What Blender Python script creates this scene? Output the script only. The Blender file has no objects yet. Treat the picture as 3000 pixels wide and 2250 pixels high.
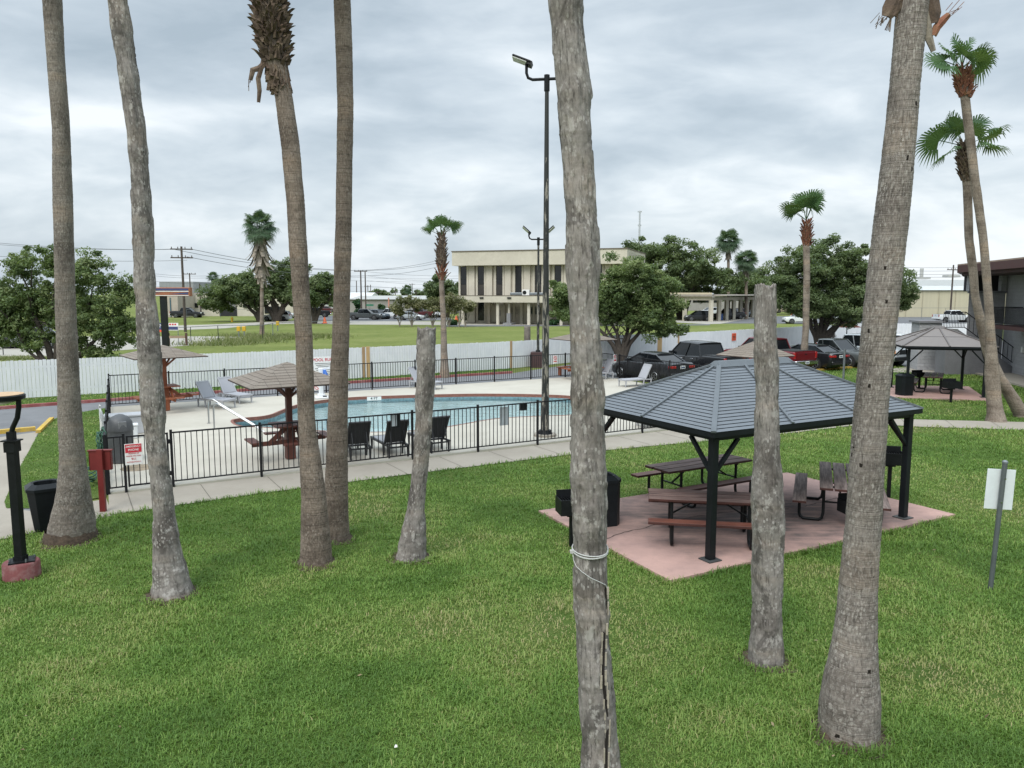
import bpy, math, random
import numpy as np
from mathutils import Vector, Matrix, noise
random.seed(7); rng = np.random.default_rng(7)
R = math.radians
S = bpy.context.scene; COL = S.collection
# survey of the site from the balcony: eye height, lens and tilt, used to turn sightings into ground points in metres
F, CX, CY, EYE, TILT = 2254.0, 1500.0, 1125.0, 4.5, R(6.67)
def ray(u, v):
    x = (u-CX)/F; y = -(v-CY)/F; c, s = math.cos(TILT), math.sin(TILT)
    return Vector((x, c+y*s, -s+y*c))
def G(u, v, z=0.0):
    d = ray(u, v); t = (z-EYE)/d.z; return d*t + Vector((0, 0, EYE))
def AT(u, v, Y):
    d = ray(u, v); return d*(Y/d.y) + Vector((0, 0, EYE))
def depth(p): return p.y*math.cos(TILT) - (p.z-EYE)*math.sin(TILT)

def tag(o, label=None, cat=None, group=None, kind=None):
    if label: o['label'] = label
    if cat: o['category'] = cat
    if group: o['group'] = group
    if kind: o['kind'] = kind
    return o
def empty(name, loc=(0, 0, 0), rz=0.0, label=None, cat=None, group=None):
    o = bpy.data.objects.new(name, None); COL.objects.link(o)
    o.location = loc; o.rotation_euler = (0, 0, rz); o.empty_display_size = .2
    return tag(o, label, cat, group)
def copy_tree(o, parent=None):
    c = o.copy(); COL.objects.link(c)
    if parent: c.parent = parent
    for ch in o.children: copy_tree(ch, c)
    return c

class MB:
    """collects shapes and links them as one mesh object"""
    def __init__(s): s.V = []; s.F = []; s.I = []; s.UV = None
    def add(s, vs, fs, mi=0, M=None):
        b = len(s.V)
        s.V += [tuple(M @ Vector(v)) if M else tuple(v) for v in vs]
        s.F += [tuple(b+i for i in f) for f in fs]; s.I += [mi]*len(fs); return s
    def box(s, c, d, rz=0.0, mi=0, M=None, bev=0.0):
        x, y, z = d[0]/2, d[1]/2, d[2]/2
        T = Matrix.Translation(c) @ Matrix.Rotation(rz, 4, 'Z')
        if M: T = M @ T
        if bev <= 0:
            vs = [(sx*x, sy*y, sz*z) for sz in (-1, 1) for sy in (-1, 1) for sx in (-1, 1)]
            fs = [(0, 2, 3, 1), (4, 5, 7, 6), (0, 1, 5, 4), (2, 6, 7, 3), (0, 4, 6, 2), (1, 3, 7, 5)]
            return s.add(vs, fs, mi, T)
        b = min(bev, x*.9, y*.9, z*.9)
        pts = [(-x+b, -y), (x-b, -y), (x, -y+b), (x, y-b), (x-b, y), (-x+b, y), (-x, y-b), (-x, -y+b)]
        ins = [(-x+b, -y+b*.6), (x-b, -y+b*.6), (x-b*.6, -y+b), (x-b*.6, y-b), (x-b, y-b*.6), (-x+b, y-b*.6), (-x+b*.6, y-b), (-x+b*.6, -y+b)]
        vs = [(p[0], p[1], -z+b) for p in pts]+[(p[0], p[1], z-b) for p in pts]+[(p[0], p[1], -z) for p in ins]+[(p[0], p[1], z) for p in ins]
        fs = [tuple(reversed(range(16, 24))), tuple(range(24, 32))]
        for i in range(8):
            j = (i+1) % 8
            fs += [(i, j, 8+j, 8+i), (16+i, 16+j, j, i), (8+i, 8+j, 24+j, 24+i)]
        return s.add(vs, fs, mi, T)
    def bar(s, a, b, w, h=None, mi=0, up=(0, 0, 1)):
        a, b = Vector(a), Vector(b); h = w if h is None else h
        d = (b-a); L = d.length; x = d.normalized(); u = Vector(up)
        if abs(x.dot(u)) > .99: u = Vector((0, 1, 0))
        y = u.cross(x).normalized(); z = x.cross(y)
        T = Matrix(((x.x, y.x, z.x, (a.x+b.x)/2), (x.y, y.y, z.y, (a.y+b.y)/2), (x.z, y.z, z.z, (a.z+b.z)/2), (0, 0, 0, 1)))
        return s.box((0, 0, 0), (L, w, h), 0, mi, T)
    def tube(s, pts, r, n=10, mi=0, cap=True):
        pts = [Vector(p) for p in pts]; N = len(pts)
        rs = r if hasattr(r, '__len__') else [r]*N
        b = len(s.V); prev = None
        for i, p in enumerate(pts):
            t = (pts[min(i+1, N-1)]-pts[max(i-1, 0)]).normalized()
            if prev is None:
                u = Vector((1, 0, 0)) if abs(t.x) < .9 else Vector((0, 1, 0))
            else: u = prev
            u = (u - t*u.dot(t)).normalized(); w = t.cross(u); prev = u
            for k in range(n):
                a = 2*math.pi*k/n; q = p + (u*math.cos(a)+w*math.sin(a))*rs[i]; s.V.append(tuple(q))
        for i in range(N-1):
            for k in range(n):
                k2 = (k+1) % n
                s.F.append((b+i*n+k, b+i*n+k2, b+(i+1)*n+k2, b+(i+1)*n+k)); s.I.append(mi)
        if cap:
            s.F.append(tuple(b+k for k in reversed(range(n)))); s.I.append(mi)
            s.F.append(tuple(b+(N-1)*n+k for k in range(n))); s.I.append(mi)
        return s
    def cyl(s, a, b, r0, r1=None, n=16, mi=0): return s.tube([a, b], [r0, r0 if r1 is None else r1], n, mi)
    def prism(s, poly, z0, z1, mi=0, M=None):
        n = len(poly)
        ar = sum(poly[i][0]*poly[(i+1) % n][1]-poly[(i+1) % n][0]*poly[i][1] for i in range(n))
        if ar < 0: poly = list(reversed(poly))
        vs = [(p[0], p[1], z0) for p in poly]+[(p[0], p[1], z1) for p in poly]
        fs = [tuple(reversed(range(n))), tuple(range(n, 2*n))]+[(i, (i+1) % n, n+(i+1) % n, n+i) for i in range(n)]
        return s.add(vs, fs, mi, M)
    def build(s, name, mats, parent=None, smooth=False, loc=None, rz=0.0):
        if not isinstance(mats, (list, tuple)): mats = [mats]
        me = bpy.data.meshes.new(name); me.from_pydata(s.V, [], s.F)
        for m in mats: me.materials.append(m)
        if len(mats) > 1: me.polygons.foreach_set('material_index', s.I)
        if smooth: me.polygons.foreach_set('use_smooth', [True]*len(s.F))
        me.update()
        o = bpy.data.objects.new(name, me); COL.objects.link(o)
        if parent: o.parent = parent
        if loc is not None: o.location = loc; o.rotation_euler = (0, 0, rz)
        return o
def soft(o, ang=40):
    try:
        me = o.data; me.polygons.foreach_set('use_smooth', [True]*len(me.polygons)); me.set_sharp_from_angle(angle=R(ang))
    except Exception: pass
    return o
def np_mesh(name, V, F, mats, parent=None, smooth=False, attr=None, mi=None):
    """V (n,3) array, F (m,k) array of equal sized faces"""
    me = bpy.data.meshes.new(name); n, m, k = len(V), len(F), F.shape[1]
    me.vertices.add(n); me.vertices.foreach_set('co', np.ascontiguousarray(V, np.float32).ravel())
    me.loops.add(m*k); me.loops.foreach_set('vertex_index', np.ascontiguousarray(F, np.int32).ravel())
    me.polygons.add(m); me.polygons.foreach_set('loop_start', np.arange(0, m*k, k, dtype=np.int32))
    for q in (mats if isinstance(mats, (list, tuple)) else [mats]): me.materials.append(q)
    if mi is not None: me.polygons.foreach_set('material_index', np.ascontiguousarray(mi, np.int32))
    if smooth: me.polygons.foreach_set('use_smooth', np.ones(m, bool))
    if attr is not None:
        a = me.attributes.new('tint', 'FLOAT', 'POINT'); a.data.foreach_set('value', np.ascontiguousarray(attr, np.float32))
    me.update(calc_edges=True)
    o = bpy.data.objects.new(name, me); COL.objects.link(o)
    if parent: o.parent = parent
    return o

# ---------------------------------------------------------------- materials
class NT:
    def __init__(s, name):
        s.m = bpy.data.materials.new(name); s.m.use_nodes = True; s.t = s.m.node_tree
        s.b = s.t.nodes['Principled BSDF']; s.o = s.t.nodes['Material Output']
    def n(s, typ, **kw):
        q = s.t.nodes.new(typ)
        for k, v in kw.items():
            if k.startswith('_'): setattr(q, k[1:], v)
            else:
                key = int(k[1:]) if k[0] == 'i' and k[1:].isdigit() else k.replace('__', ' ')
                s.put(q.inputs[key], v)
        return q
    def put(s, inp, v):
        if isinstance(v, bpy.types.NodeSocket): s.t.links.new(v, inp)
        elif hasattr(v, 'outputs'): s.t.links.new(v.outputs[0], inp)
        else:
            if isinstance(v, tuple) and len(v) == 3 and inp.type == 'RGBA': v = (*v, 1)
            inp.default_value = v
    def coord(s, sc=(1, 1, 1), kind='Object'):
        tc = s.t.nodes.new('ShaderNodeTexCoord')
        return s.n('ShaderNodeMapping', i0=tc.outputs[kind], Scale=sc)
    def noise(s, vec, sc, det=4, rough=.55, w=0.0):
        return s.n('ShaderNodeTexNoise', Vector=vec, Scale=sc, Detail=det, Roughness=rough)
    def ramp(s, fac, stops):
        q = s.n('ShaderNodeValToRGB', Fac=fac); el = q.color_ramp.elements
        while len(el) < len(stops): el.new(.5)
        for e, (p, c) in zip(el, stops):
            e.position = p; e.color = (c, c, c, 1) if not isinstance(c, tuple) else (*c[:3], 1)
        return q
    def mix(s, fac, a, b, bt='MIX'):
        q = s.n('ShaderNodeMix'); q.data_type = 'RGBA'; q.blend_type = bt
        s.put(q.inputs[0], fac); s.put(q.inputs[6], a); s.put(q.inputs[7], b); return q.outputs[2]
    def math(s, op, a, b=0.0, c=0.0, clamp=False):
        q = s.n('ShaderNodeMath'); q.operation = op; q.use_clamp = clamp
        s.put(q.inputs[0], a); s.put(q.inputs[1], b); s.put(q.inputs[2], c); return q.outputs[0]
    def bump(s, h, st=.3, dist=.02): return s.n('ShaderNodeBump', Height=h, Strength=st, Distance=dist)
    def set(s, **kw):
        for k, v in kw.items(): s.put(s.b.inputs[k.replace('__', ' ')], v)
        return s.m
MC = {}
def M(name, col, rough=.7, metal=0.0, var=.12, vs=3.0, bump=0.0, bs=60.0, coat=0.0, spec=.5, stain=None, sfac=.5, ss=1.5, stretch=(1, 1, 1)):
    if name in MC: return MC[name]
    t = NT(name); c = t.coord(stretch)
    a = t.noise(c, vs, 5); b = t.noise(c, vs*9, 3)
    f = t.math('ADD', t.math('MULTIPLY', a, .65), t.math('MULTIPLY', b, .35))
    lo = tuple(x*(1-var*1.6) for x in col); hi = tuple(min(1, x*(1+var*1.6)) for x in col)
    cc = t.ramp(f, [(.3, lo), (.7, hi)]).outputs[0]
    if stain:
        k = t.ramp(t.noise(c, ss, 6, .65), [(.48, 0.), (.7, sfac)])
        cc = t.mix(k.outputs[0], cc, stain)
    t.set(Base__Color=cc, Roughness=rough, Metallic=metal, Coat__Weight=coat)
    t.b.inputs['Specular IOR Level'].default_value = spec
    rr = t.n('ShaderNodeMapRange', Value=a); rr.inputs[3].default_value = max(.02, rough-.1); rr.inputs[4].default_value = min(1, rough+.1)
    t.put(t.b.inputs['Roughness'], rr.outputs[0])
    if bump: t.put(t.b.inputs['Normal'], t.bump(t.noise(c, bs, 4), bump))
    MC[name] = t.m; return t.m

def m_trunk(name, c1, c2, fleck=(.42, .40, .36), rings=.6, flecks=.5, spots=.6, ringsc=38., lich=0.0, weave=0.0, crack=.55, bands=.6, patch=0.0):
    t = NT(name); uv = t.coord((1, 1, 1), 'UV')
    big = t.noise(t.n('ShaderNodeMapping', i0=uv, Scale=(2.5, 1.1, 1)), 1.0, 5, .6)
    col = t.ramp(big, [(.32, c2), (.5, c1), (.68, tuple(x*1.18 for x in c1))]).outputs[0]
    rn = t.noise(t.n('ShaderNodeMapping', i0=uv, Scale=(1.6, ringsc, 1)), 1.0, 4, .6)
    rk = t.ramp(rn, [(.36, 1.0), (.47, 0.0)]).outputs[0]
    vn = t.noise(t.n('ShaderNodeMapping', i0=uv, Scale=(46, 5, 1)), 1.0, 4, .65)
    vk = t.ramp(vn, [(.33, 1.0), (.45, 0.0)]).outputs[0]
    col = t.mix(t.math('MULTIPLY', rk, rings), col, tuple(x*.42 for x in c2))
    col = t.mix(t.math('MULTIPLY', vk, crack), col, tuple(x*.45 for x in c2))
    fine = t.noise(t.n('ShaderNodeMapping', i0=uv, Scale=(30, 14, 1)), 1.0, 6, .7)
    col = t.mix(1.0, col, t.ramp(fine, [(.3, .62), (.7, 1.35)]).outputs[0], 'MULTIPLY')
    bn = t.noise(t.n('ShaderNodeMapping', i0=uv, Scale=(.25, 1.7, 1)), 1.0, 3, .6)
    col = t.mix(bands, col, t.mix(1.0, col, t.ramp(bn, [(.36, (.50, .47, .46)), (.44, (.85, .82, .80)), (.52, (1.0, 1.0, 1.0)), (.62, (1.22, 1.10, .98))]).outputs[0], 'MULTIPLY'))
    bp = t.n('ShaderNodeTexNoise', Vector=t.n('ShaderNodeMapping', i0=uv, Scale=(3.2, 2.0, 1)), Scale=1.0, Detail=5, Roughness=.6, Distortion=.8)
    if patch:
        col = t.mix(t.math('MULTIPLY', t.ramp(bp, [(.56, 0.), (.60, 1.)]).outputs[0], patch), col, tuple(x*.55 for x in c2))
        col = t.mix(t.math('MULTIPLY', t.ramp(bp, [(.40, 1.), (.44, 0.)]).outputs[0], patch*.7), col, tuple(min(1, x*1.25) for x in c1))
    if weave:
        wd = t.n('ShaderNodeVectorMath', i0=uv, i1=t.n('ShaderNodeVectorMath', i0=t.n('ShaderNodeTexNoise', Vector=uv, Scale=7.0, Detail=4).outputs['Color'], i1=(.09, .09, 0), _operation='MULTIPLY').outputs[0], _operation='ADD').outputs[0]
        wa = t.ramp(t.noise(t.n('ShaderNodeMapping', i0=wd, Scale=(62, 15, 1)), 1.0, 4, .65), [(.49, 0.), (.62, 1.)]).outputs[0]
        wb = t.ramp(t.noise(t.n('ShaderNodeMapping', i0=wd, Scale=(9, 64, 1)), 1.0, 4, .65), [(.40, 1.), (.50, 0.)]).outputs[0]
        wm = t.ramp(t.noise(uv, 2.2, 4), [(.36, .25), (.6, 1.)]).outputs[0]
        col = t.mix(t.math('MULTIPLY', t.math('MULTIPLY', wa, wm), weave), col, fleck)
        col = t.mix(t.math('MULTIPLY', t.math('MULTIPLY', wb, wm), weave*.85), col, tuple(x*.5 for x in c2))
    fv = t.n('ShaderNodeTexVoronoi', Vector=t.n('ShaderNodeMapping', i0=uv, Scale=(34, 20, 1)), Scale=1.0, Randomness=1.0)
    fsel = t.math('GREATER_THAN', t.n('ShaderNodeSeparateColor', i0=fv.outputs['Color']).outputs[0], .55)
    fm = t.ramp(t.noise(uv, 3.2, 4), [(.42, 0.), (.58, 1.)]).outputs[0]
    fd = t.math('LESS_THAN', t.math('ADD', fv.outputs['Distance'], t.math('MULTIPLY', t.noise(uv, 60, 3), .35)), .56)
    fk = t.math('MULTIPLY', t.math('MULTIPLY', fsel, fm), t.math('MULTIPLY', fd, flecks))
    col = t.mix(fk, col, fleck)
    if lich:
        lk = t.ramp(t.noise(t.n('ShaderNodeMapping', i0=uv, Scale=(9, 5, 1)), 1.0, 6, .7), [(.56, 0.), (.62, 1.)]).outputs[0]
        col = t.mix(t.math('MULTIPLY', lk, lich), col, tuple(min(1, x*1.15) for x in fleck))
    sv = t.n('ShaderNodeTexVoronoi', Vector=t.n('ShaderNodeMapping', i0=uv, Scale=(6.5, 4.6, 1)), Scale=1.0); sv.distance = 'CHEBYCHEV'
    sd = t.math('ADD', sv.outputs['Distance'], t.math('MULTIPLY', t.noise(uv, 25, 3), .16))
    sk = t.math('LESS_THAN', sd, .165)
    col = t.mix(t.math('MULTIPLY', sk, spots), col, (.018, .014, .011))
    h = t.math('SUBTRACT', t.math('ADD', t.math('MULTIPLY', rn, .8), t.math('MULTIPLY', fk, .3)), t.math('ADD', t.math('MULTIPLY', vk, .4), t.math('MULTIPLY', sk, spots)))
    t.set(Base__Color=col, Roughness=.92, Normal=t.bump(h, .75, .012))
    t.b.inputs['Specular IOR Level'].default_value = .2
    return t.m
def m_leaf(name, c1, c2, c3, trans=.28, ns=.8):
    t = NT(name); a = t.n('ShaderNodeAttribute'); a.attribute_name = 'tint'
    n = t.noise(t.coord(), ns, 3)
    f = t.math('ADD', t.math('MULTIPLY', a.outputs['Fac'], .6), t.math('MULTIPLY', n, .4))
    col = t.ramp(f, [(.2, c1), (.5, c2), (.8, c3)]).outputs[0]
    t.set(Base__Color=col, Roughness=.55); t.b.inputs['Specular IOR Level'].default_value = .35
    tr = t.n('ShaderNodeBsdfTranslucent', Color=t.mix(.5, col, (.25, .34, .05)))
    mx = t.n('ShaderNodeMixShader', Fac=trans, i1=t.b.outputs[0], i2=tr.outputs[0])
    t.put(t.o.inputs[0], mx.outputs[0]); return t.m
def m_concrete(name, col, stain, sfac=.5, ss=.35, joints=None, fine=.1):
    t = NT(name); c = t.coord()
    a = t.noise(c, .9, 8, .62); b = t.noise(c, 38, 4, .7)
    f = t.math('ADD', t.math('MULTIPLY', a, .6), t.math('MULTIPLY', b, .4))
    cc = t.ramp(f, [(.3, tuple(x*(1-fine*1.8) for x in col)), (.7, tuple(x*(1+fine) for x in col))]).outputs[0]
    k = t.ramp(t.noise(c, ss, 7, .68), [(.46, 0.), (.72, sfac)])
    cc = t.mix(k.outputs[0], cc, stain)
    sp = t.ramp(t.noise(c, 9, 5, .7), [(.66, 0.), (.74, .35)])
    cc = t.mix(sp.outputs[0], cc, tuple(x*.6 for x in stain))
    t.set(Base__Color=cc, Roughness=.88, Normal=t.bump(b, .25, .01)); return t.m
def m_wood(name, c1, c2, rough=.6, axis=0, gs=1.0, blotch=.4):
    t = NT(name); sc = [14*gs, 14*gs, 14*gs]; sc[axis] = 1.1*gs
    c = t.coord(tuple(sc)); g = t.noise(c, 1.6, 6, .65); w = t.noise(t.coord(), 2.2, 5, .6)
    f = t.math('ADD', t.math('MULTIPLY', g, 1-blotch), t.math('MULTIPLY', w, blotch))
    t.set(Base__Color=t.ramp(f, [(.36, c1), (.62, c2)]).outputs[0], Roughness=rough, Normal=t.bump(g, .3, .006)); return t.m
# ---------------------------------------------------------------- camera, light, sky
cam = bpy.data.objects.new('camera', bpy.data.cameras.new('camera')); COL.objects.link(cam)
cam.location = (0, 0, EYE); cam.rotation_euler = (R(90)-TILT, 0, 0)
cam.data.sensor_fit = 'HORIZONTAL'; cam.data.sensor_width = 36.0; cam.data.lens = 36.0*F/3000.0
cam.data.clip_start = .1; cam.data.clip_end = 6000
S.camera = cam
S.view_settings.view_transform = 'Standard'; S.view_settings.look = 'None'; S.view_settings.exposure = .76; S.view_settings.gamma = 1
SUN_EL, SUN_AZ = R(50), R(205)
sun = bpy.data.lights.new('sun', 'SUN'); sun.energy = 1.5; sun.angle = R(35); sun.color = (1, .97, .92)
so = bpy.data.objects.new('sun', sun); COL.objects.link(so)
sd = Vector((math.sin(SUN_AZ)*math.cos(SUN_EL), math.cos(SUN_AZ)*math.cos(SUN_EL), math.sin(SUN_EL)))
so.rotation_euler = sd.to_track_quat('Z', 'Y').to_euler(); so.location = (0, -20, 40)
W = bpy.data.worlds.new('World'); S.world = W; W.use_nodes = True
wt = W.node_tree; bg = wt.nodes['Background']
class WN(NT):
    def __init__(s): s.t = wt
w = WN()
sky = w.n('ShaderNodeTexSky'); sky.sky_type = 'NISHITA'; sky.sun_disc = False
sky.sun_elevation = SUN_EL; sky.sun_rotation = SUN_AZ; sky.air_density = 1.3; sky.dust_density = 2.0
SKYS = .1
tc = wt.nodes.new('ShaderNodeTexCoord'); d = tc.outputs['Generated']
sx = w.n('ShaderNodeSeparateXYZ', i0=d)
zc = w.math('MAXIMUM', sx.outputs[2], 0.0)
inv = w.math('DIVIDE', 1.0, w.math('ADD', zc, .62))
pl = w.n('ShaderNodeCombineXYZ', i0=w.math('MULTIPLY', sx.outputs[0], inv), i1=w.math('MULTIPLY', sx.outputs[1], inv), i2=w.math('MULTIPLY', zc, 2.2))
pm = w.n('ShaderNodeMapping', i0=pl.outputs[0], Location=(7.7, 5.1, 2.0), Rotation=(0, R(20), 0), Scale=(1.35, 1.7, 1.9))
n1 = w.n('ShaderNodeTexNoise', Vector=pm, Scale=1.9, Detail=8, Roughness=.5, Distortion=.3)
n2 = w.n('ShaderNodeTexNoise', Vector=pm, Scale=5.0, Detail=7, Roughness=.55, Distortion=.4)
n3 = w.n('ShaderNodeTexNoise', Vector=pm, Scale=.9, Detail=3, Roughness=.5)
cf = w.math('ADD', w.math('MULTIPLY', n1, .55), w.math('ADD', w.math('MULTIPLY', n2, .2), w.math('MULTIPLY', n3, .25)))
cf = w.math('ADD', cf, w.math('MULTIPLY', w.math('SUBTRACT', .20, w.math('MINIMUM', zc, .4)), .22))
cl = w.ramp(cf, [(.37, (.265, .318, .365)), (.455, (.345, .398, .445)), (.53, (.435, .485, .525)), (.62, (.585, .62, .645))])
# overcast skies are about three times brighter overhead than at the horizon
up = w.n('ShaderNodeMapRange', Value=zc); up.inputs[1].default_value = .38; up.inputs[2].default_value = .95; up.inputs[3].default_value = 1.0; up.inputs[4].default_value = 3.0
cb = w.n('ShaderNodeVectorMath'); cb.operation = 'SCALE'; w.put(cb.inputs[0], cl.outputs[0]); w.put(cb.inputs['Scale'], up.outputs[0])
sk = w.n('ShaderNodeVectorMath'); sk.operation = 'SCALE'; w.put(sk.inputs[0], sky.outputs[0]); sk.inputs['Scale'].default_value = 1.0
cs = w.n('ShaderNodeVectorMath'); cs.operation = 'SCALE'; w.put(cs.inputs[0], cb.outputs[0]); cs.inputs['Scale'].default_value = 1/SKYS
mx = w.mix(.93, sk.outputs[0], cs.outputs[0])
w.put(bg.inputs[0], mx); bg.inputs[1].default_value = SKYS
S.cycles.max_bounces = 6; S.cycles.transparent_max_bounces = 8; S.cycles.use_denoising = True
S.cycles.caustics_reflective = False; S.cycles.caustics_refractive = False

# ---------------------------------------------------------------- shared materials
BLACK = M('black_metal', (.008, .009, .010), .45, 0, var=.3, vs=6, bump=.08, bs=90, spec=.22)
IRON = M('fence_iron', (.012, .012, .014), .5, 0, var=.3, spec=.25)
DARK = M('dark_plastic', (.012, .014, .015), .5, var=.2, spec=.25)
GALV = M('galvanised', (.20, .22, .23), .5, .6, var=.2, vs=10)
RED = M('red_paint', (.16, .018, .016), .5, var=.15)
MAROON = M('maroon_concrete', (.17, .05, .05), .8, var=.18, bump=.2, stain=(.35, .3, .28), sfac=.3, ss=7)
WHITE = M('white_plastic', (.72, .74, .75), .4, var=.05)
WPAINT = M('white_paint', (.75, .75, .73), .5, var=.06)
CREAM = M('cream_stucco', (.54, .50, .415), .9, var=.08, vs=.4, bump=.15, bs=20, stain=(.40, .36, .29), sfac=.4, ss=.25)
GLASSD = M('dark_glass', (.007, .009, .011), .08, var=.2, vs=.3, spec=.45)
GLASSB = M('tinted_pane', (.035, .03, .025), .12, var=.3, vs=.4)
RUBBER = M('tyre_rubber', (.014, .014, .014), .85, var=.2)
ALLOY = M('alloy', (.35, .36, .37), .35, .8, var=.1)
CHROME = M('chrome', (.6, .6, .62), .15, 1.0, var=.04)
STEEL = M('stainless', (.42, .43, .44), .3, 1.0, var=.06)
LAMPR = M('tail_lamp', (.35, .012, .012), .15, var=.15, coat=.5)
LAMPW = M('head_lamp', (.62, .64, .66), .1, var=.1, coat=.8)
AMBER = M('amber_lens', (.7, .25, .03), .2)
PLATE = M('number_plate', (.68, .70, .70), .4, var=.05)
# ---------------------------------------------------------------- ground sheets
def sheet(name, poly, z, mat, kind='structure'):
    mb = MB(); vs = [(p[0], p[1], z) for p in poly]
    n = len(vs); ar = sum(vs[i][0]*vs[(i+1) % n][1]-vs[(i+1) % n][0]*vs[i][1] for i in range(n))
    if ar < 0: vs.reverse()
    mb.add(vs, [tuple(range(n))]); o = mb.build(name, mat); tag(o, kind=kind); return o
def m_turf(name, c1, c2, c3, sc=1.0, bs=30):
    t = NT(name); c = t.coord()
    a = t.noise(c, .16*sc, 6, .6); b = t.noise(c, 1.4*sc, 6, .65); e = t.noise(c, 22*sc, 4, .7)
    f = t.math('ADD', t.math('MULTIPLY', a, .42), t.math('ADD', t.math('MULTIPLY', b, .3), t.math('MULTIPLY', e, .28)))
    t.set(Base__Color=t.ramp(f, [(.36, c1), (.5, c2), (.62, c3)]).outputs[0], Roughness=.95, Normal=t.bump(e, .9, .05))
    t.b.inputs['Specular IOR Level'].default_value = .1; return t.m
FIELD = m_turf('field_turf', (.10, .13, .035), (.15, .18, .05), (.215, .225, .085), .8)
SOIL = m_turf('lawn_soil', (.05, .09, .018), (.08, .13, .028), (.12, .145, .045), 1.2)
LAWN2 = m_turf('strip_turf', (.035, .075, .014), (.06, .115, .02), (.10, .135, .035), 1.6)
ASPH = m_concrete('asphalt', (.165, .168, .175), (.11, .112, .118), .6, .25, fine=.16)
ASPH2 = m_concrete('dark_asphalt', (.13, .133, .14), (.09, .09, .095), .6, .1, fine=.12)
WALK = m_concrete('sidewalk_concrete', (.325, .29, .24), (.235, .205, .165), .55, .5, fine=.09)
DECK = m_concrete('deck_concrete', (.47, .44, .375), (.36, .33, .27), .6, .28, fine=.07)
LCON = m_concrete('far_concrete', (.36, .34, .295), (.27, .25, .22), .5, .1)

A = R(30.2); e1 = Vector((math.cos(A), math.sin(A), 0)); e2 = Vector((-math.sin(A), math.cos(A), 0))
NL = Vector((-9.12, 16.94, 0)); FL = Vector((-15.95, 30.25, 0)); FR = Vector((4.75, 42.3, 0)); NR = Vector((11.2, 28.77, 0))
# white fence line, left to right
WF = [Vector((-34.0, 25.0, 0)), G(0, 1172), G(230, 1155), G(800, 1125), G(1500, 1080)]
WF += [G(1763, 984, 1.65), G(2082, 971, 1.65), G(2378, 955, 1.65), G(2527, 948, 1.65), G(2695, 948, 1.65), G(2900, 948, 1.65)]
for p in WF: p.z = 0
WF[2] = WF[1].lerp(WF[3], .26)
# lawn inside the property, under the real blades
lawn_edge = [G(-900, 1880), G(0, 1581), G(320, 1510), G(760, 1447), G(1200, 1390), G(1770, 1320), G(2300, 1271), G(2499, 1247), G(2594, 1244), G(2673, 1250), G(3000, 1260), G(3400, 1268)]
lawnA = [(p.x, p.y) for p in lawn_edge]+[(26, 2.2), (-16, 2.2)]
sheet('lawn', lawnA, .004, SOIL)
lawnC = [tuple(G(*p)[:2]) for p in [(19, 1491), (13, 1472), (50, 1387), (114, 1270), (150, 1231), (215, 1213), (308, 1197), (318, 1300), (312, 1458), (200, 1476), (93, 1492)]]
sheet('grass_strip', lawnC, .024, SOIL)
lawnB = [(13.9, 28.9), tuple(G(2597, 1228)[:2]), tuple(G(3000, 1238)[:2]), (29, 26.4), (30.6, 37.5), (28.6, 42.4), tuple(G(2800, 1095)[:2]), tuple(G(2680, 1092)[:2]), tuple(G(2640, 1070)[:2]), tuple(G(2515, 1078)[:2]), tuple(G(2381, 1089)[:2]), (11.0, 39.0), (10.2, 36.4)]
sheet('rear_lawn', lawnB, .006, SOIL)
# road and parking between the pool and the white fence
off = [(WF[i]+Vector((.75, -1.15, 0))) for i in range(5)]
kerb_line = [off[0]+Vector((.6, -1.0, 0))]+[G(*q) for q in ((0, 1200), (63, 1195), (312, 1177), (700, 1148), (1022, 1124), (1290, 1107), (1500, 1094))]
road = [(-40, 16.0), (-9.4, 14.0), (NL.x-1.2, NL.y+.0), (FL.x+.2, FL.y-.2), (FR.x, FR.y-.1), (11.3, 33.6), (10.3, 36.2)]
road += [tuple(G(2381, 1087)[:2]), tuple(G(2515, 1076)[:2]), tuple(G(2640, 1068)[:2]), tuple(G(2680, 1092)[:2]), (36, 47), (52, 74), tuple(WF[9][:2]), tuple(WF[8][:2]), tuple(WF[7][:2]), tuple(WF[6][:2]), tuple(WF[5][:2])]
road += [(p.x, p.y) for p in reversed(kerb_line)]
sheet('road', road, .010, ASPH)
apron = [tuple(G(*p)[:2]) for p in [(-700, 1262), (0, 1282), (112, 1266), (62, 1385), (22, 1490), (100, 1500), (312, 1463), (330, 1512), (0, 1583), (-900, 1890)]]
sheet('driveway', apron, .014, WALK)
walk = [G(0, 1583), G(320, 1511), G(760, 1448), G(1200, 1391), G(1770, 1321), G(2300, 1272), G(2499, 1248), G(2594, 1245), G(2673, 1251), G(3000, 1261), G(3400, 1270), G(3400, 1246), G(3000, 1238), G(2597, 1228)]
wk = [(p.x, p.y) for p in walk]+[(13.8, 29.2), (NR.x+.1, NR.y-.1), (NL.x+.05, NL.y-.05)]
sheet('sidewalk', wk[1:], .020, WALK)
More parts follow.
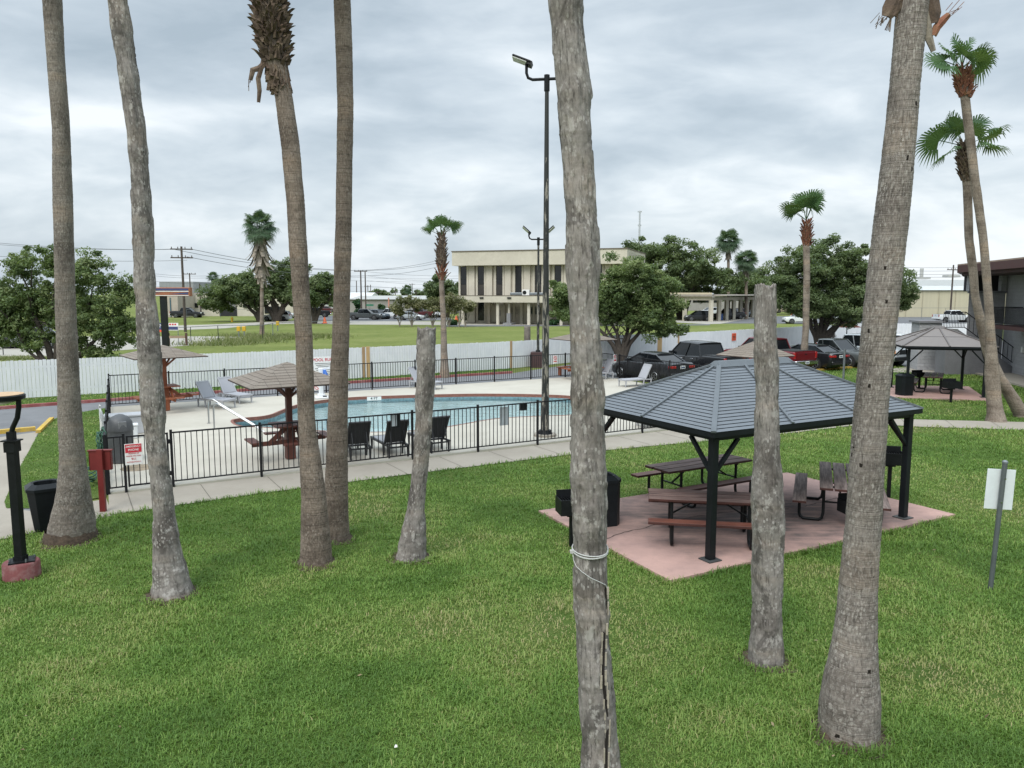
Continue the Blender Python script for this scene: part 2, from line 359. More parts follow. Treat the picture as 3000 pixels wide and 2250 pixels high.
# joints cut across the walk
def strip(mb, a, b, w, z):
    a, b = Vector((a[0], a[1], 0)), Vector((b[0], b[1], 0)); d = (b-a).normalized(); q = Vector((-d.y, d.x, 0))*w/2
    mb.add([(a-q)[:2]+(z,), (b-q)[:2]+(z,), (b+q)[:2]+(z,), (a+q)[:2]+(z,)], [(0, 1, 2, 3)])
mb = MB()
for k in range(-1, 16):
    p = NL+e1*(k*1.55+.4)-e2*.12; strip(mb, p, p-e2*1.55, .018, .0245)
for k in range(8):
    p = G(2640, 1229)+Vector((k*1.5, -k*.12, 0)); strip(mb, p, p+Vector((-.6, -1.75, 0)), .018, .0245)
tag(mb.build('sidewalk_joint', M('joint_dirt', (.13, .115, .09), .95)), kind='structure')
# pool deck with the pool cut out of it
pool_px = [(678, 1236), (700, 1230), (790, 1223), (830, 1205), (875, 1188), (924, 1179), (1022, 1167), (1217, 1161), (1388, 1157), (1510, 1158), (1600, 1160), (1669, 1163), (1725, 1172), (1748, 1188), (1735, 1203), (1700, 1214), (1669, 1220), (1590, 1222), (1510, 1225), (1429, 1232), (1352, 1247), (1260, 1262), (1130, 1270), (1018, 1269), (900, 1264), (785, 1256), (700, 1253)]
pool = [G(u, v) for u, v in pool_px]
def smooth_loop(P, k=2):
    for _ in range(k):
        Q = []
        for i in range(len(P)):
            a, b = P[i], P[(i+1) % len(P)]; Q += [a*.75+b*.25, a*.25+b*.75]
        P = Q
    return P
pool = smooth_loop(pool, 2)
cen = sum(pool, Vector())/len(pool)
def grow(P, d):
    out = []; n = len(P)
    for i in range(n):
        t = (P[(i+1) % n]-P[i-1]).normalized(); nn = Vector((t.y, -t.x, 0))
        if nn.dot(P[i]-cen) < 0 and False: nn = -nn
        out.append(P[i]+nn*d)
    return out
ar = sum(pool[i].x*pool[(i+1) % len(pool)].y-pool[(i+1) % len(pool)].x*pool[i].y for i in range(len(pool)))
if ar < 0: pool.reverse()
import bmesh
def deck():
    from mathutils.geometry import tessellate_polygon, delaunay_2d_cdt
    outer = [NL, NR, FR, FL]; pts = [Vector((p.x, p.y)) for p in outer]+[Vector((p.x, p.y)) for p in pool]
    n = len(pool); edges = [(i, (i+1) % 4) for i in range(4)]+[(4+i, 4+(i+1) % n) for i in range(n)]
    r = delaunay_2d_cdt(pts, edges, [list(range(4)), list(range(4, 4+n))], 0, 1e-5)
    vs, fs, of = r[0], r[2], r[5]
    keep = [f for f, o in zip(fs, of) if 0 in o and 1 not in o]
    mb = MB(); mb.add([(v.x, v.y, .05) for v in vs], keep)
    # kerb faces down to the walk
    for i in range(4):
        a, b = outer[i], outer[(i+1) % 4]; mb.add([(a.x, a.y, .05), (b.x, b.y, .05), (b.x, b.y, -.02), (a.x, a.y, -.02)], [(3, 2, 1, 0)])
    return mb.build('pool_deck', DECK)
tag(deck(), kind='structure')
def ground():
    from mathutils.geometry import delaunay_2d_cdt
    outer = [(-2500, -60), (2500, -60), (2500, 4500), (-2500, 4500)]; n = len(pool); pts = [Vector(p) for p in outer]+[Vector((p.x, p.y)) for p in pool]
    r = delaunay_2d_cdt(pts, [(i, (i+1) % 4) for i in range(4)]+[(4+i, 4+(i+1) % n) for i in range(n)], [list(range(4)), list(range(4, 4+n))], 0, 1e-5)
    mb = MB(); mb.add([(v.x, v.y, 0) for v in r[0]], [f for f, o in zip(r[2], r[5]) if 0 in o and 1 not in o]); return mb.build('ground', FIELD)
tag(ground(), kind='structure')
COPING = M('coping_brick', (.21, .085, .062), .8, var=.25, vs=14, bump=.3, bs=50)
TILE = M('pool_tile', (.15, .25, .28), .3, var=.3, vs=12)
PLAST = M('pool_plaster', (.66, .75, .75), .7, var=.06, vs=1.2)
po = empty('swimming_pool', (0, 0, 0), 0, 'long curved swimming pool with a red brick edge and pale blue water', 'swimming pool')
P1, P2 = pool, grow(pool, .09); n = len(pool)
mb = MB()
zt, zb = .056, .04
vs = [(p.x, p.y, zt) for p in P1]+[(p.x, p.y, zt) for p in P2]+[(p.x, p.y, zb) for p in P1]+[(p.x, p.y, zb) for p in P2]
fs = []
for i in range(n):
    j = (i+1) % n; fs += [(i, n+i, n+j, j), (2*n+i, i, j, 2*n+j), (n+i, 3*n+i, 3*n+j, n+j)]
mb.add(vs, fs); mb.build('coping', COPING, po)
def wallring(z0, z1, name, mat):
    mb = MB(); vs = [(p.x, p.y, z0) for p in pool]+[(p.x, p.y, z1) for p in pool]
    mb.add(vs, [(i, (i+1) % n, n+(i+1) % n, n+i) for i in range(n)]); return mb.build(name, mat, po)
wallring(-.07, .05, 'coping_face', COPING); wallring(-.26, -.07, 'tile_band', TILE); wallring(-1.4, -.26, 'basin_wall', PLAST)
mb = MB(); mb.add([(p.x, p.y, -1.4) for p in pool], [tuple(range(n))]); mb.build('basin_floor', PLAST, po)
def m_water():
    t = NT('pool_water'); c = t.coord((1, 1.6, 1))
    h = t.math('ADD', t.noise(c, 1.5, 3, .5), t.math('MULTIPLY', t.noise(c, 5, 2, .5), .35))
    bm = t.bump(h, .4, .10)
    gl = t.n('ShaderNodeBsdfGlossy', Roughness=.02, Normal=bm); gl.inputs[0].default_value = (1, 1, 1, 1)
    tr = t.n('ShaderNodeBsdfTransparent'); tr.inputs[0].default_value = (.84, .945, .95, 1)
    fr = t.n('ShaderNodeFresnel', IOR=1.33, Normal=bm)
    mx = t.n('ShaderNodeMixShader', Fac=fr.outputs[0], i1=tr.outputs[0], i2=gl.outputs[0])
    t.put(t.o.inputs[0], mx.outputs[0]); return t.m
mb = MB(); mb.add([(p.x, p.y, -.15) for p in grow(pool, .01)], [tuple(range(n))]); tag(mb.build('water', m_water()), kind='structure')
# pink picnic pads
PINK = m_concrete('pink_concrete', (.46, .29, .245), (.25, .165, .15), .75, .42, fine=.1)
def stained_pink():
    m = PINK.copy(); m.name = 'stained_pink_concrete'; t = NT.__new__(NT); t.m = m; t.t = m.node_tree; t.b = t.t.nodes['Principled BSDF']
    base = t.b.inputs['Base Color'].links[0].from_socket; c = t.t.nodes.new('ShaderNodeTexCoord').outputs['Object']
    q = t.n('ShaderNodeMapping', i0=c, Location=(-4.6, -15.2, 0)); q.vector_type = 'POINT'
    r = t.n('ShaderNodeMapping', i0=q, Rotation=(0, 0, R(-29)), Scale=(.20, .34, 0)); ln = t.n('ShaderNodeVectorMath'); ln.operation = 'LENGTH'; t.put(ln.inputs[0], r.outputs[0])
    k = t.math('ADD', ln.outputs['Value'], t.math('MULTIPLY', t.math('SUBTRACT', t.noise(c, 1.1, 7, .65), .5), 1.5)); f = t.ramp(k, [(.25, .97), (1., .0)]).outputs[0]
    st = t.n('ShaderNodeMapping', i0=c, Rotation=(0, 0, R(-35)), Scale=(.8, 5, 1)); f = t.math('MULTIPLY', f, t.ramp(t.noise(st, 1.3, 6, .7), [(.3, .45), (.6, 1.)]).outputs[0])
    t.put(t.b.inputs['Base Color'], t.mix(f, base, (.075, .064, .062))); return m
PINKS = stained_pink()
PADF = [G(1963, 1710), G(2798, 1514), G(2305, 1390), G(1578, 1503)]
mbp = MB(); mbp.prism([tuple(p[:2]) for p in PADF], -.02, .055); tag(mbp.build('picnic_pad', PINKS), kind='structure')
PAD2 = [G(2598, 1166), G(2896, 1176), G(2838, 1135), G(2560, 1130)]
mbp = MB(); mbp.prism([tuple(p[:2]) for p in PAD2], -.02, .05); tag(mbp.build('picnic_pad', PINK), kind='structure')
# cracks in the pad
CRK = M('crack_dirt', (.03, .022, .02), 1)
def crack(pts, w=.02):
    mb = MB(); P = [G(u, v, .055) for u, v in pts]; Q = []
    for a, b in zip(P[:-1], P[1:]):
        for k in range(6): Q.append(a.lerp(b, k/6)+Vector((random.uniform(-.03, .03), random.uniform(-.03, .03), 0)))
    Q.append(P[-1])
    for a, b in zip(Q[:-1], Q[1:]): strip(mb, a, b, w*random.uniform(.5, 1.3), .0592)
    tag(mb.build('crack', CRK), kind='structure')
crack([(1775, 1578), (1830, 1560), (1900, 1543), (1960, 1528), (2060, 1510), (2150, 1498)]); crack([(2280, 1493), (2350, 1486), (2400, 1472), (2470, 1455)])
# kerbs
YEL = M('yellow_paint', (.55, .36, .05), .7, var=.15, stain=(.25, .22, .18), sfac=.6, ss=4)
RKERB = M('red_kerb_paint', (.30, .085, .08), .8, var=.2, stain=(.30, .25, .23), sfac=.5, ss=3)
mb = MB()
for a, b in zip(kerb_line[:-1], kerb_line[1:]): mb.bar(a+Vector((0, 0, .06)), b+Vector((0, 0, .06)), .16, .14)
tag(mb.build('kerb', RKERB), kind='structure')
mb = MB()
kk = [(17.2, 44.25), G(2381, 1088), G(2515, 1077), G(2600, 1071)]; kk = [Vector((p[0], p[1], .05)) for p in kk]
for a, b in zip(kk[:-1], kk[1:]): mb.bar(a, b, .15, .12)
tag(mb.build('kerb', YEL), kind='structure')
mb = MB(); mb.bar(G(112, 1270)+Vector((0, 0, .05)), G(152, 1231)+Vector((0, 0, .05)), .14, .12); tag(mb.build('kerb', YEL), kind='structure')
mb = MB(); a, b = G(-120, 1282), G(104, 1262); mb.bar(a+Vector((0, 0, .075)), b+Vector((0, 0, .075)), .2, .13)
tag(mb.build('wheel_stop', YEL), 'yellow painted wheel stop across the end of the parking bay', 'wheel stop')
# verge between kerb and fence
vg = [(p.x, p.y) for p in kerb_line]+[(WF[i].x, WF[i].y) for i in range(4, -1, -1)]
sheet('verge', vg, .02, LAWN2)
# far roads, lots and strips beyond the fence
def far(name, px, z, mat): return sheet(name, [tuple(G(u, v)[:2]) for u, v in px], z, mat)
far('street', [(-400, 985), (470, 986), (760, 985), (730, 1003), (560, 1012), (300, 1030), (-400, 1090)], .012, LCON)
far('street', [(430, 957), (640, 950), (760, 944), (860, 940), (1020, 941), (1300, 942), (1300, 952), (1022, 951), (900, 948), (758, 951), (660, 962), (500, 968), (300, 975)], .012, LCON)
far('parking_lot', [(880, 925), (1300, 924), (1330, 938), (1200, 941.5), (1020, 941.2), (860, 938)], .016, ASPH2)
far('plaza', [(1310, 940), (1345, 944), (1900, 944), (1900, 951), (1700, 953), (1500, 953), (1300, 953)], .02, LCON)
far('drive', [(1290, 953.5), (1900, 951.5), (2080, 950), (2080, 953), (1900, 955), (1300, 957)], .016, ASPH2)
far('parking_lot', [(2098, 940), (2130, 927), (2900, 925), (3000, 945), (2800, 948), (2400, 950), (2260, 948), (2092, 948)], .016, ASPH2)
far('street', [(1980, 938), (2120, 938), (2200, 925), (2240, 925), (2110, 949), (2070, 950), (1980, 945)], .022, LCON)
# ---------------------------------------------------------------- palms
T_GREY = m_trunk('palm_bark_grey', (.205, .178, .152), (.12, .102, .088), (.40, .37, .33), rings=.5, flecks=.4, spots=.15, ringsc=85., weave=.5)
T_BROWN = m_trunk('palm_bark_brown', (.21, .168, .136), (.12, .094, .076), (.38, .33, .28), rings=.65, flecks=.35, spots=.15, ringsc=60., weave=.4)
T_DEAD = m_trunk('dead_palm_wood', (.228, .207, .19), (.125, .11, .10), (.44, .415, .385), rings=.12, flecks=.6, spots=.15, ringsc=9., lich=.5, crack=.75, bands=.5, patch=.6)
T_FIBRE = m_trunk('palm_bark_fibre', (.215, .187, .166), (.118, .10, .088), (.47, .435, .395), rings=.45, flecks=.5, spots=1.0, ringsc=90., weave=.5, bands=.45)
T_THIN = m_trunk('palm_bark_pale', (.25, .21, .172), (.155, .124, .098), (.37, .335, .29), rings=.45, flecks=.3, spots=.2, ringsc=14.)
BOOT = M('dry_leaf_base', (.095, .064, .045), .9, var=.45, vs=9, bump=.3, bs=30, stain=(.25, .19, .13), sfac=.8, ss=5)
BOOTR = M('fresh_leaf_base', (.17, .065, .038), .85, var=.4, vs=8, stain=(.30, .17, .09), sfac=.7, ss=6)
SKIRT = M('dead_frond', (.25, .215, .17), .95, var=.35, vs=5, stain=(.16, .14, .13), sfac=.8, ss=2)
FROND = m_leaf('palm_frond', (.035, .085, .03), (.06, .125, .045), (.10, .17, .07), .22, 1.2)
FRONDF = m_leaf('palm_frond_far', (.04, .08, .042), (.07, .12, .065), (.12, .17, .10), .2, .6)

def trunk(name, rows, Y, mat, parent, rough=.03, ring=.006, seg=48, step=.025, below=.12, jag=0.0, top_ext=0.0, per=.06, lumps=.05, plates=0.0):
    """rows: sightings (v, u_left, u_right) of the outline, top to bottom"""
    P = []
    for v, a, b in rows:
        p = AT((a+b)/2, v, Y); P.append((p, (b-a)/2*depth(p)/F))
    P.reverse()
    dz = P[0][0].z
    if abs(dz) > .02: P = [(p-Vector((0, 0, dz))*(1-i/(len(P)-1)), r) for i, (p, r) in enumerate(P)]
    P.insert(0, (P[0][0]-Vector((0, 0, below)), P[0][1]*1.02))
    if top_ext:
        (p, r), (q, r2) = P[-1], P[-3]; dd = (p-q).normalized(); P.append((p+dd*top_ext, r*.94))
    L = [0.0]
    for (a, _), (b, _) in zip(P[:-1], P[1:]): L.append(L[-1]+(b-a).length)
    L = np.array(L); m = max(8, int(L[-1]/step)); s = np.linspace(0, L[-1], m)
    C = np.array([p[:] for p, _ in P]); Rr = np.array([r for _, r in P])
    def sm(x):
        k = np.interp(s, L, x); w = max(1, int(.25/step))
        kp = np.pad(k, w, 'edge'); ker = np.hanning(2*w+3)[1:-1]; ker /= ker.sum(); return np.convolve(kp, ker, 'valid')
    cx, cy, cz, rr = sm(C[:, 0]), sm(C[:, 1]), np.interp(s, L, C[:, 2]), sm(Rr)
    th = np.linspace(0, 2*math.pi, seg, endpoint=False)
    off = random.uniform(0, 50); V = np.zeros((m, seg, 3))
    for i in range(m):
        z = s[i]; saw = ((z+.02*math.sin(z*9+off))/per) % 1.0
        for k in range(seg):
            cxk, syk = math.cos(th[k]), math.sin(th[k])
            nz = noise.noise((cxk*1.1+off, syk*1.1, z*1.6)); n2 = noise.noise((cxk*3.5+off, syk*3.5+9, z*7))
            r = rr[i]*(1+lumps*nz+rough*n2)+ring*(.5-saw)*(.6+.8*noise.noise((cxk*2, syk*2+off, z*3)))*min(1, rr[i]/.15)
            V[i, k] = (cx[i]+r*cxk, cy[i]+r*syk, cz[i])
    if plates:
        for i in range(m):
            for k in range(seg):
                a = th[k]; q = noise.noise((math.cos(a)*1.8+off, math.sin(a)*1.8, s[i]*2.1))+.35*noise.noise((math.cos(a)*6+off, math.sin(a)*6, s[i]*7)); f = plates if q > .18 else (-plates*.6 if q < -.35 else 0)
                b = plates*1.3*noise.noise((off, 3.3, s[i]*2.6))+plates*.8*noise.noise((off+9, 1.3, s[i]*6))
                V[i, k, 0] += (f+b)*math.cos(a); V[i, k, 1] += (f+b)*math.sin(a)
    if jag:
        for k in range(seg):
            j = (noise.noise((math.cos(th[k])*1.3+off, math.sin(th[k])*1.3, 3)) + .8*max(0, noise.noise((k*.9, off, 1))))*jag
            V[m-1, k, 2] += j; V[m-2, k, 2] += j*.9; V[m-3, k, 2] += j*.5
    nv = m*seg; Vf = np.concatenate([V.reshape(-1, 3), [[cx[-1], cy[-1], cz[-1]-.06]]])
    ii, kk = np.meshgrid(np.arange(m-1), np.arange(seg), indexing='ij'); k2 = (kk+1) % seg
    Fq = np.stack([ii*seg+kk, ii*seg+k2, (ii+1)*seg+k2, (ii+1)*seg+kk], -1).reshape(-1, 4)
    cap = np.stack([np.full(seg, (m-1)*seg)+np.arange(seg), (m-1)*seg+(np.arange(seg)+1) % seg, np.full(seg, nv), np.full(seg, nv)], -1)
    me = bpy.data.meshes.new(name); faces = [tuple(int(x) for x in f) for f in Fq]+[tuple(int(x) for x in f[:3]) for f in cap]
    me.from_pydata(Vf.tolist(), [], faces); me.materials.append(mat)
    uvl = me.uv_layers.new(name='UVMap'); rm = float(rr.mean()); du = 2*math.pi*rm/seg; uvs = np.zeros((len(me.loops), 2), np.float32); q = 0
    for i in range(m-1):
        for k in range(seg):
            u0, u1 = k*du, (k+1)*du
            uvs[q:q+4] = ((u0, s[i]), (u1, s[i]), (u1, s[i+1]), (u0, s[i+1])); q += 4
    uvs[q:, 0] = rng.random(len(uvs)-q)*.2; uvs[q:, 1] = rng.random(len(uvs)-q)*.2
    uvs += (off, off*1.7)
    uvl.data.foreach_set('uv', uvs.ravel()); me.polygons.foreach_set('use_smooth', [True]*len(me.polygons)); me.update()
    o = bpy.data.objects.new(name, me); COL.objects.link(o); o.parent = parent
    o.matrix_parent_inverse = Matrix.Translation(parent.location).inverted()
    return o, [(Vector((cx[i], cy[i], cz[i])), rr[i]) for i in range(m)]
def fix(o, parent): o.parent = parent; o.matrix_parent_inverse = Matrix.Translation(parent.location).inverted(); return o

def boots(ax, z0, z1, parent, mat, name='boots', flare=.12, size=.2, dens=1.0, grow_=0.0, seed=1, up=True, curl=.05, wild=0):
    """old leaf bases: curved wedge plates set round the trunk"""
    rs = random.Random(seed); mb = MB(); zs = [p.z for p, _ in ax]
    z = z0; row = 0
    while z < z1:
        i = min(range(len(zs)), key=lambda j: abs(zs[j]-z)); c, r = ax[i]; t = (z-z0)/(z1-z0)
        r = r*(1+grow_*math.sin(math.pi*min(1, .25+t*.8)))
        n = max(5, int(2*math.pi*r/(size*.55)*dens))
        for k in range(n):
            a = 2*math.pi*(k+.5*(row % 2)+rs.uniform(-.2, .2))/n; h = size*rs.uniform(.7, 1.35); wd = size*rs.uniform(.32, .55); f = flare*rs.uniform(.5, 1.6)
            if wild:
                if rs.random() < .14: continue
                h *= rs.uniform(.5, 1.15); f *= rs.uniform(.5, 1.7); a += rs.uniform(-.15, .15)
            er = Vector((math.cos(a), math.sin(a), 0)); et = Vector((-er.y, er.x, 0)); b = Vector((c.x, c.y, z+rs.uniform(-.04, .04)))
            sg = 1 if up else -1; pts = []
            for j, (hh, ww, ff) in enumerate([(0, 1.0, -.01), (.45, .8, .35), (.8, .62, .7), (1.0, .5, 1.0)]):
                o_ = b+Vector((0, 0, sg*h*hh))+er*(r*.97+f*ff)+et*rs.uniform(-.02, .02); tw = rs.uniform(-.3, .3)*ff
                pts.append((o_-et*wd*ww*.5+er*(-curl*.5+tw*.05), o_+er*curl*.35, o_+et*wd*ww*.5+er*(-curl*.5-tw*.05)))
            vs = [p for q in pts for p in q]; fs = []
            for j in range(3):
                fs += [(j*3, j*3+1, j*3+4, j*3+3), (j*3+1, j*3+2, j*3+5, j*3+4)]
            mb.add(vs, fs)
            mb.add([v-er*.012 for v in vs], [tuple(reversed(f)) for f in fs])
        z += size*.42; row += 1
    return fix(mb.build(name, mat), parent)

def fan(mb, base, d, Lp, Rf, spread=115, nl=26, droop=.35, rs=random, fold=.25, mi=0, roll=1.15):
    """one fan leaf: stalk plus pleated leaflets joined for half their length, free drooping tips"""
    d = d.normalized(); up = Vector((0, 0, 1)); side = d.cross(up)
    if side.length < .05: side = Vector((1, 0, 0))
    side.normalize(); side = Matrix.Rotation(rs.uniform(-1, 1)*roll, 3, d) @ side; nrm = side.cross(d).normalized()
    hub = base+d*Lp-Vector((0, 0, droop*.12*Lp))
    mb.bar(base, hub, .035*max(1, Rf), .02*max(1, Rf), mi=mi)
    prev = None
    for k in range(nl+1):
        a = R(-spread+2*spread*k/nl); ln = Rf*(1-.22*abs(a/R(spread))**2)*rs.uniform(.9, 1.06)
        r = (d*math.cos(a)+side*math.sin(a)).normalized()
        pl = nrm*(fold*.12*Rf*(1 if k % 2 else -1))
        m1 = hub+r*ln*.52+pl*.5-Vector((0, 0, droop*.06*ln))+nrm*(-.10*Rf*math.cos(a)+.10*Rf*(abs(a)/R(spread)))
        m2 = hub+r*ln*.8-Vector((0, 0, droop*.28*ln)); tp = hub+r*ln-Vector((0, 0, droop*(.75+rs.uniform(0, .25))*ln))
        wv = (r.cross(nrm)).normalized()*Rf*.030
        if prev is not None: mb.add([hub, prev, m1], [(0, 1, 2)], mi)
        mb.add([m1-wv*1.5, m1+wv*1.5, m2+wv*1.0, m2-wv*1.0, tp], [(0, 1, 2, 3), (3, 2, 4)], mi); prev = m1
def crown(top, fronds, parent, mat, name='frond', seed=1, each=True, **kw):
    rs = random.Random(seed); k = 0
    if each:
        for az, el, Lp, Rf in fronds:
            mb = MB(); d = Vector((math.cos(R(az))*math.cos(R(el)), math.sin(R(az))*math.cos(R(el)), math.sin(R(el))))
            fan(mb, top, d, Lp, Rf, rs=rs, **kw); o = mb.build(name, mat)
            a = o.data.attributes.new('tint', 'FLOAT', 'POINT'); b = rs.uniform(.15, .75); a.data.foreach_set('value', np.clip(b+rng.normal(0, .12, len(o.data.vertices)), 0, 1).astype(np.float32)); fix(o, parent)
def auto_fronds(n, el0, el1, Lp, Rf, rs):
    out = []
    for k in range(n):
        t = (k+.5)/n; out.append((k*137.5+rs.uniform(-15, 15), el1+(el0-el1)*t**.8+rs.uniform(-8, 8), Lp*rs.uniform(.8, 1.2), Rf*rs.uniform(.85, 1.1)))
    return out

def palm(rows, Y, mat, label, name='palm_tree', group='tall palms standing in the front lawn', **kw):
    v, a, b = rows[-1]; g = AT((a+b)/2, v, Y); e = empty(name, (g.x, g.y, 0), 0, label, 'palm tree' if 'stump' not in name else 'stump', group)
    o, ax = trunk('trunk', rows, Y, mat, e, **kw); return e, ax

LG = 'tall palms standing in the front lawn'
p1, ax1 = palm([(0, 127, 180), (150, 137, 185), (380, 156, 203), (600, 158, 210), (650, 159, 212), (867, 164, 218), (1084, 171, 228), (1226, 173, 237), (1362, 178, 249), (1452, 170, 262), (1543, 147, 274), (1583, 143, 272)], G(212, 1580).y, T_GREY, 'thick grey palm trunk leaning beside the black waste bin', top_ext=2.6)
p2, ax2 = palm([(0, 318, 371), (100, 330, 385), (250, 353, 408), (380, 372, 424), (560, 387, 440), (650, 389, 446), (867, 399, 453), (1000, 402, 467), (1200, 416, 480), (1249, 421, 482), (1262, 425, 478), (1362, 438, 492), (1452, 447, 504), (1543, 453, 515), (1656, 453, 538), (1741, 446, 562)], G(504, 1741).y, T_DEAD, 'bare silvery dead palm trunk in front of the pool gate, pale and peeling', top_ext=.9, jag=.12, rough=.045, ring=.004, plates=.010)
p3, ax3 = palm([(0, 757, 822), (60, 758, 828), (150, 770, 835), (245, 796, 848), (253, 802, 853), (422, 824, 876), (591, 840, 892), (696, 846, 897), (1000, 866, 916), (1226, 873, 922), (1452, 884, 954), (1588, 882, 968), (1651, 879, 972)], G(925, 1648).y, T_BROWN, 'palm with a thick collar of ragged brown leaf bases at its top', top_ext=1.6)
p4, ax4 = palm([(0, 978, 1027), (211, 986, 1034), (316, 988, 1035), (506, 986, 1032), (696, 982, 1030), (1000, 973, 1022), (1203, 961, 1018), (1325, 955, 1018), (1488, 949, 1020), (1580, 954, 1024)], G(988, 1580).y, T_BROWN, 'upright brown ringed palm trunk just behind the one with the leaf collar', top_ext=2.6)
p5, ax5 = palm([(963, 1222, 1278), (1000, 1220, 1276), (1122, 1219, 1274), (1224, 1217, 1266), (1325, 1213, 1258), (1407, 1205, 1250), (1488, 1193, 1244), (1573, 1173, 1248), (1634, 1160, 1250)], G(1206, 1634).y, T_DEAD, 'short grey palm stump leaning in front of the black loungers', 'palm_stump', 'cut palm stumps', jag=.05, rough=.04, ring=.004, plates=.008)
Y6 = 6.35
p6, ax6 = palm([(0, 1611, 1708), (60, 1612, 1708), (100, 1618, 1713), (150, 1622, 1716), (205, 1626, 1720), (250, 1630, 1726), (310, 1633, 1730), (400, 1640, 1731), (512, 1651, 1739), (692, 1662, 1747), (896, 1667, 1753), (1000, 1668, 1754), (1122, 1672, 1765), (1285, 1674, 1767), (1488, 1676, 1775), (1600, 1677, 1775), (1640, 1682, 1774), (1771, 1683, 1776), (1907, 1689, 1781), (2042, 1694, 1793), (2246, 1709, 1808), (2400, 1700, 1830), (2420, 1698, 1832)], Y6, T_DEAD, 'nearest dead palm trunk, split down one side with white rope tied round it', top_ext=.7, jag=.1, seg=72, step=.02, rough=.05, ring=.005, per=.31, lumps=.06, plates=.011)
p7, ax7 = palm([(838, 2211, 2272), (962, 2211, 2274), (1097, 2213, 2278), (1303, 2212, 2283), (1430, 2206, 2290), (1500, 2206, 2298), (1703, 2205, 2291), (1839, 2203, 2290), (1934, 2191, 2294)], G(2243, 1934).y, T_DEAD, 'tall grey palm stump covered in white lichen in front of the big gazebo', 'palm_stump', 'cut palm stumps', jag=.05, seg=56, step=.025, rough=.04, ring=.005, plates=.009)
p8, ax8 = palm([(0, 2631, 2718), (271, 2607, 2691), (542, 2577, 2669), (760, 2550, 2645), (895, 2534, 2630), (959, 2527, 2622), (1175, 2508, 2600), (1303, 2497, 2592), (1556, 2478, 2576), (1771, 2456, 2565), (1907, 2438, 2567), (2000, 2415, 2571), (2042, 2406, 2573), (2100, 2401, 2572), (2150, 2404, 2568)], G(2487, 2150).y, T_FIBRE, 'large leaning palm with a woven fibre bark, beside the gazebo', top_ext=.55, seg=72, step=.018, ring=.006, per=.05, rough=.025, lumps=.035)
def root_mass(parent, ax, h, mat, seed):
    c, r = ax[4]; mb = MB(); n_ = 40; V = []
    for j, (z, k) in enumerate(((-.05, 1.12), (.02, 1.12), (h*.6, 1.07), (h, 1.0))):
        for i in range(n_):
            a = 2*math.pi*i/n_; q = noise.noise((math.cos(a)*4+seed, math.sin(a)*4, z*6)); V.append((c.x+math.cos(a)*r*(k+.05*q), c.y+math.sin(a)*r*(k+.05*q), z+(.05*noise.noise((a*3, seed, 2)) if j == 3 else 0)))
    mb.add(V, [(j*n_+i, j*n_+(i+1) % n_, (j+1)*n_+(i+1) % n_, (j+1)*n_+i) for j in range(3) for i in range(n_)]); fix(mb.build('root_mass', mat, None, True), parent)
ROOT = M('root_fibre', (.075, .052, .036), .98, var=.4, vs=18, bump=.8, bs=70)
root_mass(p1, ax1, .20, ROOT, 1); root_mass(p8, ax8, .05, ROOT, 5); root_mass(p3, ax3, .04, ROOT, 8); root_mass(p2, ax2, .03, ROOT, 12)
EARTH = M('bare_earth', (.085, .062, .042), .98, var=.4, vs=12, bump=.8, bs=60)
mb = MB()
for ax, sd_ in ((ax1, 1), (ax2, 2), (ax3, 3), (ax4, 4), (ax5, 5), (ax6, 6), (ax7, 7), (ax8, 8)):
    c, r = ax[4]; n_ = 36; ring = []
    for i in range(n_): a = 2*math.pi*i/n_; q = r+.13+.09*noise.noise((math.cos(a)*2+sd_*7, math.sin(a)*2, 1)); ring.append((c.x+math.cos(a)*q, c.y-.02+math.sin(a)*q, .0095))
    mb.add(ring, [tuple(range(n_))])
tag(mb.build('bare_earth', EARTH), kind='structure')
# leaf collar and crowns that stand above the picture
boots(ax3, ax3[-1][0].z-2.55, ax3[-1][0].z+.1, p3, BOOT, flare=.065, size=.155, dens=1.15, grow_=.3, seed=3, wild=1)
boots(ax3, ax3[-1][0].z-2.85, ax3[-1][0].z-2.55, p3, BOOT, name='loose_leaf_base', flare=.025, size=.17, dens=1.1, seed=4, up=False)
for (e, ax, s_) in ((p1, ax1, 1), (p3, ax3, 3), (p4, ax4, 4)):
    crown(ax[-1][0]+Vector((0, 0, .15)), auto_fronds(12, 0, 80, .9, .85, random.Random(s_)), e, FROND, seed=s_)
# hanging dead fronds of the big palm
def dead_leaf(parent, pts, w0, w1, mat, frill=0):
    mb = MB(); P = [Vector(p) for p in pts]; N = len(P); vs = []
    for i, p in enumerate(P):
        t = (P[min(i+1, N-1)]-P[max(0, i-1)]).normalized(); q = t.cross(Vector((0, -1, .2))).normalized(); ww = w0+(w1-w0)*i/(N-1)
        ww *= 1+.5*math.sin(math.pi*i/(N-1)); vs += [p-q*ww/2, p+Vector((0, -.02, 0)), p+q*ww/2]
    fs = []
    for i in range(N-1): fs += [(i*3, i*3+1, i*3+4, i*3+3), (i*3+1, i*3+2, i*3+5, i*3+4)]
    mb.add(vs, fs); mb.add([v+Vector((0, .012, 0)) for v in vs], [tuple(reversed(f)) for f in fs])
    for k in range(frill):
        a = P[-1]+Vector((random.uniform(-w1, w1)*.8, 0, random.uniform(-.02, .04))); d_ = (P[-1]-P[-2]).normalized()
        mb.bar(a, a+d_*random.uniform(.05, .15)+Vector((random.uniform(-.05, .05), 0, random.uniform(-.05, .05))), .010, .004)
    return fix(mb.build('dead_frond', mat), parent)
Y8 = G(2487, 2150).y
def q8(*L): return [AT(u, v, Y8-.05) for u, v in L]
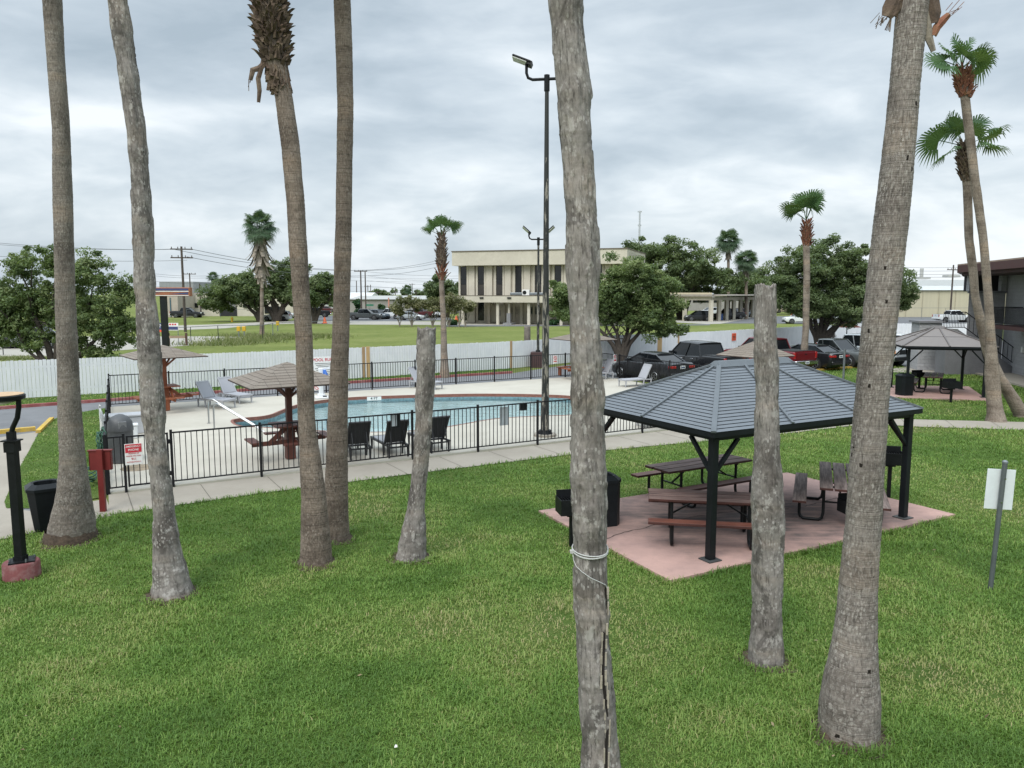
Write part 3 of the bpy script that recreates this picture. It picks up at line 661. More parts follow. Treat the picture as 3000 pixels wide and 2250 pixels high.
dead_leaf(p8, q8((2640, -30), (2625, 0), (2608, 30), (2598, 50)), .13, .09, BOOT, 12); dead_leaf(p8, q8((2650, -20), (2630, 10), (2618, 48)), .1, .05, BOOT, 6)
dead_leaf(p8, q8((2716, -40), (2728, 0), (2738, 40), (2738, 68)), .13, .07, BOOT); dead_leaf(p8, q8((2712, 30), (2716, 70), (2722, 110), (2736, 150)), .07, .045, SKIRT)
dead_leaf(p8, q8((2736, 105), (2745, 80), (2762, 60), (2780, 42)), .05, .05, BOOTR, 7)
dead_leaf(p3, [AT(u, v, ax3[0][0].y-.1) for u, v in ((775, 150), (768, 190), (756, 230), (760, 265), (757, 300))], .05, .05, BOOT)
dead_leaf(p3, [AT(u, v, ax3[0][0].y-.1) for u, v in ((790, 170), (760, 200), (740, 205), (733, 235))], .08, .06, BOOT, 3)
# the split in the nearest trunk: dark cleft with raised splinters
Yc = Y6-.165
mb = MB()
cl_px = [(1770, 1705), (1772, 1780), (1768, 1850), (1766, 1920), (1765, 1985), (1772, 2040), (1778, 2120), (1775, 2200), (1774, 2300), (1780, 2400)]
def on6(u, v, out=.004):
    i = min(range(len(ax6)), key=lambda j: abs(ax6[j][0].z-AT(u, v, Y6-.1).z)); c, r = ax6[i]
    p = AT(u, v, c.y-r*.8); dx = max(-.97*r, min(.97*r, p.x-c.x)); y = c.y-math.sqrt(max(0, r*r-dx*dx)); p = AT(u, v, y)
    return p+(Vector((p.x-c.x, p.y-c.y, 0))).normalized()*out
CL = [on6(u, v, .006) for u, v in cl_px]
for i in range(len(CL)-1):
    w0, w1 = .010+.006*math.sin(i*1.7)**2, .010+.006*math.sin((i+1)*1.7)**2
    mb.add([CL[i]-Vector((w0, 0, 0)), CL[i]+Vector((w0, 0, 0)), CL[i+1]+Vector((w1, 0, 0)), CL[i+1]-Vector((w1, 0, 0))], [(3, 2, 1, 0)])
    mb.add([CL[i]-Vector((w0, -.02, 0)), CL[i]+Vector((w0, .02, 0)), CL[i+1]+Vector((w1, .02, 0)), CL[i+1]-Vector((w1, -.02, 0))], [(0, 1, 2, 3)])
fix(mb.build('split', M('dark_cleft', (.012, .009, .007), 1)), p6)
mb = MB(); rs = random.Random(9)
for i in range(len(CL)-1):
    for k in range(4):
        t = rs.random(); c = CL[i].lerp(CL[i+1], t)+Vector((rs.choice((-1, 1))*.020+.004, -.002, 0)); mb.box((c.x, c.y, c.z), (rs.uniform(.008, .018), .016, rs.uniform(.06, .16)), rs.uniform(-.4, .4))
fix(mb.build('splinter', M('raw_wood', (.33, .29, .23), .95, var=.25, vs=20)), p6)
# rope round the nearest trunk
ROPE = M('white_rope', (.50, .50, .48), .8, var=.1, vs=80, bump=.4, bs=300)
ic = min(range(len(ax6)), key=lambda j: abs(ax6[j][0].z-AT(1725, 1605, Y6).z)); rc, rr6 = ax6[ic]
rope = empty('rope', (rc.x, rc.y, rc.z), 0, 'white rope knotted round the nearest split palm trunk', 'rope'); mb = MB()
for k, (dz, tl) in enumerate(((0, .05), (-.012, .03), (.004, -.02))):
    mb.tube([Vector((math.cos(a)*(rr6*1.07+.006), math.sin(a)*(rr6*1.07+.006), dz+.035*math.sin(a)*1.0+tl*.4*math.cos(a+2))) for a in [2*math.pi*j/40 for j in range(41)]], .0055, 6)
kn = on6(1684, 1616, .026)-rope.location
for k in range(5): mb.tube([kn+Vector((.012*math.cos(a+k), -.006*math.sin(a*2), .014*math.sin(a+k*.7))) for a in [2*math.pi*j/12 for j in range(13)]], .006, 6)
mb.build('loop', ROPE, rope, True); mb = MB()
pts = [on6(u, v, .024)-rope.location for u, v in ((1686, 1620), (1688, 1640), (1695, 1658), (1708, 1672), (1730, 1690), (1752, 1702), (1768, 1712), (1774, 1730))]+[AT(1782, 1750, Y6-.05)-rope.location, AT(1786, 1775, Y6-.05)-rope.location]
mb.tube(pts, .0035, 6); mb.build('loose_end', ROPE, rope, True)

# palms further off
def far_palm(rows, Y, mat, label, boot=None, fr=None, seed=1, group=None, bootmat=None, frmat=None, droop=.35, top=None, roll=1.15, sc=1.0, **kw):
    fr = [(a_, b_, c_*sc, d_*sc) for a_, b_, c_, d_ in fr] if fr else fr
    e, ax = palm(rows, Y, mat, label, group=group, seg=24, step=.12, **kw)
    if boot:
        for (z0, z1, m_, sz, fl, gr) in boot: boots(ax, z0, z1, e, m_, size=sz, flare=fl, grow_=gr, seed=seed, up=m_ is not SKIRT, dens=1.9 if m_ is SKIRT else 1.0)
    t = ax[-1][0] if top is None else top
    if fr: crown(t, fr, e, frmat or FROND, seed=seed, droop=droop, roll=roll)
    return e, ax
YB = G(2919, 1235).y
def zz(v, Y): return AT(1500, v, Y).z
pB, axB = far_palm([(235, 2806, 2832), (271, 2813, 2838), (542, 2846, 2870), (700, 2869, 2892), (866, 2883, 2906), (1000, 2890, 2916), (1098, 2886, 2925), (1180, 2892, 2932), (1231, 2895, 2943), (1240, 2888, 2950)], YB, T_THIN, 'taller of the twin palms by the small gazebo, nearly upright', boot=[(zz(285, YB), zz(205, YB), BOOTR, .22, .12, .45)], seed=21, group='twin palms by the small gazebo',
    sc=.84, fr=[(170, 25, .75, 1.0), (150, 55, .7, .95), (95, 75, .8, .95), (60, 50, .95, 1.0), (20, 15, .95, 1.0), (0, 40, .7, .8), (200, 0, .8, .9), (250, 30, .6, .9), (300, 20, .6, .85)], top=Vector((AT(2818, 195, YB).x, YB, zz(198, YB))), droop=.3)
YA = G(2990, 1222).y
pA, axA = far_palm([(460, 2812, 2836), (542, 2822, 2846), (700, 2827, 2850), (785, 2838, 2862), (866, 2845, 2867), (965, 2865, 2893), (1032, 2880, 2910), (1098, 2905, 2940), (1165, 2945, 2985), (1222, 2975, 3020)], YA, T_THIN, 'lower of the twin palms by the small gazebo, its trunk bending over', boot=[(zz(530, YA), zz(425, YA), BOOT, .22, .12, .35)], seed=22, group='twin palms by the small gazebo',
    sc=.84, fr=[(180, 15, 1.1, 1.05), (150, 70, .9, 1.05), (110, 60, .9, 1.0), (30, 62, .9, 1.0), (5, 25, 1.2, 1.05), (200, -20, .9, .9), (320, -5, .9, .9), (260, 40, .7, .9), (60, 10, 1.0, .9)], top=Vector((AT(2824, 425, YA).x, YA, zz(428, YA))), droop=.38)
YT = G(2359, 1090).y
pT, axT = far_palm([(655, 2355, 2373), (709, 2353, 2372), (815, 2354, 2373), (960, 2352, 2370), (1040, 2345, 2366), (1092, 2338, 2362)], YT, T_THIN, 'slim pale palm behind the tailgate of the red pickup', boot=[(zz(720, YT), zz(650, YT), BOOTR, .3, .16, .2)], seed=23, group='palms round the pool and parking',
    fr=[(185, 38, 1.0, 1.0), (110, 70, .9, 1.2), (60, 74, 1.0, 1.25), (15, 66, 1.1, 1.15), (250, 70, .8, 1.1), (300, 68, .9, 1.1), (205, 25, .9, .85)], top=Vector((AT(2362, 645, YT).x, YT, zz(645, YT))), droop=.3, roll=.35)
YM = G(1302, 1106).y
pM, axM = far_palm([(690, 1287, 1301), (760, 1283, 1304), (833, 1286, 1301), (935, 1291, 1307), (1016, 1291, 1310), (1060, 1291, 1313), (1106, 1287, 1318)], YM, T_THIN, 'shaggy brown palm between the pool and the white fence', boot=[(zz(820, YM), zz(785, YM), BOOTR, .34, .22, .2), (zz(785, YM), zz(690, YM), BOOT, .3, .14, .25)], seed=24, group='palms round the pool and parking',
    sc=.74, fr=[(180, 55, 1.05, .85), (0, 35, 1.1, .95), (90, 70, .9, 1.0), (270, 65, .9, .95), (40, 60, .9, 1.0), (140, 45, .9, .9), (200, 25, .9, .8), (330, 40, 1.0, .9)], top=Vector((AT(1292, 690, YM).x, YM, zz(690, YM))), droop=.28, roll=.8)
YS = 83.0
pS, axS = far_palm([(670, 752, 768), (740, 756, 770), (831, 762, 772), (920, 762, 773), (985, 760, 775)], YS, T_THIN, 'tall palm with a long grey skirt of dead fronds, beyond the white fence', boot=[(zz(800, YS), zz(740, YS), SKIRT, 1.2, .25, 1.2), (zz(765, YS), zz(668, YS), SKIRT, 1.3, .75, 1.0)], seed=25, group='palms beyond the white fence',
    fr=auto_fronds(38, -50, 85, 1.1, 1.1, random.Random(5)), frmat=FRONDF, top=Vector((AT(760, 655, YS).x, YS, zz(665, YS))), droop=.5, roll=.45)
for k, (u, vt, vb, Y, lab, n_) in enumerate(((2134, 705, 900, 150, 'taller of two bushy palms rising behind the carport', 34), (2186, 762, 900, 140, 'lower of two bushy palms rising behind the carport', 34), (624, 812, 900, 190, 'small distant palm above the oak by the sign', 22), (1194, 848, 890, 230, 'tiny round palm far off above the warehouse roof', 20))):
    sc = Y/150.; x0 = AT(u, vt, Y)
    far_palm([(vt+8, u-3.5, u+3.5), (vt+70, u-4, u+4), (vb, u-5, u+5), (861+EYE/Y*F, u-5, u+5)], Y, T_THIN, lab, fr=auto_fronds(n_, -60, 80, (1.15, 1.05, .8, .8)[k], (1.75, 1.6, 1.1, 1.3)[k], random.Random(30+k)), frmat=FRONDF, seed=30+k, top=x0, droop=.45, roll=.4, group='palms beyond the white fence', boot=[(x0.z-2.6, x0.z-.3, SKIRT, 1.2, .35, .3)] if k < 2 else None)
YE = G(1545, 1073).y
palm([(956, 1536, 1554), (1010, 1535, 1554), (1050, 1534, 1556), (1074, 1532, 1558)], YE, T_GREY, 'far grey palm stump standing by the white fence beyond the pool', 'palm_stump', 'cut palm stumps', seg=24, step=.08, jag=.03)

# ---------------------------------------------------------------- broad-leaved trees
BARK = M('dark_bark', (.055, .045, .036), .95, var=.35, vs=6, bump=.5, bs=20)
BARKL = M('pale_bark', (.20, .175, .145), .9, var=.25, vs=6)
OAK = m_leaf('oak_leaf', (.062, .094, .042), (.12, .168, .072), (.21, .255, .12), .35, .5)
ELM = m_leaf('elm_leaf', (.078, .12, .046), (.15, .21, .08), (.265, .31, .14), .38, .5)
OLIVE = m_leaf('myrtle_leaf', (.10, .105, .05), (.17, .17, .085), (.26, .24, .13), .25, .5)
SHRUB = m_leaf('shrub_leaf', (.012, .05, .02), (.03, .08, .03), (.05, .11, .04), .2, .8)
def crown_mesh(blobs, nleaf, size, clump, seed, parent, mat, name='crown', sparse=0.0):
    """blobs: (x, y, z, rx, ry, rz); leaves gather in clumps near the outside of each blob"""
    g = np.random.default_rng(seed); tot = sum(b[3]*b[5] for b in blobs); C = []
    for x, y, z, rx, ry, rz in blobs:
        n = max(6, int(4.6*rx*rz/(clump*clump))); v = g.normal(size=(n, 3)); v /= np.linalg.norm(v, axis=1)[:, None]
        rad = g.random(n)**.42*(1+g.normal(0, .15, n)); c = np.array((x, y, z))+v*rad[:, None]*np.array((rx, ry, rz)); C.append(c)
    C = np.concatenate(C); k = g.integers(0, len(C), nleaf); cs = clump*g.uniform(.45, 1.2, len(C)); tone = g.normal(0, .2, len(C))
    v = g.normal(size=(nleaf, 3)); v /= np.linalg.norm(v, axis=1)[:, None]
    P = C[k]+v*(g.random(nleaf)**.5*cs[k])[:, None]*np.array((1.15, 1.15, .75))
    nrm = v*.6+g.normal(size=(nleaf, 3))*.6+np.array((0, 0, .55)); nrm /= np.linalg.norm(nrm, axis=1)[:, None]
    a = np.cross(nrm, g.normal(size=(nleaf, 3))); a /= np.linalg.norm(a, axis=1)[:, None]; b = np.cross(nrm, a)
    s = size*g.uniform(.6, 1.35, nleaf)[:, None]
    V = np.stack([P-a*s, P-b*s*.42+nrm*s*.1, P+a*s, P+b*s*.42+nrm*s*.1], 1).reshape(-1, 3); Fc = np.arange(nleaf*4).reshape(-1, 4)
    tint = np.clip(.45+tone[k]+g.normal(0, .14, nleaf), 0, 1)
    return fix(np_mesh(name, V, Fc, mat, attr=np.repeat(tint, 4)), parent)
def limbs(parent, base, targets, r0, mat, fork=.35, seed=1, name='trunk', wob=.25):
    rs = random.Random(seed); mb = MB(); base = Vector(base)
    for t in targets:
        t = Vector(t); f = base.lerp(t, fork)*.5+(base+Vector(((t.x-base.x)*fork*.4, (t.y-base.y)*fork*.4, (t.z-base.z)*fork)))*.5
        pts = [base-Vector((0, 0, .15)), base.lerp(f, .5), f]+[f.lerp(t, k)+Vector((rs.uniform(-wob, wob), rs.uniform(-wob, wob), rs.uniform(-wob, wob)*.5)) for k in (.25, .5, .75)]+[t]
        mb.tube(pts, [r0*1.25, r0*.9, r0*.72, r0*.55, r0*.4, r0*.28, r0*.12], 10)
        for k in range(4):
            a = pts[3+k % 3]; b_ = a+Vector((rs.uniform(-1, 1), rs.uniform(-1, 1), rs.uniform(.1, 1)))*(t-base).length*.28; mb.tube([a, a.lerp(b_, .5)+Vector((0, 0, .1)), b_], [r0*.26, r0*.16, r0*.05], 6)
    return fix(soft(mb.build(name, mat), 60), parent)
def tree(label, base_px, Y, blobs_px, nleaf, size, clump, mat, bark, r0, seed, dy=1.0, group=None, limb_px=None, name='tree', cat='tree', fork=.35):
    g = AT(base_px[0], base_px[1], Y); e = empty(name, (g.x, Y, 0), 0, label, cat, group)
    k = Y/F; bl = []
    for u, v, ru, rv, *o in blobs_px:
        p = AT(u, v, Y); bl.append((p.x, Y+(o[0] if o else random.uniform(-.5, .5)*ru*k*dy), p.z, ru*k, max(ru, rv)*k*dy*.85, rv*k))
    crown_mesh(bl, nleaf, size, clump, seed, e, mat)
    tg = [AT(u, v, Y) for u, v in limb_px] if limb_px else [Vector(b[:3]) for b in bl[:6]]
    limbs(e, (g.x, Y, 0), tg, r0, bark, fork, seed); return e
tree('loose bushy tree overhanging the white fence on the road side', (165, 1055), 37.5, [(62, 770, 45, 55), (165, 765, 55, 50), (60, 880, 85, 85), (170, 880, 95, 100), (270, 800, 65, 60), (345, 860, 50, 60), (290, 930, 100, 80), (10, 930, 60, 80), (340, 970, 60, 60), (-60, 900, 90, 130), (300, 1035, 45, 30), (370, 1050, 22, 16, -1.2), (120, 985, 80, 40), (225, 1005, 40, 40)], 64000, .085, .36, ELM, BARK, .2, 1, .8, limb_px=[(60, 800), (165, 800), (270, 850), (340, 930), (10, 930), (290, 990), (70, 1000)])
tree('pair-trunked spreading oak behind the skirted palm', (812, 941), 127, [(800, 800, 70, 35), (720, 835, 80, 45), (660, 865, 62, 38), (830, 850, 65, 45), (625, 885, 32, 22), (760, 870, 70, 30), (845, 785, 35, 25, 6.0), (860, 820, 40, 60)], 34000, .23, 1.0, OAK, BARK, .55, 2, limb_px=[(800, 850), (860, 850), (740, 860), (780, 830), (850, 880)])
tree('oak with a slanting forked trunk left of its larger neighbour', (763, 941), 126, [(700, 850, 60, 35), (740, 850, 50, 35), (650, 880, 50, 25)], 11000, .23, 1.0, OAK, BARK, .45, 3, limb_px=[(700, 872), (740, 860), (760, 850)])
tree('rounded oak standing over the street between two palm trunks', (921, 949), 118, [(930, 830, 45, 32), (900, 855, 38, 40), (960, 850, 35, 45), (930, 880, 45, 20), (985, 840, 20, 30)], 16000, .22, .9, OAK, BARK, .28, 4)
tree('dark tree beside the near corner of the office building', (1310, 905), 150, [(1300, 832, 42, 27), (1275, 850, 28, 22), (1340, 850, 40, 28), (1285, 875, 30, 18)], 14000, .26, 1.1, OAK, BARK, .35, 5)
tree('many-stemmed tree in front of the office building, by the white fence', (1822, 1056), 51.0, [(1850, 800, 75, 50), (1790, 840, 65, 60), (1920, 850, 65, 60), (1860, 880, 110, 70), (1960, 890, 50, 45), (1780, 900, 45, 50), (1900, 940, 70, 40), (1640, 870, 35, 60), (1690, 880, 50, 60), (1840, 940, 40, 30), (1960, 950, 35, 32), (1665, 920, 25, 25)], 70000, .10, .5, ELM, BARK, .2, 6, limb_px=[(1765, 930), (1780, 880), (1850, 860), (1900, 900), (1930, 880), (1690, 890), (1860, 920)], fork=.3)
tree('huge dark oak spreading behind the carport', (2000, 905), 142, [(1905, 735, 70, 40), (1970, 745, 80, 50), (2050, 770, 70, 48), (1860, 760, 55, 50), (1930, 800, 110, 60), (2060, 820, 90, 50), (2120, 830, 50, 40), (1990, 840, 90, 45)], 48000, .27, 1.2, OAK, BARK, .6, 7)
tree('oak in the gap between the two carport palms and the parking', (2190, 905), 168, [(2180, 830, 55, 40), (2240, 815, 45, 35), (2150, 850, 45, 35), (2225, 850, 60, 40), (2290, 830, 45, 40)], 20000, .3, 1.3, OAK, BARK, .5, 8)
tree('big round oak behind the parked grey pickup', (2402, 1003), 62.0, [(2430, 745, 90, 50), (2340, 790, 85, 60), (2500, 770, 85, 60), (2420, 830, 130, 80), (2290, 845, 60, 55), (2560, 840, 90, 65), (2480, 890, 110, 60), (2360, 890, 80, 50), (2640, 840, 40, 40), (2650, 885, 28, 25), (2270, 885, 32, 25), (2440, 925, 40, 22), (2345, 915, 35, 18)], 110000, .11, .55, OAK, BARK, .30, 9, limb_px=[(2340, 880), (2400, 840), (2440, 850), (2500, 860), (2360, 830), (2560, 860), (2470, 800)], fork=.28)
MG = 'slender crepe myrtles along the office drive'
for k, ((bu, bv), bl, lab) in enumerate((((1171, 952), [(1168, 905, 14, 18)], 'thin crepe myrtle with the sparsest crown, nearest the parked silver sedan'), ((1206, 951), [(1195, 885, 35, 20), (1222, 890, 22, 22)], 'broad olive crepe myrtle in front of the silver sedan'), ((1267, 951), [(1258, 892, 28, 18), (1290, 885, 24, 18)], 'olive crepe myrtle just left of the shaggy palm'), ((1316, 953), [(1328, 885, 32, 26), (1300, 900, 20, 16)], 'olive crepe myrtle just right of the shaggy palm'), ((1345, 954), [(1352, 890, 16, 18)], 'slim crepe myrtle at the corner of the office canopy'), ((1363, 956), [(1372, 895, 14, 20)], 'last crepe myrtle before the canopy columns'))):
    tree(lab, (bu, bv), 108-k*.6, bl, 1300*len(bl)+500, .17, .7, OLIVE, BARKL, .08, 40+k, group=MG, name='crepe_myrtle', fork=.2, limb_px=[(b[0]+d_, b[1]+3) for b in bl for d_ in (-12, 0, 12)])
for k, (u, v, ru, rv, Y, lab) in enumerate(((1045, 892, 9, 13, 160, 'upright green shrub beside the utility pole'), (1117, 900, 8, 8, 165, 'rounded green shrub against the grey warehouse wall'), (1326, 942, 13, 5, 112, 'low clipped shrub at the edge of the office canopy'), (1620, 944, 20, 5, 112, 'low hedge in front of the far office columns'), (2715, 1045, 22, 25, 50, 'dark shrub between the block pillar and the stairs'))):
    p = AT(u, v, Y); e = empty('shrub', (p.x, Y, 0), 0, lab, 'shrub', 'shrubs'); k_ = Y/F
    crown_mesh([(p.x, Y, p.z, ru*k_, ru*k_, rv*k_), (p.x, Y, p.z*.5, ru*k_*.8, ru*k_*.8, p.z*.5)], 1500, .22*Y/130, .5*Y/130, 60+k, e, SHRUB, 'foliage')
far_trees = [(1250, 856, 12, 5), (1180, 858, 14, 5), (1140, 858, 20, 5), (1100, 860, 18, 4), (1225, 857, 12, 5)]
for k, (u, v, ru, rv) in enumerate(far_trees):
    Y = 420; p = AT(u, v, Y); e = empty('tree', (p.x, Y, 0), 0, 'low tree in the hazy line beyond the warehouse roof', 'tree', 'distant trees above the warehouse roof'); kk_ = Y/F
    crown_mesh([(p.x, Y, p.z, ru*kk_, 2, rv*kk_+1)], 600, .8, 2, 80+k, e, OAK); limbs(e, (p.x, Y, 0), [p], .3, BARK)

# ---------------------------------------------------------------- grass blades on the lawn
def in_poly(P, poly):
    x, y = P[:, 0], P[:, 1]; c = np.zeros(len(P), bool); n = len(poly)
    for i in range(n):
        (x0, y0), (x1, y1) = poly[i][:2], poly[(i+1) % n][:2]
        m = ((y0 > y) != (y1 > y)) & (x < (x1-x0)*(y-y0)/((y1-y0) or 1e-9)+x0); c ^= m
    return c
def near_seg(P, a, b, d):
    a = np.array(a[:2]); b = np.array(b[:2]); t = np.clip(((P-a) @ (b-a))/((b-a) @ (b-a)), 0, 1); return np.linalg.norm(P-(a+t[:, None]*(b-a)), axis=1) < d
def fieldnoise(P, sc, seed):
    g = np.random.default_rng(seed); N = 96; T = g.random((N, N)); q = P/sc; i = np.floor(q).astype(int); f = q-i; f = f*f*(3-2*f)
    a = T[i[:, 0] % N, i[:, 1] % N]; b = T[(i[:, 0]+1) % N, i[:, 1] % N]; c = T[i[:, 0] % N, (i[:, 1]+1) % N]; d = T[(i[:, 0]+1) % N, (i[:, 1]+1) % N]
    return (a*(1-f[:, 0])+b*f[:, 0])*(1-f[:, 1])+(c*(1-f[:, 0])+d*f[:, 0])*f[:, 1]
def blades():
    g = rng; out = []
    pad = [p[:2] for p in PADF]; pad2 = [p[:2] for p in PAD2]
    bands = [(5.2, 9, 3400, 1.0), (9, 13, 2300, 1.15), (13, 18, 1300, 1.35), (18, 24, 620, 1.8), (24, 34, 300, 2.4), (34, 48, 130, 3.2)]
    for y0, y1, den, sc in bands:
        x0, x1 = -.72*y1-1.5, .72*y1+1.5; n = int(den*(x1-x0)*(y1-y0)); P = np.stack([g.uniform(x0, x1, n), g.uniform(y0, y1, n)], 1)
        k = (in_poly(P, lawnA) & ~in_poly(P, pad)) | in_poly(P, lawnC) | in_poly(P, vg) | (in_poly(P, lawnB) & ~in_poly(P, pad2))
        P = P[k]; k = P[:, 0] > -.72*P[:, 1]-1.5; k &= P[:, 0] < .72*P[:, 1]+1.5
        for ax in (ax1, ax2, ax3, ax4, ax5, ax6, ax7, ax8, axA, axB):
            c, r = ax[0]; k &= ((P[:, 0]-c.x)**2+(P[:, 1]-c.y)**2) > (r+.03+.05*g.random(len(P)))**2
        out.append((P[k], np.full(k.sum(), sc)))
    P = np.concatenate([o[0] for o in out]); sc = np.concatenate([o[1] for o in out]); n = len(P)
    dry = fieldnoise(P, 1.7, 1)*.5+fieldnoise(P, .55, 2)*.3+fieldnoise(P, 4.5, 3)*.2
    tuft = fieldnoise(P, .22, 4)*.6+fieldnoise(P, .9, 5)*.4
    keep = g.random(n) < np.clip(1.25-1.1*np.clip(dry-.52, 0, 1)*3, .35, 1)
    P, sc, dry, tuft = P[keep], sc[keep], dry[keep], tuft[keep]; n = len(P)
    h = (.015+.050*tuft**1.5)*g.uniform(.5, 1.7, n)*(1+.25*(sc-1))
    # blades lengthen beside the pad edge and trunks, where the mower does not reach
    edge = np.zeros(n, bool)
    for i in range(4): edge |= near_seg(P, pad[i], pad[(i+1) % 4], .13)
    for a, b in zip(lawn_edge[:-1], lawn_edge[1:]): edge |= near_seg(P, a, b, .12)
    h[edge] *= 1.7
    for ax in (ax1, ax2, ax3, ax4, ax5, ax7, ax8):
        c, r = ax[0]; m = ((P[:, 0]-c.x)**2+(P[:, 1]-c.y)**2) < (r+.16)**2; h[m] *= 1.6
    w = .0045*sc*g.uniform(.7, 1.4, n); az = g.uniform(0, 2*math.pi, n); ln = g.uniform(.25, 1.25, n)
    dx, dy = np.cos(az), np.sin(az); B = np.stack([P[:, 0], P[:, 1], np.full(n, .004)], 1)
    Dn = np.stack([dx, dy, np.zeros(n)], 1); Sd = np.stack([-dy, dx, np.zeros(n)], 1); Z = np.array((0, 0, 1.))
    a0 = B-Sd*w[:, None]; a1 = B+Sd*w[:, None]; md = B+Dn*(h*ln*.45)[:, None]+Z*(h*.72)[:, None]; m0 = md-Sd*(w*.75)[:, None]; m1 = md+Sd*(w*.75)[:, None]
    tp = B+Dn*(h*ln*1.25)[:, None]+Z*(h*(1-.28*ln))[:, None]
    V = np.stack([a0, a1, m1, m0, tp], 1).reshape(-1, 3); o = np.arange(n)[:, None]*5
    F3 = np.concatenate([o+np.array((0, 1, 2)), o+np.array((0, 2, 3)), o+np.array((3, 2, 4))], 1).reshape(-1, 3)
    tint = np.clip(.42+(dry-.52)*1.35+g.normal(0, .12, n)+(g.random(n) < .03)*.3, 0, 1)
    t = NT('grass_blade'); at = t.n('ShaderNodeAttribute'); at.attribute_name = 'tint'
    col = t.ramp(at.outputs['Fac'], [(.10, (.085, .168, .028)), (.36, (.155, .27, .05)), (.58, (.235, .325, .078)), (.78, (.33, .34, .125)), (.95, (.42, .36, .19))]).outputs[0]
    t.set(Base__Color=col, Roughness=.5); t.b.inputs['Specular IOR Level'].default_value = .3
    tr = t.n('ShaderNodeBsdfTranslucent', Color=t.mix(.4, col, (.2, .32, .03))); mx = t.n('ShaderNodeMixShader', Fac=.3, i1=t.b.outputs[0], i2=tr.outputs[0]); t.put(t.o.inputs[0], mx.outputs[0])
    ob = np_mesh('grass', V, F3, t.m, attr=np.repeat(tint, 5)); tag(ob, kind='stuff'); print('blades', n)
blades()
def litter():
    g = np.random.default_rng(12); n = 150; Y = g.uniform(5.5, 22, n); P = np.stack([g.uniform(-.68, .68, n)*Y, Y], 1); k = in_poly(P, lawnA) & ~in_poly(P, [p[:2] for p in PADF]); P = P[k]; n = len(P)
    a = g.uniform(0, 6.28, n); L = g.uniform(.012, .04, n); w_ = L*g.uniform(.12, .4, n); d = np.stack([np.cos(a), np.sin(a), g.normal(0, .25, n)], 1); s_ = np.stack([-np.sin(a), np.cos(a), g.normal(0, .2, n)], 1); B = np.stack([P[:, 0], P[:, 1], g.uniform(.03, .055, n)], 1)
    V = np.stack([B-d*L[:, None], B-s_*w_[:, None], B+d*L[:, None], B+s_*w_[:, None]+np.array((0, 0, .008))], 1).reshape(-1, 3)
    tag(np_mesh('leaf_litter', V, np.arange(4*n).reshape(-1, 4), m_leaf('dry_leaf', (.08, .05, .025), (.16, .11, .055), (.30, .25, .15), .1), attr=np.repeat(g.random(n), 4)), kind='stuff')
litter()
# ---------------------------------------------------------------- white board fence
WBOARD = m_wood('whitewashed_board', (.66, .68, .70), (.78, .79, .80), .85, 2, .8)
TAN = m_wood('new_board', (.46, .29, .13), (.58, .40, .20), .8, 2)
TAN2 = m_wood('worn_new_board', (.33, .21, .11), (.42, .29, .16), .85, 2)
fe = empty('white_fence', (0, 0, 0), 0, 'long white painted board fence behind the pool and parking', 'fence')
rs = random.Random(4)
tanpx = [(1064, TAN2, .16), (1077, TAN, .20), (1497, TAN2, .15), (1932, TAN, .42), (1987, TAN2, .15), (2680, TAN, .42)]
for a, b in zip(WF[:-1], WF[1:]):
    L = (b-a).length; d = (b-a).normalized(); rz = math.atan2(d.y, d.x); m = int(L/.148); mb = MB(); q = Vector((d.y, -d.x, 0))
    for k in range(m):
        c = a+d*(k+.5)*L/m; h = 1.66+rs.uniform(-.012, .012); t = rs.uniform(-.006, .006)
        ww = L/m*.5-.0055; T = Matrix.Translation(c+q*t) @ Matrix.Rotation(rz, 4, 'Z')
        pl = [(-ww, .03), (ww, .03), (ww, h-.018), (ww-.018, h), (-ww+.018, h), (-ww, h-.018)]
        vs = [(x, -.012, z) for x, z in pl]+[(x, .006, z) for x, z in pl]
        mb.add(vs, [(0, 1, 2, 3, 4, 5), (11, 10, 9, 8, 7, 6)]+[(i, 6+i, 6+(i+1) % 6, (i+1) % 6) for i in range(6)], 0, T)
    for z in (.35, 1.35): mb.bar(a-q*.03+Vector((0, 0, z)), b-q*.03+Vector((0, 0, z)), .04, .09)
    mb.build('board_panel', WBOARD, fe)
for u, mt, wd in tanpx:
    x = (u-CX)/F; best = None
    for a, b in zip(WF[:-1], WF[1:]):
        dx, dy = b.x-a.x, b.y-a.y; kx = x/ray(u, 1010).y; t = (a.x-kx*a.y)/(kx*dy-dx) if abs(kx*dy-dx) > 1e-9 else -1
        if 0 <= t <= 1: best = (a.lerp(b, t), (b-a).normalized())
    if best:
        p, d = best; q = Vector((d.y, -d.x, 0)); mb = MB(); nb = max(1, round(wd/.15))
        for k in range(nb):
            c = p+d*(k-(nb-1)/2)*.15+q*.024; mb.box((c.x, c.y, .87), (.142 if nb > 1 else wd, .022, 1.66+.03*k), math.atan2(d.y, d.x))
        o = mb.build('replacement_board', mt, fe); tag(o, 'unpainted tan replacement board')
def on_fence(u, v, out=.05):
    for a, b in zip(WF[:-1], WF[1:]):
        r_ = ray(u, v); kx = r_.x/r_.y; dx, dy = b.x-a.x, b.y-a.y
        if abs(kx*dy-dx) < 1e-9: continue
        t = (a.x-kx*a.y)/(kx*dy-dx)
        if 0 <= t <= 1:
            p = a.lerp(b, t); d = (b-a).normalized(); q = Vector((d.y, -d.x, 0)); return AT(u, v, p.y)+q*out, math.atan2(d.y, d.x)
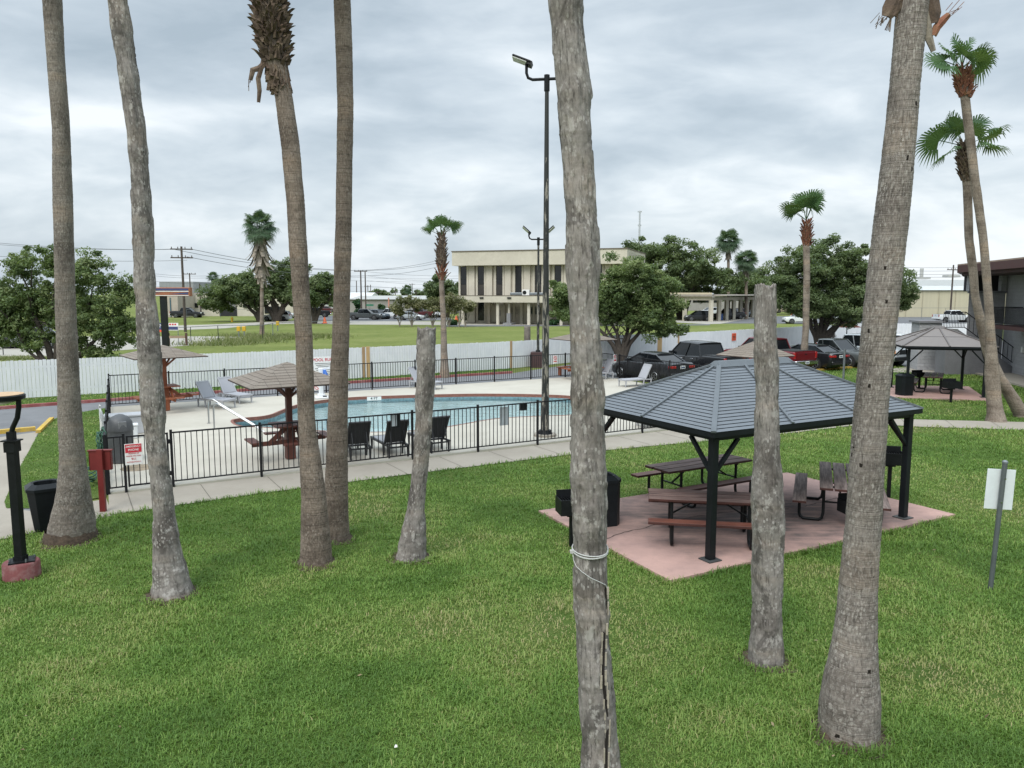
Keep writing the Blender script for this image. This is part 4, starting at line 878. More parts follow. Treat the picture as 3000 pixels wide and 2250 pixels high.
def text(s, size, mat, parent, loc, rot, name='lettering', align='CENTER', ext=.001, sx=1.0):
    c = bpy.data.curves.new(name, 'FONT'); c.body = s; c.size = size; c.align_x = align; c.align_y = 'CENTER'; c.extrude = ext; c.materials.append(mat); c.offset = size*.012
    tmp = bpy.data.objects.new('tmp', c); me = bpy.data.meshes.new_from_object(tmp); bpy.data.objects.remove(tmp); bpy.data.curves.remove(c); me.materials.clear(); me.materials.append(mat)
    o = bpy.data.objects.new(name, me); COL.objects.link(o); o.parent = parent; o.location = loc; o.rotation_euler = rot; o.scale = (sx, 1, 1); return o
ORANGE = M('orange_sheet', (.75, .11, .04), .6, var=.05); INK = M('black_ink', (.02, .02, .02), .6); REDINK = M('red_ink', (.55, .03, .05), .5, var=.05)
def board_sign(name, label, p, rz, w, h, mat, cat='sign', th=.012):
    e = empty(name, p, rz, label, cat); MB().box((0, 0, 0), (w, th, h), bev=.004).build('panel', mat, e); return e
p, rz = on_fence(2149, 987); e = board_sign('notice_sign', 'bright orange notice sheet fixed to the white fence', p, rz, .58, .58, ORANGE)
for k, (z, w_) in enumerate(((.17, .3), (.05, .42), (-.03, .42), (-.12, .40), (-.2, .4))): MB().box((0, -.008, z), (w_, .004, .045 if k in (1, 2) else .03)).build('print_line', INK, e)

# ---------------------------------------------------------------- pool fence
def iron_fence(name, label, a, b, post_at, h=1.32, gate=None, zb=.05, group=None, postw=.055, pick=.125):
    a, b = Vector(a), Vector(b); d = (b-a).normalized(); L = (b-a).length; e = empty(name, (a.x, a.y, 0), math.atan2(d.y, d.x), label, 'fence', group)
    mb = MB(); mb.box((L/2, 0, h-.02), (L, .035, .035)); mb.box((L/2, 0, zb+.1), (L, .03, .03)); k = pick*.5
    while k < L:
        mb.box((k, 0, (h+zb+.1)/2-.01), (.017, .017, h-zb-.12)); k += pick
    mb.build('rail_panel', IRON, e)
    for t in post_at: m2 = MB(); m2.box((t, 0, (h+.05)/2), (postw, postw, h+.05)); m2.build('post', IRON, e)
    return e
def posts(L, s=2.05): n = max(1, round(L/s)); return [L*k/n for k in range(n+1)]
up = Vector((0, 0, 0))
gate0 = G(505, 1427); gl = (gate0-NL).length; ge = gl+.02
LF = (NR-NL).length
iron_fence('pool_fence', 'black iron fence panel right of the corner with the emergency sign', NL, NL+e1*(gl-.95), [0.03, gl-.97], group='black iron fence round the pool')
# gate leaf
gd = (NR-NL).normalized(); ga = NL+gd*(gl-.92); e = empty('pool_gate', ga, math.atan2(gd.y, gd.x), 'narrow black iron gate with hinges, half hidden by the dead palm', 'gate')
mb = MB(); mb.box((.44, 0, 1.29), (.86, .035, .035)); mb.box((.44, 0, .16), (.86, .035, .035)); mb.box((.02, 0, .72), (.04, .04, 1.18)); mb.box((.86, 0, .72), (.04, .04, 1.18))
for k in range(6): mb.box((.13+k*.124, 0, .72), (.017, .017, 1.12))
mb.build('leaf', IRON, e)
for z in (.35, 1.1): MB().box((.905, -.01, z), (.07, .05, .1), bev=.01).build('hinge', IRON, e)
st = NL+gd*(gl+.02)
iron_fence('pool_fence', 'long black iron fence along the sidewalk in front of the pool', st, NR, posts(LF-gl-.02, 1.95), group='black iron fence round the pool')
iron_fence('pool_fence', 'black iron fence along the far side of the pool', FL, FR, posts((FR-FL).length, 2.15), group='black iron fence round the pool')
iron_fence('pool_fence', 'black iron fence between the pool and the parked dark sedan', FR, NR, posts((NR-FR).length, 2.1), group='black iron fence round the pool')
iron_fence('pool_fence', 'black iron fence seen end-on from the phone corner to the road', NL, FL, posts((NL-FL).length, 2.1), group='black iron fence round the pool')

# ---------------------------------------------------------------- small signs on the pool fence
def fence_pt(a, b, u, v):
    r_ = ray(u, v); kx = r_.x/r_.y; dx, dy = b.x-a.x, b.y-a.y; t = (a.x-kx*a.y)/(kx*dy-dx); p = a.lerp(b, t); return AT(u, v, p.y)
angF = math.atan2(gd.y, gd.x)
p = fence_pt(NL, NR, 391, 1329)-e2*.05; e = board_sign('emergency_sign', 'red and white emergency phone sign on the pool fence', p, angF, .36, .485, WPAINT)
MB().box((0, -.008, .135), (.335, .004, .19)).build('red_band', REDINK, e)
rot = (R(90), 0, 0)
text('EMERGENCY', .062, WPAINT, e, (0, -.012, .178), rot, sx=.86); text('PHONE', .066, WPAINT, e, (0, -.012, .10), rot)
text('PICKING UP', .04, REDINK, e, (0, -.010, .015), rot); text('PHONE WILL CALL', .036, REDINK, e, (0, -.010, -.04), rot); text('911', .07, REDINK, e, (0, -.010, -.11), rot); text('AUTOMATICALLY', .036, REDINK, e, (0, -.010, -.18), rot)
fd = (FR-FL).normalized(); angB = math.atan2(fd.y, fd.x)
p = fence_pt(FL, FR, 950, 1077)-e2*.06; e = board_sign('pool_rules_sign', 'white pool rules board with red heading behind the pool lift', p, angB, 1.1, 1.0, WPAINT); text('POOL RULES', .19, REDINK, e, (0, -.012, .36), rot)
for k in range(8): MB().box((-.02, -.008, .2-k*.075), (.85-.12*(k % 3), .004, .022)).build('print_line', INK, e)
p = fence_pt(FL, FR, 927, 1130)-e2*.07; e = board_sign('no_diving_sign', 'small white warning sign with a red barred circle beside the pool lift', p, angB, .3, .42, WPAINT)
def noring(e, z, r):
    mb = MB(); mb.tube([(r*math.cos(a), -.010, z+r*math.sin(a)) for a in [2*math.pi*k/20 for k in range(21)]], .012, 6); mb.bar((-r*.7, -.010, z+r*.7), (r*.7, -.010, z-r*.7), .008, .022); mb.build('barred_circle', REDINK, e)
noring(e, -.06, .1)
p = fence_pt(FL, FR, 1625, 1053)-e2*.05; e = board_sign('no_diving_sign', 'small white warning sign with red symbol on the far fence right of the light pole', p, angB, .28, .44, WPAINT); noring(e, .08, .09); MB().box((0, -.008, -.1), (.2, .004, .05)).build('print_line', REDINK, e)
p = fence_pt(FR, NR, 1802, 1050)-e1*.02-e2*.03; e = board_sign('no_diving_sign', 'small white warning sign with red print at the turn of the fence by the sedan', p, angF, .24, .44, WPAINT); noring(e, .1, .08); MB().box((0, -.008, -.09), (.17, .004, .08)).build('print_line', REDINK, e)
# blank plates hung on the near fence
p = fence_pt(NL, NR, 1480, 1220)+e2*.06; board_sign('blank_plate', 'plain light grey plate hung on the near pool fence left of the light pole', p, angF, .3, .54, M('plate_grey', (.42, .46, .48), .6))
p = fence_pt(NL, NR, 1160, 1233)+e2*.06; e = board_sign('blank_plate', 'dark framed grey plate on the near fence above the loungers', p, angF, .26, .38, DARK, 'sign'); MB().box((-.03, -.009, 0), (.15, .004, .30)).build('inset', MC['plate_grey'], e)
p = fence_pt(NL, NR, 1537, 1193)+e2*.08; board_sign('lock_box', 'small dark lock box at the top of the near fence', p, angF, .2, .2, DARK, 'box', .07)

# ---------------------------------------------------------------- gazebos
ROOFG = M('roof_steel_blue_grey', (.135, .152, .17), .5, .1, var=.08, vs=.8, stain=(.15, .17, .19), sfac=.5, ss=.6); GROOVE_SHADOW = M('roof_groove_shadow', (.035, .04, .045), .6)  # near-black groove colour stands in for shadow between ribs; also lines the underside
TRIMG = M('roof_trim', (.115, .13, .142), .45, .2, var=.1)
PMETAL = M('gazebo_post_metal', (.008, .010, .012), .45, 0, var=.2, spec=.22)
def gazebo(name, label, c, rz, lx, ly, ph, zr, ridge, over, roofm, ribs, pw=.13, nb=(2, 1), trim=None):
    TRIMG = trim or MC['roof_trim']
    """lx, ly: post spacing; zr ridge height; ridge length; over: eave overhang"""
    e = empty(name, c, rz, label, 'gazebo'); X, Y = lx/2+over, ly/2+over; ze = ph+.11
    for sx in (-1, 1):
        for sy in (-1, 1):
            o = MB().box((sx*lx/2, sy*ly/2, ph/2+.03), (pw, pw, ph-.02), bev=.008).build('post', PMETAL, e)
            MB().box((sx*lx/2, sy*ly/2, .068), (pw*2.1, pw*2.1, .02)).build('base_plate', M('base_plate_metal', (.05, .052, .052), .6), o)
            for dx, dy in ((1, 0), (0, 1)):
                a = Vector((sx*lx/2, sy*ly/2, ph-.62)); b = Vector((sx*(lx/2-dx*.55), sy*(ly/2-dy*.55), ph-.03)); MB().bar(a, b, pw*.5, pw*.45).build('brace', PMETAL, e)
    mb = MB()
    for sy in (-1, 1): mb.box((0, sy*ly/2, ph+.03), (lx+pw+.004, pw*.9, .10))
    for sx in (-1, 1): mb.box((sx*lx/2, 0, ph+.032), (pw*.9, ly-pw-.002, .09))
    mb.build('beam', PMETAL, e)
    mb = MB()
    for sy in (-1, 1): mb.box((0, sy*(Y-.02), ze-.01), (2*X, .04, .085))
    for sx in (-1, 1): mb.box((sx*(X-.02), 0, ze-.011), (.04, 2*Y-.085, .08))
    mb.build('fascia', PMETAL, e)
    rl = ridge/2; P = {'a': (-X, -Y, ze+.03), 'b': (X, -Y, ze+.03), 'c': (X, Y, ze+.03), 'd': (-X, Y, ze+.03), 'r': (-rl, 0, zr), 's': (rl, 0, zr)}
    P = {k: Vector(v) for k, v in P.items()}
    faces = [('a', 'b', 's', 'r', nb[0]), ('b', 'c', 's', 's', nb[1]), ('c', 'd', 'r', 's', nb[0]), ('d', 'a', 'r', 'r', nb[1])]
    bt = MB()
    for f in faces:
        A0, B0, B1, A1 = (P[k] for k in f[:4]); mb = MB(); n_ = (B0-A0).cross(A1-A0).normalized()
        for k in range(ribs):
            t0, t1 = k/ribs, (k+1)/ribs; g_ = .80 if ribs > 4 else .975
            p0, p1 = A0.lerp(A1, t0), B0.lerp(B1, t0); tm = t0+(t1-t0)*g_; q0, q1 = A0.lerp(A1, tm), B0.lerp(B1, tm); s0, s1 = A0.lerp(A1, t1), B0.lerp(B1, t1)
            h = n_*.014
            mb.add([p0+h, p1+h, q1+h*.9, q0+h*.9], [(0, 1, 2, 3)], 0); mb.add([q0+h*.9, q1+h*.9, q1-h*.4, q0-h*.4], [(0, 1, 2, 3)], 1); mb.add([q0-h*.4, q1-h*.4, s1-h*.2, s0-h*.2], [(0, 1, 2, 3)], 1); mb.add([s0-h*.2, s1-h*.2, s1+h, s0+h], [(0, 1, 2, 3)], 1)
        mb.add([A0-n_*.03, B0-n_*.03, B1-n_*.03]+([A1-n_*.03] if f[2] != f[3] else []), [(2, 1, 0)] if f[2] == f[3] else [(3, 2, 1, 0)], 1)
        mb.build('roof_panel', [roofm, GROOVE_SHADOW], e)
        for k in range(f[4]):
            t = (k+1)/(f[4]+1); a = A0.lerp(B0, t); b = (A1.lerp(B1, t) if f[2] != f[3] else A1.copy()); 
            if f[2] == f[3]: b = a.lerp(A1, .93); 
            bt.bar(a+n_*.03, b+n_*.03, .055, .028, up=n_)
    bt.build('batten', TRIMG, e)
    for k, r_ in (('a', 'r'), ('b', 's'), ('c', 's'), ('d', 'r')): MB().bar(P[k]+Vector((0, 0, .02)), P[r_]+Vector((0, 0, .03)), .085, .035).build('hip_cap', TRIMG, e)
    cap = MB(); w = .16; vs = [(-rl-w, -w, zr-.045), (rl+w, -w, zr-.045), (rl+w, w, zr-.045), (-rl-w, w, zr-.045), (-rl-w*.5, -w*.35, zr+.06), (rl+w*.5, -w*.35, zr+.06), (rl+w*.5, w*.35, zr+.06), (-rl-w*.5, w*.35, zr+.06)]
    cap.add(vs, [(3, 2, 1, 0), (4, 5, 6, 7), (0, 1, 5, 4), (1, 2, 6, 5), (2, 3, 7, 6), (3, 0, 4, 7)]); cap.build('ridge_cap', TRIMG, e)
    return e
gzr = R(28.8); g1 = Vector((math.cos(gzr), math.sin(gzr), 0)); g2 = Vector((-math.sin(gzr), math.cos(gzr), 0))
pf = G(2080, 1650); gc = pf+g1*2.56+g2*1.68
gazebo('gazebo', 'large black gazebo with a blue-grey ribbed metal roof over the picnic tables', (gc.x, gc.y, 0), gzr, 5.12, 3.36, 2.12, 3.16, 1.75, .17, ROOFG, 22)
ROOFB = M('roof_brown_grey', (.19, .165, .15), .5, .1, var=.08, vs=.7)
q = [G(2650, 1163), G(2883, 1170), G(2819, 1140), G(2608, 1138)]; c2 = sum(q, Vector())/4; d2 = (q[1]-q[0]); a2 = math.atan2(d2.y, d2.x)
gazebo('gazebo', 'smaller gazebo with a brownish roof near the block stair tower', (c2.x, c2.y, 0), a2, (q[1]-q[0]).length*.97, (q[3]-q[0]).length*.95, 2.1, 3.0, .25, .35, ROOFB, 2, .11, (1, 1), M('roof_trim_brown', (.12, .105, .098), .5))

# ---------------------------------------------------------------- picnic tables
WOODR = m_wood('worn_red_board', (.06, .032, .027), (.25, .165, .14), .7, 0, .8, .2); WOODO = m_wood('red_brown_board', (.095, .03, .02), (.17, .06, .038), .5, 0); WOODG = m_wood('weathered_board', (.07, .048, .04), (.25, .195, .175), .8, 0, .8, .12)
EDGEW = M('painted_board_edge', (.055, .016, .012), .6, var=.25, vs=6)
def picnic_table(label, c, rz, L=2.44, top=WOODR, seat=WOODO, group='steel framed picnic tables', z0=.055):
    e = empty('picnic_table', (c[0], c[1], z0), rz, label, 'picnic table', group); mb = MB()
    def board(m_, c_, d_): f0 = len(m_.I); m_.box(c_, d_, bev=.005); m_.I[f0:] = [0 if i == 1 else 1 for i in range(len(m_.I)-f0)]; return m_
    for k in (-1, 0, 1): board(mb, (random.uniform(-.01, .01), k*.264, .745), (L, .24, .045))
    mb.build('tabletop', [top, EDGEW], e)
    for s in (-1, 1): board(MB(), (random.uniform(-.02, .02), s*.74, .455), (L, .25, .045)).build('seat', [seat, EDGEW], e)
    for sx in (-1, 1):
        x = sx*(L/2-.42); mb = MB()
        for s in (-1, 1):
            pts = [(x, s*.30, .72), (x, s*.30, .16), (x, s*.32, .07), (x, s*.38, .03), (x, s*.66, .03), (x, s*.72, .07), (x, s*.74, .14), (x, s*.74, .43)]
            mb.tube(pts, .030, 10); mb.box((x, s*.74, .43), (.06, .2, .012))
        mb.box((x, 0, .705), (.05, .7, .035)); mb.bar((x, -.30, .40), (x, .30, .40), .03, .03)
        mb.bar((x, 0, .40), (x-sx*.5, 0, .71), .03, .03); soft(mb.build('leg_frame', BLACK, e))
    return e
picnic_table('weathered picnic table at the back of the gazebo slab', (4.13, 16.62), R(30), 2.44, WOODR, WOODO)
picnic_table('dark red picnic table behind the front gazebo post, seen along its side', (3.62, 13.78), R(-10), 2.2, WOODR, WOODO)
picnic_table('weathered grey picnic table turned end-on at the right of the slab', (6.70, 15.40), R(68.5), 2.5, WOODG, WOODG)
c = G(2743, 1152); picnic_table('picnic table under the small gazebo', (c.x, c.y+.3), a2+R(74), 2.44, WOODG, WOODG)

# ---------------------------------------------------------------- grills and bins
def grill(label, p, rz, h=.85, w=.5, d=.38, bh=.26, open_=True):
    e = empty('grill', (p.x, p.y, 0), rz, label, 'grill', 'black pedestal grills'); mb = MB()
    mb.box((0, 0, (h-.02)/2), (.075, .075, h-.02)); mb.box((0, 0, h-.03), (.2, .16, .05)); mb.build('post', BLACK, e)
    mb = MB(); t = .014; z = h+bh/2
    for sx in (-1, 1): mb.box((sx*(w/2-t/2), 0, z), (t, d, bh))
    mb.box((0, -d/2+t/2, z), (w-2*t, t, bh)); mb.box((0, d/2-t/2, z+.05), (w-2*t, t, bh+.1)); mb.box((0, 0, h+.006), (w-2*t, d-2*t, .012)); mb.build('firebox', BLACK, e)
    mb = MB()
    for k in range(9): mb.box((-w/2+.05+k*(w-.1)/8, 0, h+bh-.05), (.01, d-2*t-.002, .01))
    mb.build('grate', BLACK, e); return e
gp = G(1674, 1600); grill('open pedestal grill at the left corner of the slab, partly behind the nearest palm', gp, R(12), .62, .5, .4, .28)
gb = G(2602, 1462); grill('pedestal grill on the grass behind the far gazebo post', gb, R(-15), .80)
gs_ = G(2494, 1548); grill('low black grill on the slab beside the end-on picnic table', gs_+Vector((0, 0, 0)), R(10), .32, .42, .36, .24)
ga_ = G(2785, 1180); grill('pedestal grill in front of the small gazebo table', ga_, R(2), .62, .62, .4, .28); gb2 = G(2692, 1140); grill('pedestal grill behind the small gazebo table', gb2, R(10), .62, .6, .4, .18)
LINERB = M('bin_body', (.008, .010, .012), .42, 0, var=.2, spec=.22)
def bin_(label, p, rz, w, h, taper, name='waste_bin', z0=0.0):
    e = empty(name, (p.x, p.y, z0), rz, label, 'bin', 'black waste bins'); mb = MB(); b = w*taper
    def ring(r, z, n=8): return [(r*(1 if i in (0, 1, 6, 7) else -1)*(1 if i in (0, 7, 3, 4) else .62)/2, r*(1 if i < 4 else -1)*(.62 if i in (0, 3, 4, 7) else 1)/2, z) for i in range(n)]
    r0, r1 = ring(b, 0), ring(w, h*.86); mb.add(r0+r1, [tuple(reversed(range(8)))]+[(i, (i+1) % 8, 8+(i+1) % 8, 8+i) for i in range(8)]); mb.build('body', LINERB, e)
    mb = MB(); r2, r3, r4, r5 = ring(w*1.05, h*.86), ring(w*1.05, h*.92), ring(w*.72, h), ring(w*.6, h*.985); r6 = ring(w*.58, h*.9)
    mb.add(r2+r3+r4+r5+r6, [(k*8+i, k*8+(i+1) % 8, (k+1)*8+(i+1) % 8, (k+1)*8+i) for k in range(4) for i in range(8)]+[tuple(32+i for i in range(8))]); mb.build('lid', LINERB, e); return e
bin_('dark green-black tapered waste bin at the foot of the thick leaning palm', G(142, 1548), R(35), .64, .92, .72)
bin_('black octagonal waste bin on the slab behind the nearest palm', G(1764, 1540), R(20), .58, .98, .98, z0=.055)
bp_ = G(2648, 1160); bin_('dark square waste bin beside a post of the small gazebo', bp_, R(10), .64, .95, .95, z0=.05)

# ---------------------------------------------------------------- phone board, lamps, posts at the left
p = G(303, 1500); e = empty('phone_stand', (p.x, p.y, 0), R(8), 'dark red painted post carrying a red phone housing by the fence corner', 'phone stand')
MB().box((0, 0, .66), (.11, .09, 1.32)).build('post', RED, e); mb = MB(); mb.box((-.02, .05, 1.08), (.43, .02, .40)); mb.box((-.225, .085, 1.08), (.02, .09, .40)); mb.box((.185, .085, 1.08), (.02, .09, .40)); mb.box((-.02, .085, 1.29), (.47, .12, .02)); mb.box((0, .02, 1.08), (.13, .03, .38)); mb.build('housing', RED, e)
p = G(65, 1690); top = AT(20, 1290, p.y); e = empty('lamp_post', (p.x, p.y, 0), 0, 'black lamp post with a flat round head on a red concrete foot', 'lamp post')
mb = MB(); mb.tube([(0, 0, -.05), (0, 0, .24), (0, 0, .265)], [.27, .265, .245], 40); soft(mb.build('concrete_foot', MAROON, e))
mb = MB(); mb.box((.02, 0, .278), (.36, .30, .022), .5); mb.build('base_plate', BLACK, e)
mb = MB()
for sx in (-1, 1):
    for sy in (-1, 1): mb.cyl((.02+sx*.13, sy*.11, .28), (.02+sx*.13, sy*.11, .33), .012, None, 8)
mb.build('anchor_bolt', GALV, e)
tx = top.x-p.x
mb = MB(); mb.box((0, 0, 1.24), (.125, .125, 1.92)); mb.box((0, 0, .32), (.15, .15, .07)); mb.box((0, 0, 2.12), (.17, .17, .16)); mb.box((0, 0, 2.22), (.24, .20, .02)); mb.build('pole', BLACK, e)
mb = MB(); mb.box((0, 0, 2.29), (.10, .10, .14)); mb.tube([(0, 0, 2.3), (.03, 0, 2.42), (.115, 0, 2.58), (.15, 0, 2.75), (.155, 0, 2.92)], .038, 10); soft(mb.build('arm', BLACK, e))
mb = MB(); mb.tube([(-.12, 0, 2.84), (-.12, 0, 2.87), (-.12, 0, 2.93), (-.12, 0, 2.945)], [.24, .33, .335, .31], 40); soft(mb.build('lamp_head', BLACK, e))
mb = MB(); mb.tube([(-.12, 0, 2.946), (-.12, 0, 2.952)], .31, 40); mb.build('head_cover', M('sandy_cover', (.52, .36, .22), .8, var=.1, vs=8), e)
mb = MB(); mb.tube([(-.12, 0, 2.80), (-.12, 0, 2.84)], [.12, .235], 32); mb.build('lens', M('frosted_lens', (.55, .55, .5), .3), e)

# hose, tidy box, round bin, white cloth inside the corner
HOSE = M('green_hose', (.025, .085, .05), .5, var=.2)
p = NL+e2*1.0-e1*.02; e = tag(empty('garden_hose', (p.x, p.y, 0), R(120)), 'coiled green garden hose hung over the end of the pool fence', 'hose'); mb = MB(); rs = random.Random(2)
for k in range(8):
    r_ = .26+rs.uniform(-.03, .05); pts = [(r_*math.cos(a)*1.0+rs.uniform(-.01, .01), rs.uniform(-.03, .06)+.02*k-.07, 1.02+r_*1.25*math.sin(a)-.06*k*.3) for a in [2*math.pi*j/24 for j in range(25)]]; mb.tube(pts, .014, 6)
pts = [(.2+rs.uniform(-.3, .3), -.25+rs.uniform(-.25, .25), .10+rs.uniform(0, .3)) for j in range(26)]; mb.build('coil', HOSE, e, True)
mb = MB()
for k in range(6):
    r_ = .30+.04*k; mb.tube([(.25+r_*math.cos(a), .42+r_*.7*math.sin(a), .08+.06*k+.05*math.sin(a*2+k)) for a in [2*math.pi*j/20 for j in range(21)]], .014, 6)
mb.build('ground_coil', HOSE, e, True)
p = G(358, 1358); e = empty('waste_drum', (p.x, p.y, .05), 0, 'grey round drum with a domed top behind the emergency sign', 'bin'); DG = M('drum_grey', (.075, .078, .082), .55, var=.15)
mb = MB(); mb.tube([(0, 0, 0), (0, 0, .02), (0, 0, .85)], [.27, .30, .31], 32); soft(mb.build('body', DG, e)); mb = MB(); mb.tube([(0, 0, .85), (0, 0, .9), (0, 0, 1.08), (0, 0, 1.2), (0, 0, 1.27), (0, 0, 1.29)], [.325, .325, .30, .22, .10, .02], 32); soft(mb.build('domed_lid', DG, e)); MB().box((.16, -.20, 1.02), (.2, .1, .2), R(40), bev=.01).build('flap', M('flap_grey', (.16, .165, .17), .5), e)
p = G(372, 1278)+e2*.3; e = empty('storage_box', (p.x, p.y, .05), R(28), 'pale grey plastic storage box standing on the deck behind the drum', 'storage box'); LG_ = M('box_grey', (.40, .41, .43), .5, var=.06)
MB().box((0, 0, .28), (1.15, .6, .56), bev=.03).build('body', LG_, e); MB().box((0, 0, .60), (1.22, .66, .07), bev=.02).build('lid', LG_, e)
p = G(386, 1288); e = empty('pail', (p.x, p.y, .05), R(28), 'small white lidded tub beside the grey drum', 'tub'); MB().box((0, 0, .2), (.36, .32, .4), bev=.03).build('body', WHITE, e); MB().box((0, 0, .42), (.4, .36, .05), bev=.015).build('lid', WHITE, e)
p = NL+e2*5.4+e1*.10
mb = MB(); rs = random.Random(8); n_ = 14; vs = []
for i in range(n_+1):
    t = i/n_
    for j in range(9):
        a = math.pi*j/8; r_ = (.05+.15*math.sin(math.pi*min(1, t*1.1))**.8)*(1+.25*math.sin(j*2.3+i*.8)); vs.append((r_*math.sin(a)*.6, r_*math.cos(a)*1.1, 1.25-t*1.05))
fs = [(i*9+j, i*9+j+1, (i+1)*9+j+1, (i+1)*9+j) for i in range(n_) for j in range(8)]; mb.add(vs, fs); mb.tube([(0, .05, 1.2), (.02, .06, 1.33), (.04, .0, 1.3)], .015, 6)
o = mb.build('cloth', M('white_cloth', (.72, .72, .70), .9, var=.06, vs=14, bump=.4, bs=18), None, True, (p.x, p.y, .03), A); tag(o, 'bunched white cloth hanging on the end-on pool fence', 'cloth')
p = G(405, 1376); mb = MB(); mb.tube([(0, 0, .052), (0, 0, .056)], [.42, .40], 24); o = mb.build('rust_stain', M('wet_stain', (.24, .19, .13), .9, var=.3, vs=5), None, False, (p.x, p.y, 0)); tag(o, kind='structure')

# ---------------------------------------------------------------- umbrella tables on the deck
SHING = None
def m_shingle():
    t = NT('roof_shingle'); uv = t.coord((1, 1, 1), 'UV'); br = t.n('ShaderNodeTexBrick', Vector=uv, Scale=1.0); br.inputs['Color1'].default_value = (.19, .155, .125, 1); br.inputs['Color2'].default_value = (.235, .20, .165, 1); br.inputs['Mortar'].default_value = (.09, .076, .063, 1)
    br.inputs['Mortar Size'].default_value = .008; br.inputs['Brick Width'].default_value = .34; br.inputs['Row Height'].default_value = .15
    n_ = t.noise(t.coord(), 30, 3); col = t.mix(.25, br.outputs[0], t.ramp(n_, [(.3, (.1, .085, .07)), (.7, (.30, .26, .22))]).outputs[0]); t.set(Base__Color=col, Roughness=.95, Normal=t.bump(br.outputs[1], -.4, .01)); return t.m
SHING = m_shingle(); WOODB = m_wood('dark_red_timber', (.075, .022, .016), (.13, .042, .028), .55, 2); WOODB2 = m_wood('orange_red_timber', (.20, .055, .022), (.30, .095, .04), .55, 2)
def umbrella_table(label, p, rz, post=WOODB, half=1.28, ze=2.12, za=2.64, z0=.05, slate=1.0):
    e = empty('umbrella_table', (p.x, p.y, z0), rz, label, 'picnic table', 'wooden tables under shingled square canopies'); MB().box((0, 0, ze/2+.1), (.15, .15, ze+.25)).build('post', post, e)
    mb = MB(); h = half; cs = [(-h, -h), (h, -h), (h, h), (-h, h)]; uvs = []
    rows = 9; sl = math.hypot(h, za-ze)
    for s_ in range(4):
        a = Vector((*cs[s_], ze)); b = Vector((*cs[(s_+1) % 4], ze)); t_ = Vector((0, 0, za)); nn = (b-a).cross(t_-a).normalized()
        for k in range(rows):
            t0, t1 = k/rows, (k+1)/rows; lift = nn*.011
            q = [a.lerp(t_, t0)+lift, b.lerp(t_, t0)+lift, b.lerp(t_, t1)+nn*.004, a.lerp(t_, t1)+nn*.004]; mb.add(q, [(0, 1, 2, 3)]); mb.add([a.lerp(t_, t0), b.lerp(t_, t0), b.lerp(t_, t0)+lift, a.lerp(t_, t0)+lift], [(0, 1, 2, 3)])
            w0, w1 = h*(1-t0), h*(1-t1); off = s_*3.3+.17*(k % 2); uvs += [(-w0+off, t0*sl), (w0+off, t0*sl), (w1+off, t1*sl-.004), (-w1+off, t1*sl-.004)]+[(off, t0*sl+.05)]*4
    o = mb.build('canopy', SHING, e); l_ = o.data.uv_layers.new(name='UVMap'); l_.data.foreach_set('uv', np.array(uvs, np.float32).ravel())
    mb = MB(); mb.add([(*c_, ze-.03) for c_ in cs]+[(*c_, ze) for c_ in cs]+[(0, 0, za-.05)], [(3, 2, 1, 0)]+[(i, (i+1) % 4, 4+(i+1) % 4, 4+i) for i in range(4)]); mb.build('eave', M('eave_board', (.035, .018, .014), .7), e)
    mb = MB()
    for k in range(4): a = R(90*k+45); mb.bar((.06*math.cos(a), .06*math.sin(a), ze-.42), (.62*math.cos(a), .62*math.sin(a), ze+.03), .05, .06)
    mb.build('brace', post, e)
    mb = MB()
    for k in range(7): mb.box((-.39+k*.13, 0, .955), (.12, .92, .04))
    mb.build('tabletop', post, e)
    for k in range(4):
        a = R(90*k); d_ = Vector((math.cos(a), math.sin(a), 0)); s_ = Vector((-d_.y, d_.x, 0)); m2 = MB(); c_ = d_*.98; m2.box((c_.x, c_.y, .58), (.24, .85, .045), a); m2.build('seat', post, e)
        m2 = MB(); m2.bar(d_*.05+s_*.10+Vector((0, 0, .50)), d_*1.02+s_*.10+Vector((0, 0, .50)), .04, .12); m2.bar(d_*.12+s_*.145+Vector((0, 0, .90)), d_*.62+s_*.145+Vector((0, 0, .48)), .04, .12); m2.build('seat_arm', post, e)
    m2 = MB(); m2.box((0, 0, .46), (.24, .24, .88)); m2.build('pedestal', post, e); return e
umbrella_table('dark red umbrella table under a brown shingled canopy, in front of the pool steps', G(851, 1344, .05), R(32))
umbrella_table('orange-red umbrella table at the far left corner of the pool deck', G(487, 1203, .05), R(38), WOODB2, 1.28, 2.12, 2.52)
umbrella_table('umbrella table with a tan canopy on the right of the deck near the black pickup', AT(2211, 1080, 30.3)-Vector((0, 0, AT(2211, 1080, 30.3).z-.05)), R(35), WOODB2, 1.06, 2.05, 2.62)
pu = AT(1707, 985, 40.6); umbrella_table('umbrella table almost hidden behind the nearest palm', Vector((pu.x, 40.4, .05)), R(30), WOODB2, 1.28, 2.1, 2.5)

